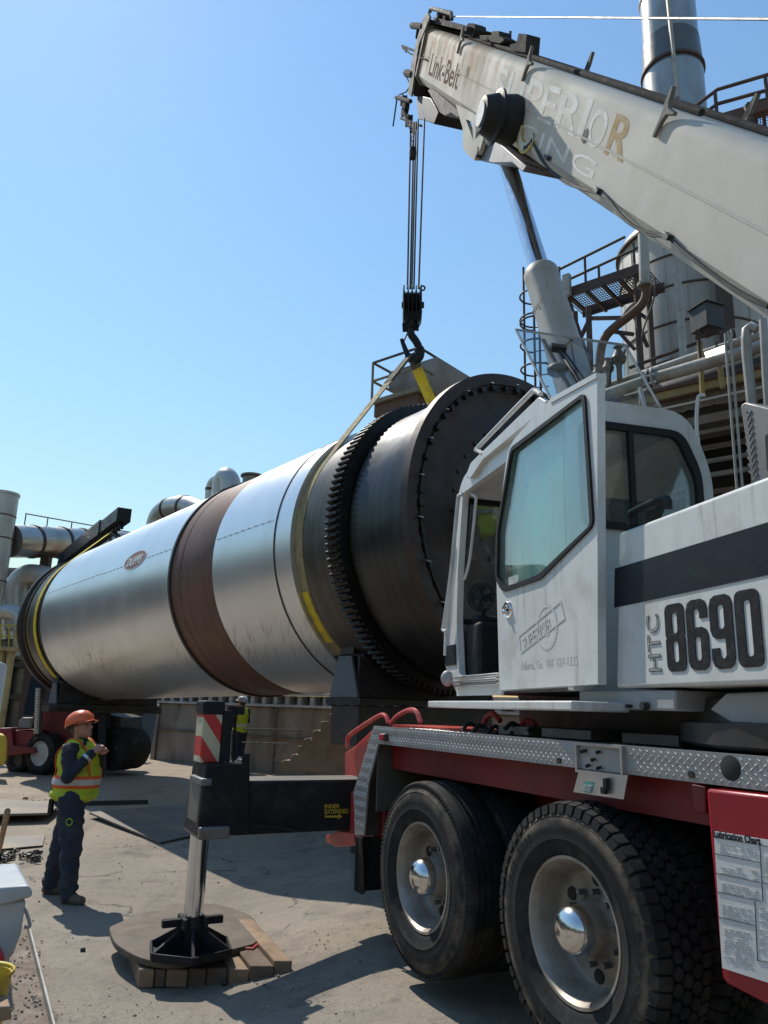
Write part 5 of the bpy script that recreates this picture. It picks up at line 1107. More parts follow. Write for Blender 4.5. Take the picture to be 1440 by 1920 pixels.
lb_ = [hp0 + (L2-hp0)*q for q in np.linspace(.0, 1, 12)]
mb = MB(); band(mb, lb_[1:], .19, .014, DAX); mb.build('sling_strap', K['sling'], sl1)
mb = MB(); band(mb, la[:4], [.13, .16, .17, .17], .03, DAX); band(mb, lb_[:2], [.13, .17], .03, DAX); mb.build('sling_sleeve', K['sleeve'], sl1)
mb = MB(); band(mb, [DP(TS, 1.621, a) for a in np.linspace(radians(203), radians(226), 10)], .12, .006, DAX); mb.build('yellow_patch', K['sling'], sl1)
# far sling hung from the black lifting beam
TF = 12.0
bt0 = UY(205, 1000, 19.2)
sl2 = thing('lifting_sling', 'yellow sling running from the black lifting beam to the far end of the drum', 'lifting sling', tuple(DP(TF, 1.64, pi/2)))
q1 = DP(TF, 1.63, radians(118)); 
tt, a1, a2 = sling_loop(TF, bt0, 1.64, .1, .01); L1 = DP(TF, 1.64, a1)
mb = MB(); band(mb, [bt0 + (L1-bt0)*q for q in np.linspace(0, 1, 8)] + [DP(TF, 1.64, a) for a in np.linspace(a1, a2+2*pi, 50)][1:], .16, .014, DAX); mb.build('sling_strap', K['sling'], sl2)
# ================================================================== cradles and supports under the drum
K['cradle'] = mat('black_cradle_paint', (.014, .015, .018), .5, .1, (.028, .028, .03), 3, .6, dirt=(.08, .07, .06), damt=.35)
K['wedge'] = mat('blue_grey_wedge_paint', (.11, .125, .14), .5, .1, (.08, .09, .10), 3, .6, dirt=(.14, .12, .10), damt=.4)
def cradle(t, w, R, zb, label, px_w):
    c = DP(t, 0, 0); L0 = thing('drum_cradle', label, 'drum cradle', (c[0], c[1], zb), 'cradles under the drum')
    h = c[2]-zb; a0, a1 = radians(232), radians(308)
    o = [(R*cos(a), R*sin(a)) for a in np.linspace(a0, a1, 24)]
    hw = o[-1][0]; pol = o + [(hw+.02, -h), (-hw-.02, -h)]
    hor = nrm(DE*A3(1, 1, 0))
    mb = MB(); mb.plate([pol], c - DAX*w/2, DE, DV, .04); mb.plate([pol], c + DAX*w/2, DE, DV, .04); mb.build('saddle_plate', K['cradle'], L0)
    for sg in (-1, 1):
        zt__ = c[2]+o[0][1]; e = c + DE*sg*hw; mb = MB(); b0 = e*A3(1, 1, 0)
        dh_ = nrm(DAX*A3(1, 1, 0))
        out_ = DE*sg*.02
        mb.prism([b0-dh_*.26+out_+UP*zb, b0+dh_*.26+out_+UP*zb, b0+dh_*.12+out_+UP*(zt__-.02), b0-dh_*.12+out_+UP*(zt__-.02)], out_*1.5); mb.build('end_plate', K['wedge'], L0)
        mb = MB(); mb.prism([b0-dh_*.12+UP*(zt__-.0), b0+dh_*.12+UP*(zt__-.0), b0+dh_*.12+UP*(zt__+.16), b0-dh_*.12+UP*(zt__+.16)], out_*1.2); mb.build('end_stop', K['darksteel'], L0)
    mb = MB(); mb.plate([[(R*cos(a), R*sin(a)) for a in np.linspace(a0, a1, 24)] + [((R+.03)*cos(a), (R+.03)*sin(a)) for a in np.linspace(a1, a0, 24)]], c, DE, DV, w+.2); mb.build('saddle_liner', K['cradle'], L0)
    mb = MB(); mb.box(A3(c[0], c[1], zb-.04), (2*hw+.12, w+.3, .07), (hor, nrm(DAX*A3(1, 1, 0)), UP)); mb.build('base_plate', K['cradle'], L0)
    return c, hw, hor
cn = cradle(1.75, .34, 1.66, 1.72, 'black cradle under the drum beside the ring gear', 0)
cf = cradle(11.9, .5, 1.70, 1.50, 'black cradle under the far end of the drum', 0)
# steel stand beneath the near cradle and trailer bed between
c, hw, hor = cn; dh = nrm(DAX*A3(1, 1, 0))
std = thing('support_stand', 'dark stack of steel beams carrying the near drum cradle', 'support stand', (c[0], c[1], 0))
for sg in (-1, 1):
    b0 = A3(c[0], c[1], 0) + hor*sg*(hw-.72)
    for z in (.15, .45, .75, 1.05): mb = MB(); mb.box(b0+UP*z, (.50, .9, .26), (hor, dh, UP)); mb.build('steel_block', K['darksteel'], std, bevel=.01)
mb = MB(); mb.box(A3(c[0], c[1], 1.43), (2*hw+.05, .5, .42), (hor, dh, UP)); mb.build('cross_beam', K['darksteel'], std, bevel=.01)
c, hw, hor = cf
std = thing('support_beam', 'dark steel beam under the far drum cradle on the red lift truck', 'beam', (c[0], c[1], 1.3))
mb = MB(); mb.box(A3(c[0], c[1], 1.39), (2*hw+.35, .5, .12), (hor, dh, UP)); mb.build('cross_beam', K['darksteel'], std, bevel=.01)
# ================================================================== the plant on the right
def fa(x, y, k): p = FA.U(x, y, k); return float(p@FA.d), float(p[2])
KB = 12.6
bl = thing('process_building', 'long weathered plant building with yellow eaves beam behind the crane cab', 'building', tuple(FA(5, 14, 0)))
aL, aR = -3.0, 8.5
def zat(y, x=1350, k=KB): return float(FA.U(x, y, k)[2])
mb = MB(); mb.box(FA((aL+aR)/2, KB+2.2, zat(735)/2), (aR-aL, .1, zat(735)), (FA.d, FA.n, UP)); mb.build('back_wall', K['dark'], bl)
mb = MB(); mb.box(FA((aL+aR)/2, KB+1.2, zat(728)), (aR-aL, 2.4, .06), (FA.d, FA.n, UP)); mb.build('roof_deck', K['corr'], bl)
def girt(y0, y1, m, name, dep=.08, off=0, x0=None):
    za, zb2 = zat(y0), zat(y1); mb = MB(); mb.box(FA((aL+aR)/2, KB+off+dep/2, (za+zb2)/2), (aR-aL, dep, abs(za-zb2)), (FA.d, FA.n, UP)); return mb.build(name, K[m], bl, bevel=.01)
girt(704, 712, 'rust', 'eaves_flange', .25, -.10)
girt(709, 727, 'yellowsteel', 'eaves_beam', .06, -.06)
girt(727, 731, 'rust', 'eaves_flange', .22, -.08)
# corrugated sheets hanging below, each with a ragged lower edge
r_ = random.Random(5); a = aL
while a < aR:
    w_ = .92; mb = MB(); n_ = 16; top_ = []; bot = []
    zt0, zb0 = zat(731), zat(r_.uniform(752, 768)); tear = r_.uniform(-.10, .10)
    for i in range(n_+1):
        x = a + w_*i/n_; kk = KB+.05+.022*sin(i*pi/2); top_.append(FA(x, kk, zt0)); bot.append(FA(x, kk, zb0+tear*i/n_+r_.uniform(-.012, .012)))
    mb.add(top_+bot, [(i, i+1, n_+2+i, n_+1+i) for i in range(n_)]); mb.build('corrugated_sheet', K['corr'], bl)
    a += w_+.008
girt(766, 783, 'corr', 'wall_rail', .1, .12); girt(790, 797, 'corr', 'wall_rail', .12, .25); girt(818, 826, 'rust', 'wall_rail', .15, .3); girt(846, 853, 'corr', 'wall_rail', .1, .28); girt(872, 880, 'corr', 'wall_rail', .1, .3); girt(905, 915, 'rust', 'wall_rail', .12, .3)
for a in np.arange(aL+.6, aR, 2.4):
    mb = MB(); mb.box(FA(a, KB+.5, zat(735)/2), (.2, .2, zat(735)), (FA.d, FA.n, UP)); mb.build('steel_column', K['rust'], bl)
for y in (800, 832, 858, 885):
    mb = MB(); mb.tube([FA(aL, KB+.18, zat(y)), FA(aR, KB+.18, zat(y))], .009, 6); mb.build('conduit_line', K['corr'], bl)
mb = MB(); mb.tube([FA(aL, KB-.05, zat(745)), FA(6.3, KB-.05, zat(745))], .02, 6); mb.build('white_conduit', K['paper'], bl)
# ducts and pipes along the eaves
def run(name, label, cat, pts, k, r, m, n=14, smooth_=0, group=None, flange=None):
    P = [FA.U(x, y, k) for x, y in pts]; P = bez(P, smooth_) if smooth_ else P
    mb = MB(); mb.tube(P, r, n); o = mb.build(name, K[m], None, loc=tuple(P[-1])); return tag(o, label, cat, group)
run('duct', 'dark thick duct running along the eaves behind the grey pipes', 'duct', ((1050, 812), (1560, 652)), 13.0, .34, 'darksteel', 24)
pm = run('pipe', 'long grey pipe with a bolted flange sloping up to the right over the cab', 'pipe', ((960, 800), (1222, 711), (1408, 657), (1424, 650), (1470, 652)), 12.0, .105, 'pipe', 18)
c = FA.U(1222, 711, 12.0); dd = nrm(FA.U(1408, 657, 12.0)-c)
mb = MB()
for e in (-.05, .03): mb.cyl(c+dd*e, c+dd*(e+.03), .19, n=20)
fl_ = mb.build('pipe_flange', K['pipe'], pm)
mb = MB(); u_ = nrm(np.cross(dd, UP)); v_ = np.cross(u_, dd)
for i in range(8):
    p = c+(u_*cos(i*pi/4)+v_*sin(i*pi/4))*.16; mb.cyl(p-dd*.11, p+dd*.11, .022, n=6)
mb.build('flange_bolt', K['alu'], pm)
run('pipe', 'thinner grey pipe behind the flanged pipe under the tank', 'pipe', ((1020, 770), (1130, 729), (1312, 667), (1500, 604)), 12.5, .085, 'pipe', 14)
run('conduit', 'left of the two thin conduits rising beside the checker plate box', 'conduit', ((1368, 640), (1364, 622), (1360, 626), (1361, 650), (1381, 905), (1400, 1100)), 11.4, .020, 'pipe', 10, group='conduits on the plant wall')
run('conduit', 'right of the two thin conduits rising beside the checker plate box', 'conduit', ((1386, 640), (1380, 616), (1371, 618), (1371, 650), (1391, 900), (1407, 1100)), 11.4, .020, 'pipe', 10, group='conduits on the plant wall')
run('pipe', 'stout upright pipe coming down to the checker plate box', 'pipe', ((1420, 618), (1408, 611), (1400, 618), (1399, 640), (1401, 672), (1410, 760), (1425, 1000)), 11.6, .075, 'pipe', 14)
run('pipe', 'upright pipe at the right edge of the picture', 'pipe', ((1431, 600), (1436, 700), (1450, 900)), 11.5, .06, 'yellowsteel' if False else 'pipe', 12)
run('hose', 'white hose hanging loose beside the cab rear window', 'hose', ((1322, 741), (1312, 742), (1308, 752), (1306, 790), (1309, 830), (1318, 877)), 11.9, .032, 'paper', 8, 5)
for x, y0, y1, lb in ((1312, 640, 742, 'faded yellow post left of the flood light'), (1350, 685, 728, 'short rusty post under the grey pipe')):
    run('post', lb, 'post', ((x, y0), (x+5, y1)), 12.3, .045, 'yellowsteel', 8)
# grey steel box on a bracket, flood light
bxk = 12.1; c = FA.U(1325, 600, bxk)
bt_ = thing('control_box', 'dark grey steel box fixed above the pipes in front of the tank', 'steel box', tuple(c))
mb = MB(); mb.box(c, (.38, .36, .42), (nrm(FA.d*.9+FA.n*.5), nrm(FA.n*.9-FA.d*.5), UP)); mb.build('case', K['darksteel'], bt_, bevel=.012)
mb = MB(); mb.box(c+UP*.215, (.44, .42, .015), (nrm(FA.d*.9+FA.n*.5), nrm(FA.n*.9-FA.d*.5), UP)); mb.build('lid', K['darksteel'], bt_)
mb = MB(); mb.bar(FA.U(1304, 634, bxk), FA.U(1350, 622, bxk), .05, .05); mb.bar(FA.U(1310, 632, bxk), FA.U(1316, 700, bxk+.2), .045, .045); mb.tube(bez([FA.U(1305, 618, bxk-.2), FA.U(1318, 628, bxk-.2), FA.U(1330, 616, bxk-.2)], 4), .012, 6); mb.build('bracket', K['brownsteel'], bt_)
c = FA.U(1342, 661, 11.9); fll = thing('flood_light', 'lit flood light above the grey pipe', 'flood light', tuple(c))
dd2 = nrm(FA.U(1358, 654, 11.9)-FA.U(1325, 666, 11.9)); fn = nrm(-FA.n+UP*-.55); uu = np.cross(dd2, fn)
mb = MB(); mb.box(c-fn*.05, (.36, .17, .07), (dd2, uu, fn)); mb.bar(c-fn*.08, c-fn*.1+UP*.18, .03, .03); mb.build('lamp_case', K['darksteel'], fll, bevel=.008)
K['lit'] = emit('lit_flood_panel', (1.0, .95, .82), 2.6); mb = MB()
for i in range(3): mb.box(c+dd2*(-.11+.11*i), (.10, .13, .01), (dd2, uu, fn)); 
mb.build('lit_panel', K['lit'], fll)
# tank
TD = 19.0; d = ray(1300, 640); tcn = CAMP + d*(TD/sqrt(d[0]**2+d[1]**2)); TR = (1300-1163)/1440*TD*.92; tcn[2] = 0
def cylz(y, dist, x): dd_ = ray(x, y); return CZ + dd_[2]/sqrt(dd_[0]**2+dd_[1]**2)*dist
ztop = cylz(452, TD-TR*.3, 1175)
tk = thing('storage_tank', 'tall streaked pale storage tank behind the walkway', 'storage tank', tuple(tcn))
mb = MB(); mb.lathe([(0, TR), (ztop-.35, TR), (ztop-.1, TR*.96), (ztop+.35, TR*.55), (ztop+.5, .01)], tcn, UP, 64); mb.build('tank_shell', K['tank'], tk)
for y in (470, 528, 598, 668):
    z = cylz(y, TD-TR, 1290); mb = MB(); mb.lathe([(z-.025, TR+.002), (z-.02, TR+.03), (z+.02, TR+.03), (z+.025, TR+.002)], tcn, UP, 64); mb.build('tank_hoop', K['brownsteel'], tk)
mb = MB()
for i in range(22):
    a = 2*pi*i/22; p = tcn + (A3(cos(a), sin(a), 0))*(TR+.003); mb.bar(p, p+UP*(ztop-.4), .02, .012)
mb.build('tank_seam', K['tank'], tk)
mb = MB(); mb.lathe([(ztop-.42, TR+.0), (ztop-.42, TR+.09), (ztop-.36, TR+.09), (ztop-.36, TR)], tcn, UP, 64); mb.build('tank_rim', K['brownsteel'], tk)
run('pipe', 'slim pale pipe standing upright against the storage tank', 'pipe', ((1268, 500), (1275, 580), (1283, 690)), 13.6, .07, 'pipe', 12)
# chimney stack
CD = 24.0
d = ray(1262, 150); ccn = CAMP + d*(CD/sqrt(d[0]**2+d[1]**2)); ccn[2] = 0
zc_ = lambda y, x=1262: cylz(y, CD, x)
ch = thing('chimney_stack', 'shiny steel chimney stack with a sooty band behind the boom', 'chimney', tuple(ccn))
r1 = 53/1440*CD*1.13; r0 = 47/1440*CD*1.18
mb = MB(); mb.lathe([(0, r1), (zc_(148), r1)], ccn, UP, 48); mb.build('lower_section', K['stack'], ch)
K['sooty'] = mat('sooty_steel', (.14, .13, .12), .35, .85, (.22, .20, .17), 1.2, .8, dirt=(.10, .06, .04), dscale=1.2, damt=.6)
mb = MB(); mb.lathe([(zc_(148), r1), (zc_(132), r1), (zc_(85), r0*1.03)], ccn, UP, 48); mb.build('sooty_band', K['sooty'], ch)
mb = MB(); mb.lathe([(zc_(85), r0), (zc_(2), r0), (zc_(0), r0*1.05), (zc_(-4), r0*1.05), (zc_(-4), r0), (zc_(-130), r0)], ccn, UP, 48); mb.build('upper_section', K['stack'], ch)
for y, r in ((140, r1),):
    z = zc_(y); mb = MB(); mb.lathe([(z-.05, r), (z-.05, r+.06), (z+.05, r+.06), (z+.05, r)], ccn, UP, 48); mb.build('stack_flange', K['brownsteel'], ch)
fr = nrm((CAMP-ccn)*A3(1, 1, 0)); sdv = np.cross(fr, UP)
mb = MB(); mb.bar(ccn+fr*(r1+.12)+sdv*-.1+UP*zc_(230), ccn+fr*(r0+.12)+sdv*.02+UP*zc_(-60), .12, .10); mb.build('cable_tray', K['pipe'], ch)
# platform at the upper right
def railing(name, label, k_, posts, base_y, rails, r=.03, m='brownsteel'):
    """posts: (x, ytop, ybottom); rails: polylines of pixels; all on the plane k_"""
    P0_ = FA.U(posts[0][0], posts[0][2], k_); o = thing(name, label, 'railing', tuple(P0_))
    for x, y0, y1 in posts:
        mb = MB(); b_ = FA.U(x, y1, k_); t_ = FA.U(x, y0, k_); mb.tube([b_, A3(b_[0], b_[1], t_[2])], r, 8); mb.build('post', K[m], o)
    for pl_ in rails:
        mb = MB(); mb.tube([FA.U(x, y, k_) for x, y in pl_], r, 8); mb.build('rail', K[m], o)
    return o
railing('railing', 'dark railing at the upper right beside the chimney', 17.0, ((1345, 168, 222), (1440, 140, 190)), 0, (((1292, 208), (1345, 168), (1460, 134)), ((1316, 216), (1345, 195), (1460, 163))), .045)
pf = thing('mesh_platform', 'rusty platform with wire mesh sides at the upper right edge', 'platform', tuple(FA.U(1400, 290, 16.5)))
mb = MB(); mb.bar(FA.U(1312, 240, 16.5), FA.U(1480, 190, 16.5), .25, .25); mb.build('edge_beam', K['rust'], pf)
mb = MB(); mb.bar(FA.U(1400, 200, 16.4), FA.U(1412, 262, 16.4), .14, .14); mb.bar(FA.U(1370, 275, 16.4), FA.U(1480, 245, 16.4), .08, .08); mb.bar(FA.U(1400, 195, 16.4), FA.U(1440, 185, 16.4), .05, .05); mb.build('upright', K['brownsteel'], pf)
mb = MB()
for i in range(16): mb.bar(FA.U(1380+i*5, 232-i*1.6, 16.3), FA.U(1384+i*5, 282-i*1.4, 16.3), .012, .012)
for j in range(10): mb.bar(FA.U(1380, 234+j*5, 16.3), FA.U(1462, 208+j*5.2, 16.3), .012, .012)
tag(mb.build('wire_mesh', K['brownsteel'], pf), kind='stuff')
for x, y0, y1 in ((1417, 225, 275), (1432, 220, 270)):
    mb = MB(); mb.bar(FA.U(x, y0, 16.6), FA.U(x+3, y1, 16.6), .05, .05); mb.build('upright', K['brownsteel'], pf)
mb = MB()
for x in (1330, 1470): p = FA.U(x, 238, 16.6); mb.bar(p, A3(p[0], p[1], 0), .25, .25)
mb.build('platform_leg', K['brownsteel'], pf)
# walkway in front of the tank
KW = 14.0
wk = thing('steel_walkway', 'dark steel walkway with grating leading to the storage tank', 'walkway', tuple(FA.U(1130, 560, KW)))
za = .5*(FA.U(1066, 556, KW)[2] + FA.U(1197, 497, KW)[2]); a0, a1 = fa(1055, 560, KW)[0], fa(1212, 490, KW)[0]
for kk in (KW, KW+1.0):
    mb = MB(); mb.bar(FA(a0, kk, za), FA(a1, kk, za), .05, .22); mb.build('edge_channel', K['brownsteel'], wk)
mb = MB(); n_ = 36
for i in range(n_+1): a = a0+(a1-a0)*i/n_; mb.bar(FA(a, KW, za-.03), FA(a, KW+1.0, za-.03), .016, .012)
for j in range(12): mb.bar(FA(a0, KW+j/11., za-.03), FA(a1, KW+j/11., za-.03), .014, .010)
tag(mb.build('grating', K['brownsteel'], wk, smooth=False), kind='stuff')
for i in range(5): 
    a = a0+(a1-a0)*(i+.5)/5; mb = MB(); mb.bar(FA(a, KW, za-.12), FA(a, KW+1.0, za-.12), .06, .08); mb.build('cross_member', K['brownsteel'], wk)
for x, y0, y1 in ((1099, 481, 548), (1124, 499, 535), (1190, 455, 500), (1050, 500, 560)):
    b_ = FA.U(x, y1, KW); t_ = FA.U(x, y0, KW); mb = MB(); mb.tube([b_, A3(b_[0], b_[1], t_[2])], .028, 8); mb.build('post', K['brownsteel'], wk)
for a, b in (((1035, 512), (1172, 444)), ((1045, 534), (1200, 463))):
    mb = MB(); mb.tube([FA.U(*a, KW), FA.U(*b, KW)], .03, 8); mb.build('rail', K['brownsteel'], wk)
mb = MB(); mb.box(FA.U(1063, 535, KW-.1), (.16, .12, .5), (FA.d, FA.n, UP)); mb.build('gate_post', K['pipe'], wk)
for x, y0, y1 in ((1191, 500, 720), (1213, 500, 720), (1103, 575, 700), (1078, 585, 700)):
    b_ = FA.U(x, y0, KW+(.05 if x != 1213 else 1)); mb = MB(); mb.bar(b_, A3(b_[0], b_[1], 0), .10, .10); mb.build('column', K['brownsteel'], wk)
for a, b in (((1191, 596), (1214, 650)), ((1160, 622), (1190, 655)), ((1104, 597), (1166, 596)), ((1104, 602), (1090, 630)), ((1150, 622), (1188, 627)), ((1195, 585), (1214, 598)), ((1066, 560), (1108, 690))):
    mb = MB(); mb.bar(FA.U(*a, KW+.1), FA.U(*b, KW+.1), .07, .07); mb.build('brace', K['brownsteel'], wk)
mb = MB(); mb.tube([FA.U(1180, 690, KW-.2), FA.U(1310, 642, KW-.2)], .035, 8); mb.build('rail', K['brownsteel'], wk)
# brown pipe bending down from the walkway
o = run('pipe', 'rusty brown pipe bending down from the walkway to the yard pipes', 'pipe', ((1207, 462), (1209, 520), (1211, 552), (1204, 570), (1188, 586), (1152, 614), (1134, 634), (1126, 660), (1122, 720), (1118, 790)), 13.7, .09, 'rust', 16, 5)
mb = MB(); mb.tube([FA.U(1206, 440, 13.68), FA.U(1209, 532, 13.68)], .105, 16); mb.build('pipe_sleeve', K['pipe'], o)
mb = MB(); c = FA.U(1209, 534, 13.68); mb.cyl(c-UP*.03, c+UP*.03, .15, n=18); mb.build('pipe_collar', K['pipe'], o)
run('conduit', 'thin cable hanging beside the walkway columns', 'conduit', ((1228, 520), (1226, 560), (1212, 600), (1203, 640), (1205, 720)), 13.5, .018, 'brownsteel', 6, 4)
# caged ladder
KLd = 14.6
ld = thing('caged_ladder', 'dark ladder with safety hoops left of the lift cylinder', 'ladder', tuple(FA.U(1000, 720, KLd)))
for x, x2 in ((985, 985), (1003, 1004), (1012, 1014)):
    b_ = FA.U(x2, 730, KLd); t_ = FA.U(x, 500, KLd); mb = MB(); mb.tube([A3(b_[0], b_[1], 0), A3(b_[0], b_[1], t_[2])], .028, 8); mb.build('stile', K['brownsteel'], ld)
ec = FA.U(1003, 600, KLd)
for y in (560, 604, 610, 652, 697):
    z = float(FA.U(1003, y, KLd)[2]); mb = MB(); e = [A3(ec[0], ec[1], z) + A3(cos(t)*.36, sin(t)*.36-.1, 0) for t in np.linspace(radians(80), radians(400), 18)]; mb.tube(e, .022, 7); mb.build('hoop', K['brownsteel'], ld)
z = .4
mb = MB(); s0, s1 = FA.U(1003, 730, KLd), FA.U(1013, 730, KLd)
while z < FA.U(1003, 520, KLd)[2]: mb.tube([A3(s0[0], s0[1], z), A3(s1[0]+.2, s1[1], z)], .014, 6); z += .3
tag(mb.build('rung', K['brownsteel'], ld), kind='stuff')
# valves by the hatch
vv = thing('valve_group', 'dark valves and fittings on the pipes seen through the hatch glass', 'valves', tuple(FA.U(1150, 730, 12.3)))
for x, y, s_ in ((1160, 672, 1), (1140, 690, .8), (1120, 700, .7)):
    mb = MB(); c = FA.U(x, y, 12.3); mb.lathe([(-.20*s_, .05), (-.10*s_, .06), (-.08*s_, .12*s_), (.0, .14*s_), (.08*s_, .10*s_), (.18*s_, .05), (.22*s_, .09*s_), (.24*s_, .02)], c, UP, 14, caps=True); mb.cyl(c-UP*.75, c-UP*.18, .05, n=10); mb.build('valve', K['darksteel'], vv)
# ---- hopper platform above the drum
KH = 13.0
hpf = thing('hopper_platform', 'rusty railed platform carrying a grey hopper behind the drum', 'platform', tuple(FA.U(785, 728, KH)*A3(1, 1, 0)))
K['olive'] = mat('worn_olive_rail', (.20, .17, .11), .6, 0, (.13, .11, .08), 4, .7); K['sheetgrey'] = mat('grey_streaked_sheet', (.24, .24, .245), .55, .2, (.16, .16, .16), 1.5, .8, dirt=(.10, .08, .06), dscale=1.5, damt=.6, stretch=(1, 1, .3))
zd = float(FA.U(785, 724, KH)[2]); ha, hl = fa(785, 724, KH)[0], fa(697, 754, KH)[0]
mb = MB(); mb.box(FA((ha+hl)/2, KH+1.4, zd-.05), (hl-ha, 2.8, .1), (FA.d, FA.n, UP)); mb.build('deck', K['olive'], hpf)
mb = MB(); mb.box(FA((ha+hl)/2+.05, KH+1.4, zd-.26), (hl-ha-.1, 2.6, .3), (FA.d, FA.n, UP)); mb.build('base_beam', K['rust'], hpf)
rz = float(FA.U(785, 652, KH)[2])
for a, k, zt2 in ((hl, KH, rz), (ha, KH, rz), (ha, KH+1.4, rz), (ha, KH+2.8, rz), (hl, KH+2.8, rz), ((ha+hl)/2+.35, KH+2.7, rz+.6)):
    mb = MB(); mb.bar(FA(a, k, zd), FA(a, k, zt2), .06, .06); mb.build('post', K['olive'], hpf)
for z in (rz, (rz+zd)/2):
    for P_ in ((FA(hl, KH, z), FA(ha, KH, z)), (FA(ha, KH, z), FA(ha, KH+2.8, z)), (FA(hl, KH, z), FA(hl, KH+2.8, z))):
        mb = MB(); mb.bar(*P_, .045, .045); mb.build('rail', K['olive'] if P_[0][2] > 0 and z < rz else K['brownsteel'], hpf)
hac, hz_ = fa(819, 669, KH+.5)
mb = MB(); b0 = [FA(ha-.15, KH+.25, 0), FA(hl+.1, KH+.25, 0), FA(hl+.1, KH+2.9, 0), FA(ha-.15, KH+2.9, 0)]
b1 = [FA(ha+.05, KH+.7, 0), FA(ha+.75, KH+.7, 0), FA(ha+.75, KH+2.2, 0), FA(ha+.05, KH+2.2, 0)]
mb.rings([[p+UP*(zd+.05) for p in b1], [p+UP*(hz_-.45) for p in [FA(hac, KH+.5, 0), FA(hl-.1, KH+.5, 0), FA(hl-.1, KH+2.9, 0), FA(hac, KH+2.9, 0)]], [p+UP*hz_ for p in [FA(hac, KH+.5, 0), FA(hl-.1, KH+.5, 0), FA(hl-.1, KH+2.9, 0), FA(hac, KH+2.9, 0)]]])
mb.build('hopper', K['sheetgrey'], hpf)
mb = MB()
for a, k in ((ha+.1, KH+.2), (hl-.1, KH+.2), (ha+.1, KH+2.6), (hl-.1, KH+2.6)): mb.bar(FA(a, k, zd-.4), FA(a, k, 0), .18, .18)
mb.build('platform_leg', K['rust'], hpf)
# ---- elbows and vent behind the drum
KD = 16.0
def elbow(label, pts, k, rpx, m='galv', bands=(), loc_z=0):
    P = [FA.U(x, y, k) for x, y in pts]; r = rpx/1440*np.linalg.norm(P[len(P)//2]-CAMP); B = bez(P, 6); o = thing('duct_elbow', label, 'duct', tuple(P[0]*A3(1, 1, 0)), 'duct elbows behind the drum')
    mb = MB(); mb.tube([A3(P[0][0], P[0][1], 0)] + B, r, 24); mb.build('duct_bend', K[m], o)
    for i in bands:
        j = int(i*(len(B)-2)); dd_ = nrm(B[j+1]-B[j]); mb = MB(); mb.cyl(B[j]-dd_*.05, B[j]+dd_*.05, r*1.06, n=24); mb.build('duct_band', K['brownsteel'], o)
    return o
elbow('low galvanised duct elbow behind the middle of the drum', ((294, 1000), (297, 976), (308, 960), (328, 952), (352, 951), (384, 962)), KD, 20, bands=(.55, .8))
elbow('tall pale duct bend beside the dark vent behind the drum', ((398, 960), (398, 926), (402, 908), (414, 899)), KD+1.0, 13, bands=(.5,))
elbow('fat galvanised duct bend rising beside the dark vent', ((418, 905), (424, 895), (431, 904), (432, 925), (432, 960)), KD, 19, bands=(.8,))
P = FA.U(473, 893, KD); vt = thing('vent_stack', 'short dark vent with a rim rising behind the rusty band', 'vent', tuple(P*A3(1, 1, 0)))
r = 17/1440*np.linalg.norm(P-CAMP); mb = MB(); mb.lathe([(0, r), (P[2]-.05, r), (P[2]-.03, r*1.25), (P[2]+.03, r*1.25), (P[2]+.03, r*.9), (P[2]-.5, r*.9)], P*A3(1, 1, 0), UP, 24); mb.build('vent_pipe', K['sooty'], vt)
mb = MB(); mb.bar(P-UP*.15, P-UP*.15-FA.n*0+FA.d*.55, .04, .04); mb.build('vent_bracket', K['brownsteel'], vt)
# ---- left plant
YL = 25.0
def UL(x, y, Y=YL): return UY(x, y, Y)
P = UL(8, 925); r = 26/1440*YL*1.05; st_ = thing('vent_stack', 'plain grey steel stack at the left edge', 'chimney', tuple(P*A3(1, 1, 0)))
mb = MB(); mb.lathe([(-.3, r), (P[2]-.1, r), (P[2]-.08, r*1.06), (P[2], r*1.06), (P[2], r*.93), (P[2]-1, r*.93)], P*A3(1, 1, 0), UP, 32); mb.build('stack_pipe', K['galv'], st_)
for y in (968, 1010, 1090): z = UL(5, y)[2]; mb = MB(); mb.lathe([(z-.02, r), (z-.02, r*1.03), (z+.02, r*1.03), (z+.02, r)], P*A3(1, 1, 0), UP, 32); mb.build('stack_hoop', K['brownsteel'], st_)
dA, dB = UL(18, 1014, 25.5), UL(232, 1022, 31.0); r = 32/1440*25.5
dk = thing('horizontal_duct', 'big weathered horizontal duct at the left behind the drum', 'duct', tuple(dA*A3(1, 1, 0)))
mb = MB(); mb.cyl(dA, dB, r, n=36); mb.build('duct_pipe', K['stack'], dk)
for q in (.17, .40, .58, .75): p = dA+(dB-dA)*q; e = nrm(dB-dA); mb = MB(); mb.cyl(p-e*.05, p+e*.05, r*1.05, n=36); mb.build('duct_band', K['brownsteel'], dk)
mb = MB(); 
for q in (.3, .8): p = dA+(dB-dA)*q; mb.bar(p, p*A3(1, 1, 0), .3, .3)
mb.build('duct_leg', K['brownsteel'], dk)
ro_ = thing('railing', 'thin dark railing above the horizontal duct at the left', 'railing', tuple(UL(140, 1000, 28)))
mb = MB(); mb.tube([UL(48, 963, 26), UL(255, 1000, 31)], .022, 6); mb.build('rail', K['brownsteel'], ro_)
for x in (49, 90, 135, 190): 
    q = (x-48)/207; Yx = 26+5*q; t_ = UL(x, 963+37*q, Yx); mb = MB(); mb.tube([t_, t_-UP*.75], .022, 6); mb.build('post', K['brownsteel'], ro_)
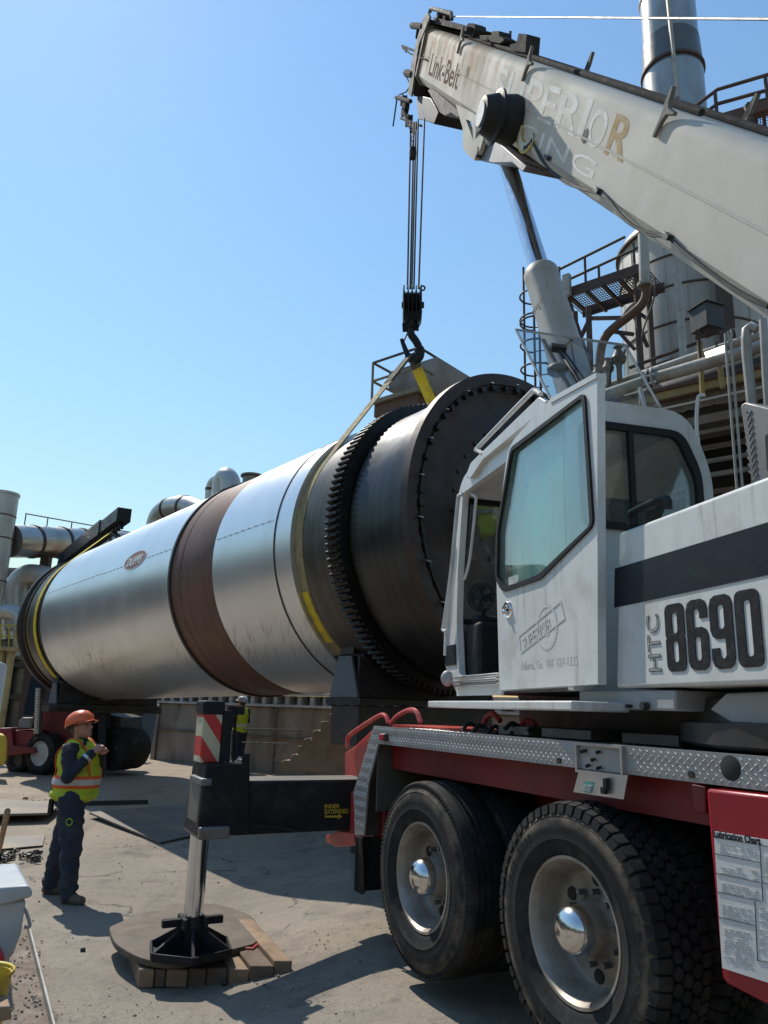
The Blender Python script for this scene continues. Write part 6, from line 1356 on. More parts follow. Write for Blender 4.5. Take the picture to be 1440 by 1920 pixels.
for label, pts, Y, rpx, m in (('big galvanised elbow below the horizontal duct at the left', ((30, 1180), (30, 1110), (36, 1090), (52, 1078), (78, 1080), (110, 1090)), 26.5, 20, 'galv'),
                              ('pale lower duct elbow at the left edge', ((-10, 1150), (12, 1147), (30, 1152), (38, 1170), (40, 1230)), 24.5, 14, 'galv'),
                              ('upper pale duct bend at the left edge behind the stack', ((12, 1200), (12, 1120), (24, 1095), (60, 1088)), 28, 15, 'stack')):
    Pp = bez([UL(x, y, Y) for x, y in pts], 6); mb = MB(); mb.tube(Pp, rpx/1440*Y, 22); o = mb.build('duct_elbow', K[m], None, loc=tuple(Pp[0]*A3(1, 1, 0))); tag(o, label, 'duct', 'duct elbows at the left')
yp = thing('yellow_platform', 'small yellow railed platform at the left edge', 'platform', tuple(UL(10, 1215, 23)))
mb = MB(); mb.bar(UL(-40, 1213, 23), UL(34, 1218, 23), .5, .12); mb.build('platform_deck', K['yellowsteel'], yp)
for y in (1172, 1192): mb = MB(); mb.tube([UL(-40, y-1, 23), UL(32, y+1, 23)], .022, 6); mb.build('rail', K['yellow'], yp)
for x in (2, 18, 31): mb = MB(); mb.tube([UL(x, 1172, 23), UL(x-2, 1214, 23)], .022, 6); mb.build('post', K['yellow'], yp)
for x in (22, 4):
    p = UL(x, 1220, 23); mb = MB(); mb.bar(p, A3(p[0], p[1], 0), .16, .16); mb.build('platform_leg', K['yellowsteel'], yp)
# dark plant block behind, with columns, pipes and cladding
pb = thing('plant_building', 'dark plant building behind the ducts at the left', 'building', tuple(UL(40, 1400, 31)*A3(1, 1, 0)))
zt3 = float(UL(60, 1062, 31)[2]); x0_, x1_ = float(UL(-260, 1200, 31)[0]), float(UL(330, 1200, 31)[0])
mb = MB(); mb.box(A3((x0_+x1_)/2, 33.5, zt3/2-.2), (x1_-x0_, 4, zt3+.4)); mb.build('plant_wall', K['sooty'], pb)
n_ = 40; vs_ = []
mb = MB(); top_ = []; bot = []
for i in range(n_*4+1):
    x = x0_+(x1_-x0_)*i/(n_*4); yy = 31.4+.05*sin(i*pi/2); top_.append(A3(x, yy, zt3-.1)); bot.append(A3(x, yy, zt3*.45))
mb.add(top_+bot, [(i, i+1, n_*4+2+i, n_*4+1+i) for i in range(n_*4)]); mb.build('cladding', K['corr'], pb)
for i in range(7):
    x = x0_+(x1_-x0_)*(i+.3)/7; mb = MB(); mb.box(A3(x, 31.2, zt3/2), (.22, .22, zt3)); mb.build('steel_column', K['brownsteel'], pb)
for z in (zt3*.42, zt3*.7, 1.6): mb = MB(); mb.box(A3((x0_+x1_)/2, 31.15, z), (x1_-x0_, .15, .18)); mb.build('steel_beam', K['brownsteel'], pb)
wt = UL(2, 1300, 20.0); mb = MB(); mb.lathe([(0, .25), (wt[2]+.65, .25), (wt[2]+.75, .18), (wt[2]+.78, .01)], wt*A3(1, 1, 0)+A3(-.22, 0, 0), UP, 24); o = mb.build('white_cylinder', K['white'], None, loc=tuple(wt*A3(1, 1, 0))); tag(o, 'tall white cylinder standing at the left edge behind the red machine', 'cylinder')
# ---- concrete wall under the drum with its steel edge
KWl = 13.2
wl0, wr0 = fa(288, 1420, KWl)[0], 1.0
zwt = float(FA.U(420, 1322, KWl)[2])
cw = thing('retaining_wall', 'long stained concrete retaining wall behind the drum', 'wall', tuple(FA(8, KWl, 0)))
mb = MB(); mb.prism([FA(wl0+.25, KWl, -.3), FA(wr0, KWl, -.3), FA(wr0, KWl, zwt), FA(wl0, KWl, zwt)], FA.n*3.0); mb.build('wall_face', K['concwall'], cw, bevel=.03)
a = wl0-.1
while a > wr0+1:
    mb = MB(); mb.box(FA(a-.0, KWl-.02, zwt*.5), (.03, .06, zwt)  , (FA.d, FA.n, UP)); mb.build('wall_joint', K['concrete'], cw); a -= 2.4
mb = MB(); mb.box(FA((wl0+wr0)/2, KWl-.03, zwt*.55), (wl0-wr0, .05, .03), (FA.d, FA.n, UP)); mb.build('form_line', K['concrete'], cw)
zc1 = float(FA.U(420, 1302, KWl)[2])
edge = thing('steel_edge_beam', 'pale steel edge beam with ribs along the top of the concrete wall', 'beam', tuple(FA(8, KWl, zwt)))
mb = MB(); mb.box(FA((wl0+wr0)/2, KWl+.15, zwt+.03), (wl0-wr0, .45, .06), (FA.d, FA.n, UP)); mb.box(FA((wl0+wr0)/2, KWl+.15, zc1+.03), (wl0-wr0, .45, .05), (FA.d, FA.n, UP)); mb.box(FA((wl0+wr0)/2, KWl+.3, (zwt+zc1)/2), (wl0-wr0, .02, zc1-zwt), (FA.d, FA.n, UP)); mb.build('channel', K['lightsteel'], edge)
a = wl0-.2
while a > wr0+1: mb = MB(); mb.box(FA(a, KWl+.08, (zwt+zc1)/2+.02), (.13, .20, zc1-zwt-.06), (FA.d, FA.n, UP)); mb.build('rib', K['lightsteel'], edge); a -= .42
# dark bank of spoil left of the wall
mb = MB(); pts = []; nn = 22
for i in range(nn):
    for j in range(12):
        x = UL(200, 1400, 26)[0] + (UL(340, 1400, 26)[0]-UL(200, 1400, 26)[0])*i/(nn-1); y = 24.5+4.5*j/11
        h = 1.9*sst(0, .8, j/11)*(.75+.35*mnoise.noise((x*.7, y*.7, 1))) - .15*(j == 0); pts.append((x, y, h))
mb.add(pts, [(i*12+j, (i+1)*12+j, (i+1)*12+j+1, i*12+j+1) for i in range(nn-1) for j in range(11)])
K['spoil'] = mat('dark_spoil', (.06, .055, .05), .95, 0, (.10, .09, .08), 3, .8, bump=.6, bscale=14)
tag(mb.build('spoil_bank', K['spoil'], None), kind='structure')
# gas cylinder
p = UL(298, 1424, 24.0); p[2] = gz(p[0], p[1])
g_ = thing('gas_cylinder', 'rusty gas cylinder standing at the left end of the concrete wall', 'gas cylinder', tuple(p))
hgt = 40/1440*24.5; r = 10/1440*24
mb = MB(); mb.lathe([(0, r*.9), (.03, r), (hgt*.75, r), (hgt*.85, r*.8), (hgt*.88, .04), (hgt*.9, .04)], p, UP, 20, caps=True); mb.build('cylinder_body', K['concwall'], g_)
mb = MB(); mb.lathe([(hgt*.84, r*.62), (hgt, r*.62), (hgt, r*.56), (hgt*.84, r*.56)], p, UP, 16); mb.cyl(p+UP*hgt*.88, p+UP*hgt*.96, .03, n=8); mb.build('valve_collar', K['concwall'], g_)
# leaning metal frame
Yf = 17.5
fr_ = thing('metal_frame', 'grey metal frame leaning against the concrete wall', 'frame', tuple(UL(520, 1428, Yf)))
for a, b, w_ in (((458, 1367), (566, 1370), .07), ((568, 1367), (514, 1426), .10), ((455, 1392), (545, 1395), .05), ((510, 1370), (460, 1425), .045)):
    mb = MB(); mb.bar(UL(*a, Yf+.4*(b[1] < 1400)), UL(*b, Yf), w_, w_*.6); mb.build('frame_bar', K['steel'], fr_)
# stepped concrete block
Ys = 14.8
stp_ = [UL(x, y, Ys) for x, y in ((527, 1443), (527, 1428), (533, 1425), (543, 1426), (546, 1415), (553, 1413), (558, 1417), (557, 1399), (566, 1398), (568, 1386), (580, 1383), (584, 1388), (585, 1371), (594, 1368), (600, 1372), (601, 1353), (615, 1352), (617, 1338), (625, 1337), (626, 1353), (690, 1352), (690, 1462), (600, 1450))]
mb = MB(); mb.prism(stp_, A3(.3, .9, 0)); o = mb.build('stepped_block', mat('stepped_concrete', (.30, .22, .15), .9, 0, (.20, .145, .095), 1.5, .8, dirt=(.08, .06, .045), damt=.6, bump=.3, bscale=12), None, loc=tuple(UL(600, 1450, Ys)), bevel=.02); tag(o, 'tan stepped concrete block rising towards the crane', 'concrete block')
# rubble at its foot
mb = MB(); r_ = random.Random(9)
for i in range(40):
    x = r_.uniform(600, 660); p = UL(x, 1452+r_.uniform(-6, 8), Ys-.6); p[2] = gz(p[0], p[1])+.02; s_ = r_.uniform(.03, .10); mb.ell(p, (s_, s_*r_.uniform(.6, 1), s_*.6), n=6, m=4)
tag(mb.build('rubble', K['concwall'], None, smooth=False), kind='stuff')
# ================================================================== red machine at the far left
YM = 17.0
def UM(x, y, Y=YM): return UY(x, y, Y)
mg = UM(120, 1445); rmz = 0
rm = thing('red_lift_truck', 'dark red lift truck with a black lifting beam behind the drum', 'lift truck', (mg[0], 18.0, 0))
def pm_(name, pts, Y0, dep, m, bevel=.02): mb = MB(); mb.prism([UM(x, y, Y0) for x, y in pts], A3(0, dep, 0)); return mb.build(name, K[m], rm, bevel=bevel)
pm_('counterweight', ((-14, 1366), (22, 1364), (24, 1398), (64, 1402), (66, 1412), (18, 1417), (-14, 1412)), 17.0, 2.4, 'machinered')
pm_('engine_hood', ((18, 1368), (66, 1372), (68, 1402), (22, 1402)), 17.15, 2.2, 'machinered')
pm_('frame', ((60, 1340), (76, 1318), (152, 1316), (160, 1362), (152, 1400), (100, 1402), (92, 1372), (64, 1370)), 17.4, 1.8, 'machinered')
pm_('front_frame', ((150, 1330), (226, 1345), (226, 1400), (150, 1410)), 17.6, 1.6, 'darksteel')
pm_('engine_block', ((34, 1352), (42, 1345), (54, 1346), (60, 1358), (58, 1366), (32, 1366)), 17.2, .6, 'steel')
pm_('mast', ((183, 1318), (198, 1318), (198, 1436), (183, 1436)), 17.1, .35, 'stripe', .005)
pm_('mast', ((163, 1318), (171, 1318), (171, 1350), (163, 1350)), 17.1, .2, 'alu', .005)
pm_('mast', ((162, 1350), (174, 1350), (174, 1400), (162, 1400)), 17.1, .3, 'stripe', .005)
pm_('chain_mast', ((66, 1290), (76, 1290), (72, 1376), (63, 1376)), 17.0, .2, 'pipe', .005)
mb = MB()
for i in range(16): mb.box(UM(71-i*.25, 1294+i*5, 16.98), (.055, .02, .03))
mb.build('mast_chain', K['alu'], rm)
mb = MB(); mb.prism([UM(x, y, 17.6) for x, y in ((158, 1400), (205, 1402), (205, 1425), (160, 1425))], A3(0, 1, 0)); mb.build('carriage', K['darksteel'], rm)
def mwheel(x, y, rpx, Y, w, rimm, name='wheel'):
    c = UM(x, y, Y); r = rpx/1440*Y; c[2] = max(r, c[2]); ax = nrm(A3(.42, .9, 0))
    mb = MB(); mb.lathe([(.05, r*.20), (.05, r*.5), (.0, r*.58), (0, r*.62)], c, ax, 28, caps=False); mb.lathe([(.05, r*.2), (.03, .001)], c, ax, 20); rim = mb.build(name, K[rimm], rm)
    mb = MB(); mb.lathe([(.0, r*.60), (-.03, r*.75), (-.01, r*.92), (.03, r), (w-.03, r), (w, r*.9), (w, r*.6)], c, ax, 40); ty = mb.build('tyre', K['rubber'], rim)
    mb = MB()
    for i in range(28):
        a = 2*pi*i/28; u = nrm(np.cross(ax, UP)); p = c+ax*.05+(u*cos(a)+UP*sin(a))*r*.985; mb.box(p, (.05, .11, .04), (nrm(-u*sin(a)+UP*cos(a)), ax, u*cos(a)+UP*sin(a)))
    tag(mb.build('tread', K['rubber'], ty, smooth=False), kind='stuff')
mwheel(74, 1413, 35, 17.0, .35, 'whitewheel'); mwheel(30, 1424, 24, 17.6, .3, 'darksteel'); mwheel(212, 1404, 37, 17.3, .4, 'darksteel'); mwheel(232, 1403, 36, 17.8, .4, 'darksteel')
# its black lifting beam over the drum
bA, bB = UY(233, 965, 18.5), UY(150, 1028, 24.0)
dv = nrm(bB-bA)
mb = MB(); mb.bar(bA, bB+(bB-bA)*.4, .34, .34); bm_ = mb.build('lifting_beam', K['stripe'], rm, bevel=.01)
mb = MB(); mb.bar(bA+dv*2.2, bB+(bB-bA)*.4, .40, .42); mb.build('beam_sleeve', K['stripe'], bm_, bevel=.01)
mb = MB(); s_ = nrm(np.cross(dv, UP)); mb.box(bA-dv*.005, (.02, .27, .27), (dv, s_, np.cross(s_, dv))); mb.build('beam_end', K['black'], bm_)
mb = MB()
for i in range(5): p = bA+dv*(.25+.35*i)-UP*.24; mb.box(p, (.08, .12, .16), (dv, s_, np.cross(s_, dv)))
mb.build('hanger_lug', K['black'], bm_)
mb = MB(); p = bA+dv*1.2-UP*.2; mb.tube([p, UY(212, 1000, 19.4), UY(228, 1010, 19.2)], .06, 8); mb.tube([p, UY(205, 1004, 19.4)], .05, 8); mb.build('lifting_shackle', K['darksteel'], bm_)
# post that carries the beam (behind the drum)
mb = MB(); e = bB+(bB-bA)*.35; mb.bar(e, A3(e[0]+.2, e[1]-1.5, 1.0), .5, .5); mb.build('beam_post', K['stripe'], rm)
# yellow machine corner at the left edge
mb = MB(); mb.prism([UM(x, y, 15.5) for x, y in ((-10, 1376), (8, 1378), (14, 1386), (13, 1424), (6, 1436), (-10, 1436))], A3(-.36, .7, 0)); o = mb.build('yellow_block', K['yellow'], None, loc=tuple(UM(0, 1436, 15.5)), bevel=.03); tag(o, 'worn yellow machine part at the left edge in front of the red lift truck', 'machine part')
# ================================================================== things lying on the yard
def gp(x, y, dz=0): p = UG(x, y); p[2] = gz(p[0], p[1])+dz; return p
def slab(label, pts, th, m, cat='steel plate', name='steel_plate', lift=None, group='steel plates on the yard'):
    P = [gp(*q, .008) for q in pts]
    if lift:
        for i, h in lift.items(): P[i] = P[i]+UP*h
    mb = MB(); mb.prism(P, UP*th); o = mb.build(name, K[m], None, loc=tuple(np.mean(P, axis=0)), bevel=.003); tag(o, label, cat, group); return o
slab('warped rusty steel plate lying left of the outrigger jack', ((166, 1534), (300, 1584), (372, 1568), (480, 1545), (330, 1512)), .025, 'plate', lift={0: .05, 1: .0})
slab('raised steel plate at the left edge casting a dark shadow', ((-60, 1548), (86, 1544), (120, 1518), (-60, 1506)), .03, 'plate', lift={0: .10, 1: .10, 2: .06, 3: .06})
slab('small dusty steel plate behind the worker', ((-60, 1600), (80, 1588), (84, 1568), (-60, 1575)), .012, 'plate')
a, b = gp(160, 1510), gp(277, 1507); mb = MB(); mb.bar(a+UP*.03, b+UP*.03, .06, .06); o = mb.build('steel_bar', K['darksteel'], None, loc=tuple((a+b)/2)); tag(o, 'black steel bar lying on the yard behind the worker', 'steel bar')
# chain heap
r_ = random.Random(4); ch0 = gp(34, 1615); chn = thing('steel_chain', 'heap of rusty steel chain lying at the left edge', 'chain', tuple(ch0))
mb = MB()
for i in range(95):
    x = r_.uniform(-40, 74); p = gp(x, 1611+r_.gauss(0, 3.5), .02+abs(r_.gauss(0, .025))); R = Matrix.Rotation(r_.uniform(0, 6.3), 3, 'Z') @ Matrix.Rotation(r_.uniform(-1.3, 1.3), 3, 'X')
    pts = [p + np.array(R @ Vector((cos(t)*.035, sin(t)*.022, 0))) for t in np.linspace(0, 2*pi, 9)[:-1]]; mb.tube(pts, .009, 5, closed=True)
tag(mb.build('chain_link', K['darksteel'], chn), kind='stuff')
# pole and plank at the left edge
a, b = gp(-4, 1606, .02), UY(14, 1521, 5.9); mb = MB(); mb.tube([a, b], [.028, .022], 10); o = mb.build('wooden_handle', K['wood'], None, loc=tuple(a)); tag(o, 'brown wooden tool handle sticking up at the left edge', 'handle')
slab('pale plank end beside the chain at the left edge', ((-30, 1650), (8, 1650), (4, 1628), (-30, 1622)), .04, 'wood2', 'plank', 'plank', group=None)
# white edge strip and dirt bed to its left
a, b = gp(52, 1745), gp(96, 1925); mb = MB(); mb.bar(a+UP*.03, b+UP*.03+(b-a)*.2, .016, .05); o = mb.build('kerb_strip', K['pipe'], None, loc=tuple((a+b)/2), bevel=.004); tag(o, kind='structure')
P_ = [gp(*q, .006) for q in ((-60, 1700), (50, 1742), (95, 1925), (108, 1975), (-60, 1975))]
mb = MB(); mb.prism(P_, -UP*.02); K['bed'] = mat('dirt_bed', (.20, .155, .115), .95, 0, (.12, .09, .07), 8, .9, dirt=(.33, .28, .22), dscale=6, damt=.8, bump=.8, bscale=45); tag(mb.build('dirt_strip', K['bed'], None), kind='structure')
# pebbles and crumbs
r_ = random.Random(21); mb = MB()
for i in range(1500):
    if i < 160: x, y = r_.uniform(-10, 85), r_.uniform(1755, 1915)
    elif i < 330: x, y = r_.uniform(0, 240), r_.uniform(1488, 1580)
    else: x, y = r_.uniform(60, 720), r_.uniform(1480, 1915)
    p = gp(x, y, .012 if i < 160 else .003); s_ = r_.uniform(.003, .011)*(1.0 if i < 160 else .35+1.1*r_.random()**4)
    mb.ell(p, (s_, s_*r_.uniform(.6, 1), s_*.7), n=5, m=3)
tag(mb.build('pebbles', K['concwall'], None, smooth=False), kind='stuff')
for (x, y), lb in (((155, 1785), 'small dark stone lying beside the outrigger pad'), ((420, 1848), 'small dark stone in front of the timbers')):
    p = gp(x, y, .015); mb = MB(); mb.ell(p, (.022, .016, .018), n=8, m=6); o = mb.build('stone', K['darksteel'], None, loc=tuple(p)); tag(o, lb, 'stone')
# grey cooler
cg = gp(20, 1815); YC = float(cg[1])*1.0
cl = thing('cooler_box', 'grey plastic cooler box with a lid at the left edge', 'cooler', tuple(cg))
def UCo(x, y, Y): return UY(x, y, Y)
Yc0 = 3.75
bx_ = [UCo(x, y, Yc0) for x, y in ((-70, 1694), (50, 1686), (40, 1752), (26, 1790), (8, 1812), (-70, 1830))]
mb = MB(); mb.prism(bx_, A3(-.24, .42, 0)); mb.build('cooler_body', K['cooler'], cl, bevel=.018, bseg=3)
mb = MB(); mb.prism([UCo(x, y, Yc0-.02) for x, y in ((-70, 1664), (0, 1664), (54, 1660), (62, 1672), (60, 1683), (8, 1697), (-70, 1700))], A3(-.27, .47, 0)); mb.build('cooler_lid', K['cooler'], cl, bevel=.018, bseg=3)
mb = MB(); mb.tube(bez([UCo(x, y, Yc0+.1) for x, y in ((44, 1702), (50, 1712), (56, 1732), (54, 1738), (46, 1738))], 4), .008, 7); mb.build('carry_handle', K['cooler'], cl)
mb = MB(); mb.prism([UCo(x, y, Yc0-.15) for x, y in ((-60, 1786), (8, 1786), (9, 1815), (-60, 1825))], A3(-.06, .1, 0)); o = mb.build('red_tub', K['redplastic'], None, loc=tuple(UCo(0, 1820, Yc0-.15)), bevel=.012); tag(o, 'red plastic tub at the left edge below the cooler', 'tub')
mb = MB(); c = UCo(-36, 1822, 3.45); mb.lathe([(-.26, .10), (0, .118), (.004, .126), (-.01, .126), (-.012, .112), (-.2, .095)], c, UP, 28); o = mb.build('yellow_bucket', K['yellow'], None, loc=tuple(c-UP*.26)); tag(o, 'yellow bucket at the left edge below the red tub', 'bucket')
a = gp(-10, 1905); mb = MB(); mb.prism([UCo(x, y, 3.3) for x, y in ((-40, 1890), (20, 1886), (22, 1912), (-40, 1925))], A3(-.07, .12, 0)); o = mb.build('timber_block', K['wood'], None, loc=tuple(a), bevel=.006); tag(o, 'short timber block at the bottom left corner', 'timber')
# tan debris pile left behind the worker
mb = MB(); r_ = random.Random(31)
for i in range(160):
    p = gp(r_.gauss(62, 14), r_.gauss(1511, 5), .0); s_ = r_.uniform(.01, .05); mb.ell(p+UP*s_*.3, (s_, s_*.8, s_*.5), n=6, m=4)
tag(mb.build('debris', mat('tan_debris', (.34, .24, .16), .95, 0, (.22, .15, .1), 8, .8), None, smooth=False), kind='stuff')
# ================================================================== people
def remesh_union(prims, voxel, smooth=6):
    """closed primitives -> one continuous skin; returns verts, faces, material index per face.
    prims: ('c', p0, p1, r0, r1, mi, squash) tapered limb; ('e', centre, radii, axes, mi) ellipsoid"""
    mb = MB()
    for p in prims:
        if p[0] == 'c':
            a, b = A3(*p[1]), A3(*p[2]); r0, r1 = p[3], p[4]; d = nrm(b-a); pts = []; rs = []
            for t in (-.95, -.8, -.5, 0): pts.append(a + d*r0*t); rs.append(r0*sqrt(1-t*t))
            for t in (0, .5, .8, .95): pts.append(b + d*r1*t); rs.append(r1*sqrt(1-t*t))
            mb.tube(pts, rs, 14)
        else: mb.ell(p[1], p[2], p[3], 16, 12)
    me = bpy.data.meshes.new('tmp'); me.from_pydata(mb.v, [], mb.f)
    bm = bmesh.new(); bm.from_mesh(me); bmesh.ops.recalc_face_normals(bm, faces=bm.faces); bm.to_mesh(me); bm.free()
    ob = bpy.data.objects.new('tmp', me); COL.objects.link(ob)
    m = ob.modifiers.new('r', 'REMESH'); m.mode = 'VOXEL'; m.voxel_size = voxel
    s = ob.modifiers.new('s', 'SMOOTH'); s.iterations = smooth; s.factor = .5
    dg = bpy.context.evaluated_depsgraph_get(); e = bpy.data.meshes.new_from_object(ob.evaluated_get(dg))
    V_ = np.array([v.co[:] for v in e.vertices]); F_ = [tuple(q.vertices) for q in e.polygons]
    bpy.data.objects.remove(ob); bpy.data.meshes.remove(me); bpy.data.meshes.remove(e)
    Cn = np.array([V_[list(f)].mean(axis=0) for f in F_]); best = np.full(len(Cn), 1e9); mi = np.zeros(len(Cn), int)
    for p in prims:
        if p[0] == 'c':
            a, b = A3(*p[1]), A3(*p[2]); d = b-a; t = np.clip(((Cn-a)@d)/(d@d), 0, 1); D = np.linalg.norm(Cn-(a+t[:, None]*d), axis=1) - (p[3]+(p[4]-p[3])*t); k = p[5]
        else:
            q = Cn-np.asarray(p[1]); X, Y, Z = p[3] if p[3] is not None else (A3(1,0,0), A3(0,1,0), A3(0,0,1)); r = p[2]
            n_ = np.sqrt((q@X/r[0])**2+(q@Y/r[1])**2+(q@Z/r[2])**2); D = (n_-1)*min(r); k = p[4]
        w = D < best; best[w] = D[w]; mi[w] = k
    return V_, F_, mi.tolist()
K['skin'] = mat('weathered_skin', (.42, .215, .15), .55, 0, (.36, .16, .11), 12, .6)
K['navy'] = mat('dark_navy_workwear', (.014, .018, .028), .9, 0, (.026, .03, .04), 7, .7, dirt=(.06, .055, .05), dscale=5, damt=.35, bump=.25, bscale=40)
K['denim'] = mat('navy_trousers', (.016, .023, .042), .9, 0, (.03, .038, .06), 5, .7, dirt=(.07, .065, .06), dscale=5, damt=.35, bump=.25, bscale=50)
K['boot'] = mat('brown_leather_boot', (.11, .075, .05), .7, 0, (.06, .042, .03), 9, .7, dirt=(.2, .16, .12), damt=.5)
K['orangehat'] = mat('orange_hard_hat', (.75, .13, .035), .35, 0, (.65, .10, .03), 5, .5, dirt=(.4, .15, .07), damt=.3)
K['yellowhat'] = mat('yellow_hard_hat', (.62, .45, .02), .4, 0, (.5, .36, .02), 5, .5)
K['whitehat'] = mat('white_hard_hat', (.35, .35, .34), .4, 0, (.3, .3, .29), 5, .5)
K['hair'] = mat('grey_brown_hair', (.05, .04, .032), .8, 0, (.08, .065, .05), 40, .7)
K['lime'] = mat('lime_vest_cloth', (.36, .58, .03), .8, 0, (.28, .46, .03), 5, .6, dirt=(.2, .26, .05), damt=.4, bump=.15, bscale=60)
K['eye'] = mat('dark_eye', (.02, .016, .014), .3)
def vestmat(name, bands, base=(.50, .62, .03)):
    m = bpy.data.materials.new(name); m.use_nodes = True; N = m.node_tree.nodes; L = m.node_tree.links; b = N['Principled BSDF']; b.inputs['Roughness'].default_value = .75
    tc = N.new('ShaderNodeTexCoord'); sp = N.new('ShaderNodeSeparateXYZ'); L.new(tc.outputs['Object'], sp.inputs[0])
    dv = N.new('ShaderNodeMath'); dv.operation = 'MULTIPLY'; dv.inputs[1].default_value = .5; L.new(sp.outputs[2], dv.inputs[0])
    r = N.new('ShaderNodeValToRGB'); r.color_ramp.interpolation = 'CONSTANT'; el = r.color_ramp.elements
    el[0].position = 0; el[0].color = (*base, 1)
    for i, (z, c) in enumerate(bands):
        e = el[1] if i == 0 else el.new(z/2); e.position = z/2; e.color = (*c, 1)
    L.new(dv.outputs[0], r.inputs[0])
    n = N.new('ShaderNodeTexNoise'); n.inputs['Scale'].default_value = 9; n.inputs['Detail'].default_value = 6; L.new(tc.outputs['Object'], n.inputs['Vector'])
    x = N.new('ShaderNodeMix'); x.data_type = 'RGBA'; x.blend_type = 'MULTIPLY'; x.inputs[0].default_value = .5; L.new(r.outputs[0], x.inputs[6]); L.new(n.outputs[0], x.inputs[7]); L.new(x.outputs[2], b.inputs['Base Color'])
    bp = N.new('ShaderNodeBump'); bp.inputs['Strength'].default_value = .3; bp.inputs['Distance'].default_value = .01; n2 = N.new('ShaderNodeTexNoise'); n2.inputs['Scale'].default_value = 14; L.new(tc.outputs['Object'], n2.inputs['Vector']); L.new(n2.outputs[0], bp.inputs['Height']); L.new(bp.outputs[0], b.inputs['Normal'])
    return m
OR_, SV_, LM_ = (.75, .13, .03), (.55, .55, .53), (.54, .60, .03)
K['vest1'] = vestmat('lime_orange_vest', ((1.00, OR_), (1.025, SV_), (1.085, OR_), (1.11, LM_)))
K['vest2'] = vestmat('lime_silver_vest', ((1.04, SV_), (1.10, LM_)))
def hand_prims(w, d, up_, mi, curl=1.0, side=1):
    """palm from the wrist along d; four fingers curling towards -up_, thumb on the side"""
    d = nrm(d); up_ = nrm(np.asarray(up_)-d*(np.asarray(up_)@d)); s = np.cross(d, up_)*side; P = []
    P.append(('e', w+d*.045, (.048, .040, .020), (d, s, up_), mi))
    for i, (ln, off) in enumerate(((.036, -.030), (.042, -.010), (.040, .011), (.031, .030))):
        k0 = w+d*.082+s*off; a = curl*1.25; k1 = k0 + (d*cos(a*.55)-up_*sin(a*.55))*ln; k2 = k1 + (d*cos(a*1.4)-up_*sin(a*1.4))*ln*.75; k3 = k2 + (d*cos(a*2.1)-up_*sin(a*2.1))*ln*.55
        P += [('c', k0, k1, .0105, .0098, mi, 0), ('c', k1, k2, .0098, .009, mi, 0), ('c', k2, k3, .009, .0078, mi, 0)]
    t0 = w+d*.02-s*.032; t1 = t0 + d*.035-s*.018-up_*.012; t2 = t1 + d*.026+s*.010-up_*.016
    P += [('c', t0, t1, .0135, .0115, mi, 0), ('c', t1, t2, .0115, .009, mi, 0)]
    return P
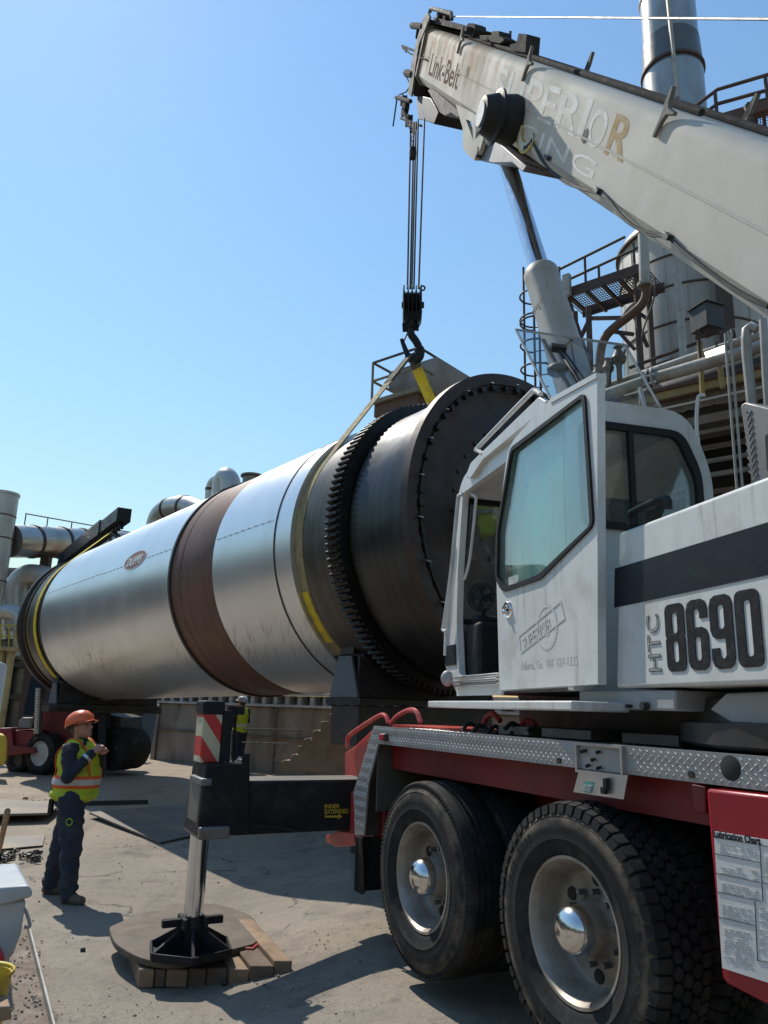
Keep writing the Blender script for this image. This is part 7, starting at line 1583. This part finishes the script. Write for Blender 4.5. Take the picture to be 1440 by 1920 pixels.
def person(label, loc, face, pose, hat, vest, voxel=.009, trousers='denim', group=None, jacket='navy', crop_z=None, hatlabel=None):
    """loc = point between the feet; face = azimuth of the body's forward direction"""
    fx = A3(sin(face), cos(face), 0); fy = A3(-cos(face), sin(face), 0); L0 = A3(*loc)
    sc_ = pose.get('scale', 1.0); W_ = lambda p: L0 + (fx*p[0] + fy*p[1] + UP*p[2])*sc_
    AX = (fx, fy, UP); o = thing('person', label, 'person', loc, group)
    SK, JK, TR, BT, HR = 0, 1, 2, 3, 4
    mats_ = [K['skin'], K[jacket], K[trousers], K['boot'], K['hair']]
    P = []
    J = pose
    for s, n in ((-1, 'r'), (1, 'l')):
        hip, kn, an, toe = J['hip'+n], J['knee'+n], J['ankle'+n], J['toe'+n]
        lb = J.get('leg', 1.0); P += [('c', W_(hip), W_(kn), .112*lb, .088*lb, TR, 0), ('c', W_(kn), W_(an), .086*lb, .068*lb, TR, 0)]
        mid = [(a*.55+b*.45) for a, b in zip(kn, an)]; P.append(('e', W_(mid), (.082*lb, .078*lb, .12), AX, TR)); P.append(('e', W_((an[0]+.005, an[1], an[2]+.05)), (.082*lb, .076*lb, .05), AX, TR))
        d = nrm(W_(toe)-W_((an[0], an[1], toe[2]))); sdd = np.cross(UP, d); c0 = W_((an[0], an[1], toe[2]))
        P += [('c', c0+UP*.045+d*-.03, c0+UP*.045+d*.06, .05, .052, BT, 0), ('c', c0+UP*.035+d*.06, c0+UP*.032+d*.15, .050, .042, BT, 0), ('c', c0+UP*.05, c0+UP*.14, .055, .058, BT, 0)]
        sh, el, wr = J['sho'+n], J['elb'+n], J['wri'+n]
        P += [('c', W_(sh), W_(el), .074, .060, JK, 0), ('c', W_(el), W_(wr), .060, .044, JK, 0), ('e', W_(el), (.066, .064, .066), AX, JK)]
        if J.get('hand'+n, True):
            dd_ = nrm(W_(wr)-W_(el)); P.append(('c', W_(wr), W_(wr)+dd_*.02, .034, .030, SK, 0)); P += hand_prims(W_(wr)+dd_*.015, dd_, fx*J.get('hup'+n, (0, 0, 1))[0]+fy*J.get('hup'+n, (0, 0, 1))[1]+UP*J.get('hup'+n, (0, 0, 1))[2], SK, J.get('curl', 1.0), s)
    z0 = J.get('dz', 0)
    pel = W_(J.get('pelvis', (0, 0, .95))); che = W_(J.get('chest', (0, 0, 1.30))); nek = W_(J.get('neck', (.01, 0, 1.47)))
    upv = nrm(che-pel); ty = fy; tx = np.cross(ty, upv); TA = (tx, ty, upv)
    bk = J.get('bulk', 1.0); P += [('e', pel, (.14*bk, .175, .15), TA, TR), ('e', pel*.5+che*.5+tx*.02*bk, (.155*bk, .175, .20), TA, JK), ('e', che, (.14*bk, .195, .21), TA, JK), ('c', che+upv*.10-ty*.13, che+upv*.10+ty*.13, .085, .085, JK, 0), ('c', che+upv*.14, nek+upv*.02, .075, .06, JK, 0)]
    yaw, tilt = J.get('yaw', 0), J.get('tilt', 0)
    hf = fx*cos(yaw)+fy*sin(yaw); hy = np.cross(UP, hf); hf2 = hf*cos(tilt)+UP*sin(tilt); hu = np.cross(hf2, hy); HA = (hf2, hy, hu)
    hc = nek + hu*.145 + hf2*.025
    HP = lambda a, b, c: hc + hf2*a + hy*b + hu*c
    P += [('c', nek-upv*.02, hc-hu*.06-hf2*.02, .058, .055, SK, 0), ('e', hc, (.098, .078, .118), HA, SK), ('e', HP(.022, 0, -.055), (.073, .062, .066), HA, SK), ('e', HP(.068, 0, -.090), (.028, .030, .024), HA, SK),
          ('c', HP(.092, 0, .012), HP(.112, 0, -.028), .010, .016, SK, 0), ('e', HP(.104, .012, -.033), (.012, .010, .009), HA, SK), ('e', HP(.104, -.012, -.033), (.012, .010, .009), HA, SK),
          ('c', HP(.088, -.035, .025), HP(.088, .035, .025), .012, .012, SK, 0), ('c', HP(.090, -.018, -.062), HP(.090, .018, -.062), .009, .009, SK, 0),
          ('e', HP(.066, .045, -.022), (.026, .022, .022), HA, SK), ('e', HP(.066, -.045, -.022), (.026, .022, .022), HA, SK),
          ('e', HP(-.005, .080, -.012), (.020, .010, .032), HA, SK), ('e', HP(-.005, -.080, -.012), (.020, .010, .032), HA, SK), ('e', HP(-.035, 0, .0), (.075, .077, .085), HA, HR)]
    V_, F_, mi = remesh_union(P, voxel, 5)
    # cloth folds: push the cloth in and out along a warped noise
    mb = MB(); mb.v = [tuple(v) for v in V_]; mb.f = F_; mb.mi = mi
    vm = np.zeros(len(V_), int)
    for f, k in zip(F_, mi):
        for q in f: vm[q] = k
    Nn = np.zeros_like(V_)
    for f in F_:
        n_ = np.cross(V_[f[1]]-V_[f[0]], V_[f[2]]-V_[f[0]])
        for q in f: Nn[q] += n_
    Nn /= np.maximum(np.linalg.norm(Nn, axis=1), 1e-12)[:, None]
    out = []
    for v, n_, k in zip(V_, Nn, vm):
        if k in (JK, TR):
            q = v-L0; e = mnoise.noise((q[0]*9, q[1]*9, q[2]*16+mnoise.noise((q[0]*6, q[1]*6, q[2]*6))*1.5)); v = v + n_*(.012+.012*(k == TR))*e
        out.append(tuple(v))
    mb.v = out
    mb.build('body', mats_, o, ang=60)
    for s in (-1, 1): mb = MB(); mb.ell(HP(.086, .030*s, .004), (.008, .014, .007), HA, 10, 6); mb.build('eye', K['eye'], o)
    if hat:
        mb = MB(); pr = [(.0, .128), (.03, .127), (.07, .115), (.105, .085), (.125, .045), (.13, .001)]
        R = []
        for a, r in pr: R.append([HP(-.008, 0, .035) + hu*a + hf2*r*1.12*cos(t)*1.02 + hy*r*.93*sin(t) for t in np.linspace(0, 2*pi, 33)[:-1]])
        mb.rings(R, caps=False)
        br = [HP(-.008, 0, .033) + hf2*(.143 + (.045 if cos(t) > .3 else .012))*cos(t)*1.0 + hy*(.125+.010)*sin(t) - hu*.008*(cos(t) > .3) for t in np.linspace(0, 2*pi, 33)[:-1]]
        mb.rings([R[0], br, [p-hu*.006 for p in br], [p-hu*.006 for p in R[0]]], caps=False)
        h_ = mb.build('hard_hat', K[hat], o, ang=50)
        mb = MB(); mb.tube([HP(-.008, 0, .028) + hf2*.138*cos(t) + hy*.118*sin(t) for t in np.linspace(.6, 2*pi-.6, 24)], .012, 6); mb.build('hat_band', K['plastic'], h_)
        if hat == 'orangehat':
            mb = MB(); mb.box(HP(-.115, -.055, .075), (.004, .06, .03), (nrm(-hf2*.85-hy*.5+hu*.2), nrm(np.cross(hu, nrm(-hf2*.85-hy*.5))), hu)); mb.build('yellow_sticker', K['yellow'], h_)
    if vest:
        e = .02
        VP = [('e', pel+upv*.12, ((.16+e)*bk, .185+e, .17), TA, 0), ('e', pel*.5+che*.5+tx*.02*bk, ((.158+e)*bk, .178+e, .21), TA, 0), ('e', che, ((.143+e)*bk, .195+e*.5, .20), TA, 0), ('c', che+upv*.11-ty*.10, che+upv*.11+ty*.10, .088+e*.6, .088+e*.6, 0, 0), ('e', pel+upv*.02, ((.17+e)*bk, .19+e, .09), TA, 0)]
        V2, F2, m2 = remesh_union(VP, voxel*1.1, 4)
        # open the collar: drop what lies inside the neck, keep a clean hem at the bottom
        mb = MB(); mb.v = []
        for v in V2:
            q = v-L0; n_ = mnoise.noise((q[0]*8, q[1]*8, q[2]*9)); c_ = pel*.5+che*.5; dd_ = nrm((v-c_)*A3(1, 1, .2)); mb.v.append(tuple(v+dd_*.012*n_))
        mb.f = F2; mb.mi = m2; vo = mb.build('hi_vis_vest', K[vest], o, ang=60)
        if vest == 'vest1':
            VV = np.array(mb.v); CC = pel*.4+che*.6
            def wrap(P_):
                o_ = []
                for p in P_:
                    q = VV[np.argmin(((VV-p)**2).sum(axis=1))]; o_.append(q + nrm((q-CC)*A3(1, 1, .35))*.006)
                return o_
            for s in (-1, 1):
                mb = MB(); pts = [che+upv*.185+ty*s*.11+tx*-.02, che+upv*.12+ty*s*.12+tx*.145, che+ty*s*.11+tx*.166, pel*.42+che*.58+ty*s*.10+tx*.178]
                mb = band(MB(), wrap(bez(pts, 8)), .034, .006, ty); mb.build('orange_strip', K['orangehat'], vo)
                pts = [che+upv*.185+ty*s*.11+tx*-.02, che+upv*.12+ty*s*.12-tx*.135, che+ty*s*.11-tx*.160, pel*.42+che*.58+ty*s*.10-tx*.160]
                mb = band(MB(), wrap(bez(pts, 8)), .034, .006, ty); mb.build('orange_strip', K['orangehat'], vo)
    return o, W_
stand = dict(hipr=(0, -.10, .92), kneer=(.03, -.11, .50), ankler=(.0, -.12, .09), toer=(.2, -.13, 0), hipl=(0, .10, .92), kneel=(.03, .11, .50), anklel=(.0, .12, .09), toel=(.2, .13, 0),
             shor=(0, -.20, 1.42), elbr=(-.02, -.27, 1.16), wrir=(.08, -.27, .92), shol=(0, .20, 1.42), elbl=(-.02, .27, 1.16), wril=(.08, .27, .92))
# foreground worker
wf = UG(114, 1686)
p1_ = dict(stand, scale=.965, hipr=(.03, -.10, .93), kneer=(.10, -.12, .51), ankler=(.13, -.13, .09), toer=(.36, -.17, 0), hipl=(-.04, .11, .93), kneel=(-.13, .14, .50), anklel=(-.21, .17, .09), toel=(0, .20, 0), bulk=1.25, leg=1.14,
           shor=(.0, -.205, 1.40), elbr=(.07, -.31, 1.165), wrir=(.215, -.175, 1.375), hupr=(-.5, -.8, .2), shol=(.02, .20, 1.40), elbl=(.13, .25, 1.17), wril=(.22, .06, 1.35), hupl=(-.5, .8, .2), yaw=-.12, tilt=.30, curl=1.1)
wo_, WW = person('man in an orange hard hat and lime vest looking up with raised hands', tuple(wf), radians(96), p1_, 'orangehat', 'vest1', .0075)
mb = MB(); q = WW((.185, -.20, 1.335)); dd_ = nrm(WW((.215, -.175, 1.375))-WW((.07, -.31, 1.165))); mb.cyl(q-dd_*.014, q+dd_*.014, .052, n=18); mb.build('wristwatch', K['alu'], wo_)
mb = MB(); q = WW((-.17, -.10, .86)); mb.box(q, (.035, .06, .13), (A3(1, 0, 0), A3(0, 1, 0), UP)); mb.tube([q+UP*.06, q+UP*.20-A3(.02, 0, 0)], .006, 6); mb.build('belt_radio', K['plastic'], wo_, bevel=.006)
mb = MB(); q = WW((.10, -.228, .74)); mb.lathe([(-.002+.004*cos(t), .030+.004*sin(t)) for t in np.linspace(0, 2*pi, 8)], q, nrm(WW((.10, -.4, .74))-q), 20); mb.build('green_emblem', K['lime'], wo_)
# worker by the wall, seen from behind, and the one behind the red machine
pw = UY(446, 1424, 19.3); pw[2] = gz(pw[0], pw[1])
person('worker in a lime vest and pale helmet standing by the concrete wall', tuple(pw), radians(-55), dict(stand, tilt=.25, elbr=(.05, -.28, 1.17), wrir=(.22, -.2, 1.05)), 'whitehat', 'vest2', .016)
pw = UY(237, 1421, 22.0); pw[2] = gz(pw[0], pw[1])+.08
person('worker in a yellow hard hat standing behind the red lift truck', tuple(pw), radians(150), dict(stand, elbr=(.05, -.27, 1.17), wrir=(.25, -.12, 1.10), elbl=(.05, .27, 1.17), wril=(.25, .12, 1.10)), 'yellowhat', 'vest2', .016)
# the operator in the cab
ol = SU(4.42, 2.45, 1.84)
osit = dict(hipr=(.02, -.10, .50), kneer=(.45, -.13, .48), ankler=(.55, -.13, .08), toer=(.75, -.14, 0), hipl=(.02, .10, .50), kneel=(.45, .13, .48), anklel=(.55, .13, .08), toel=(.75, .14, 0),
            shor=(-.03, -.20, .96), elbr=(.20, -.24, .76), wrir=(.42, -.14, .76), shol=(-.03, .20, .96), elbl=(.22, .27, .78), wril=(.42, .16, .80), hupl=(0, .3, 1), hupr=(0, 0, 1), pelvis=(-.02, 0, .50), chest=(-.05, 0, .84), neck=(-.04, 0, 1.02), curl=1.1, tilt=.12)
person('crane operator sitting in the cab with a hand on the wheel', tuple(ol), radians(-14.2), osit, None, None, .011, jacket='greyshirt' if False else 'navy')
# garment hanging at the front window, fan on the console
K['shadelime'] = mat('shade_dimmed_lime_cloth', (.19, .25, .03), .85, 0, (.12, .16, .03), 7, .7, bump=.2)  # lime darkened in its colour for the shade behind the cab glass
gv = SU.U(914, 960, 2.72); hv = thing('hi_vis_jacket', 'lime hi-vis jacket hanging inside the cab by the front window', 'jacket', tuple(gv))
V2, F2, m2 = remesh_union([('e', gv+UP*.12, (.10, .13, .16), (SU.d, SU.n, UP), 0), ('e', gv-UP*.06, (.09, .11, .20), (SU.d, SU.n, UP), 0), ('c', gv+UP*.1+SU.d*.05, gv-UP*.22+SU.d*.10, .05, .03, 0, 0)], .012, 4)
mb = MB(); mb.v = [tuple(v+A3(*(mnoise.noise(tuple(v*11+k*7)) for k in range(3)))*.02) for v in V2]; mb.f = F2; mb.build('jacket_cloth', K['shadelime'], hv, ang=60)
mb = MB()
for z in (.10, -.02): mb.lathe([(z-.02, .128), (z+.02, .130)], gv, UP, 20)
mb.build('silver_band', K['greyplastic'], hv)
fc = SU.U(903, 1120, 2.10); fn_ = nrm(-SU.n*.75-SU.d*.66); fu = np.cross(fn_, UP)
fan = thing('cab_fan', 'small black round fan standing on the cab console', 'fan', tuple(fc-UP*.15))
mb = MB()
for a, r in ((.03, .100), (.035, .075), (.04, .05), (.0, .105), (-.035, .09)): mb.tube([fc+fn_*a+(fu*cos(t)+UP*sin(t))*r for t in np.linspace(0, 2*pi, 25)[:-1]], .0035, 5, closed=True)
for i in range(16): t = 2*pi*i/16; v = fu*cos(t)+UP*sin(t); mb.tube([fc+fn_*.042+v*.02, fc+fn_*.03+v*.1, fc+fn_*-.035+v*.09], .0025, 5)
mb.build('fan_guard', K['plastic'], fan)
for i in range(4):
    t = 2*pi*i/4; v = fu*cos(t)+UP*sin(t); w = fu*-sin(t)+UP*cos(t); mb = MB(); mb.prism([fc+v*.02+w*.01, fc+v*.09+w*.045, fc+v*.085-w*.03+fn_*.015, fc+v*.02-w*.01+fn_*.01], fn_*.003); mb.build('fan_blade', K['plastic'], fan)
mb = MB(); mb.cyl(fc-fn_*.05, fc+fn_*.045, .028, n=16); mb.bar(fc-UP*.10-fn_*.03, fc-UP*.17-fn_*.02, .035, .03); mb.cyl(fc-UP*.20-fn_*.02, fc-UP*.165-fn_*.02, .05, n=16); mb.build('fan_stand', K['plastic'], fan)
# ================================================================== tree belt added out of view to darken reflections in the drum and glass
r_ = random.Random(17); mb = MB()
for i in range(150):
    t = radians(r_.uniform(-178, -34) if i < 110 else r_.uniform(95, 182)); R_ = r_.uniform(38, 50); x = sin(t)*R_; y = cos(t)*R_; s_ = r_.uniform(2.2, 4.5); z = r_.uniform(1, 7.5)
    b0 = len(mb.v); mb.ell((x, y, z), (s_, s_, s_*r_.uniform(.7, 1.1)), n=10, m=7)
    for k in range(b0, len(mb.v)):
        v = A3(*mb.v[k]); mb.v[k] = tuple(v+A3(*(mnoise.noise(tuple(v*.9+q*5)) for q in range(3)))*1.1)
K['addedtrees'] = mat('added_belt_dark', (.13, .13, .10), .95, 0, (.17, .155, .115), .8, .8)
tag(mb.build('added_tree_belt', K['addedtrees'], None, smooth=False), kind='stuff')
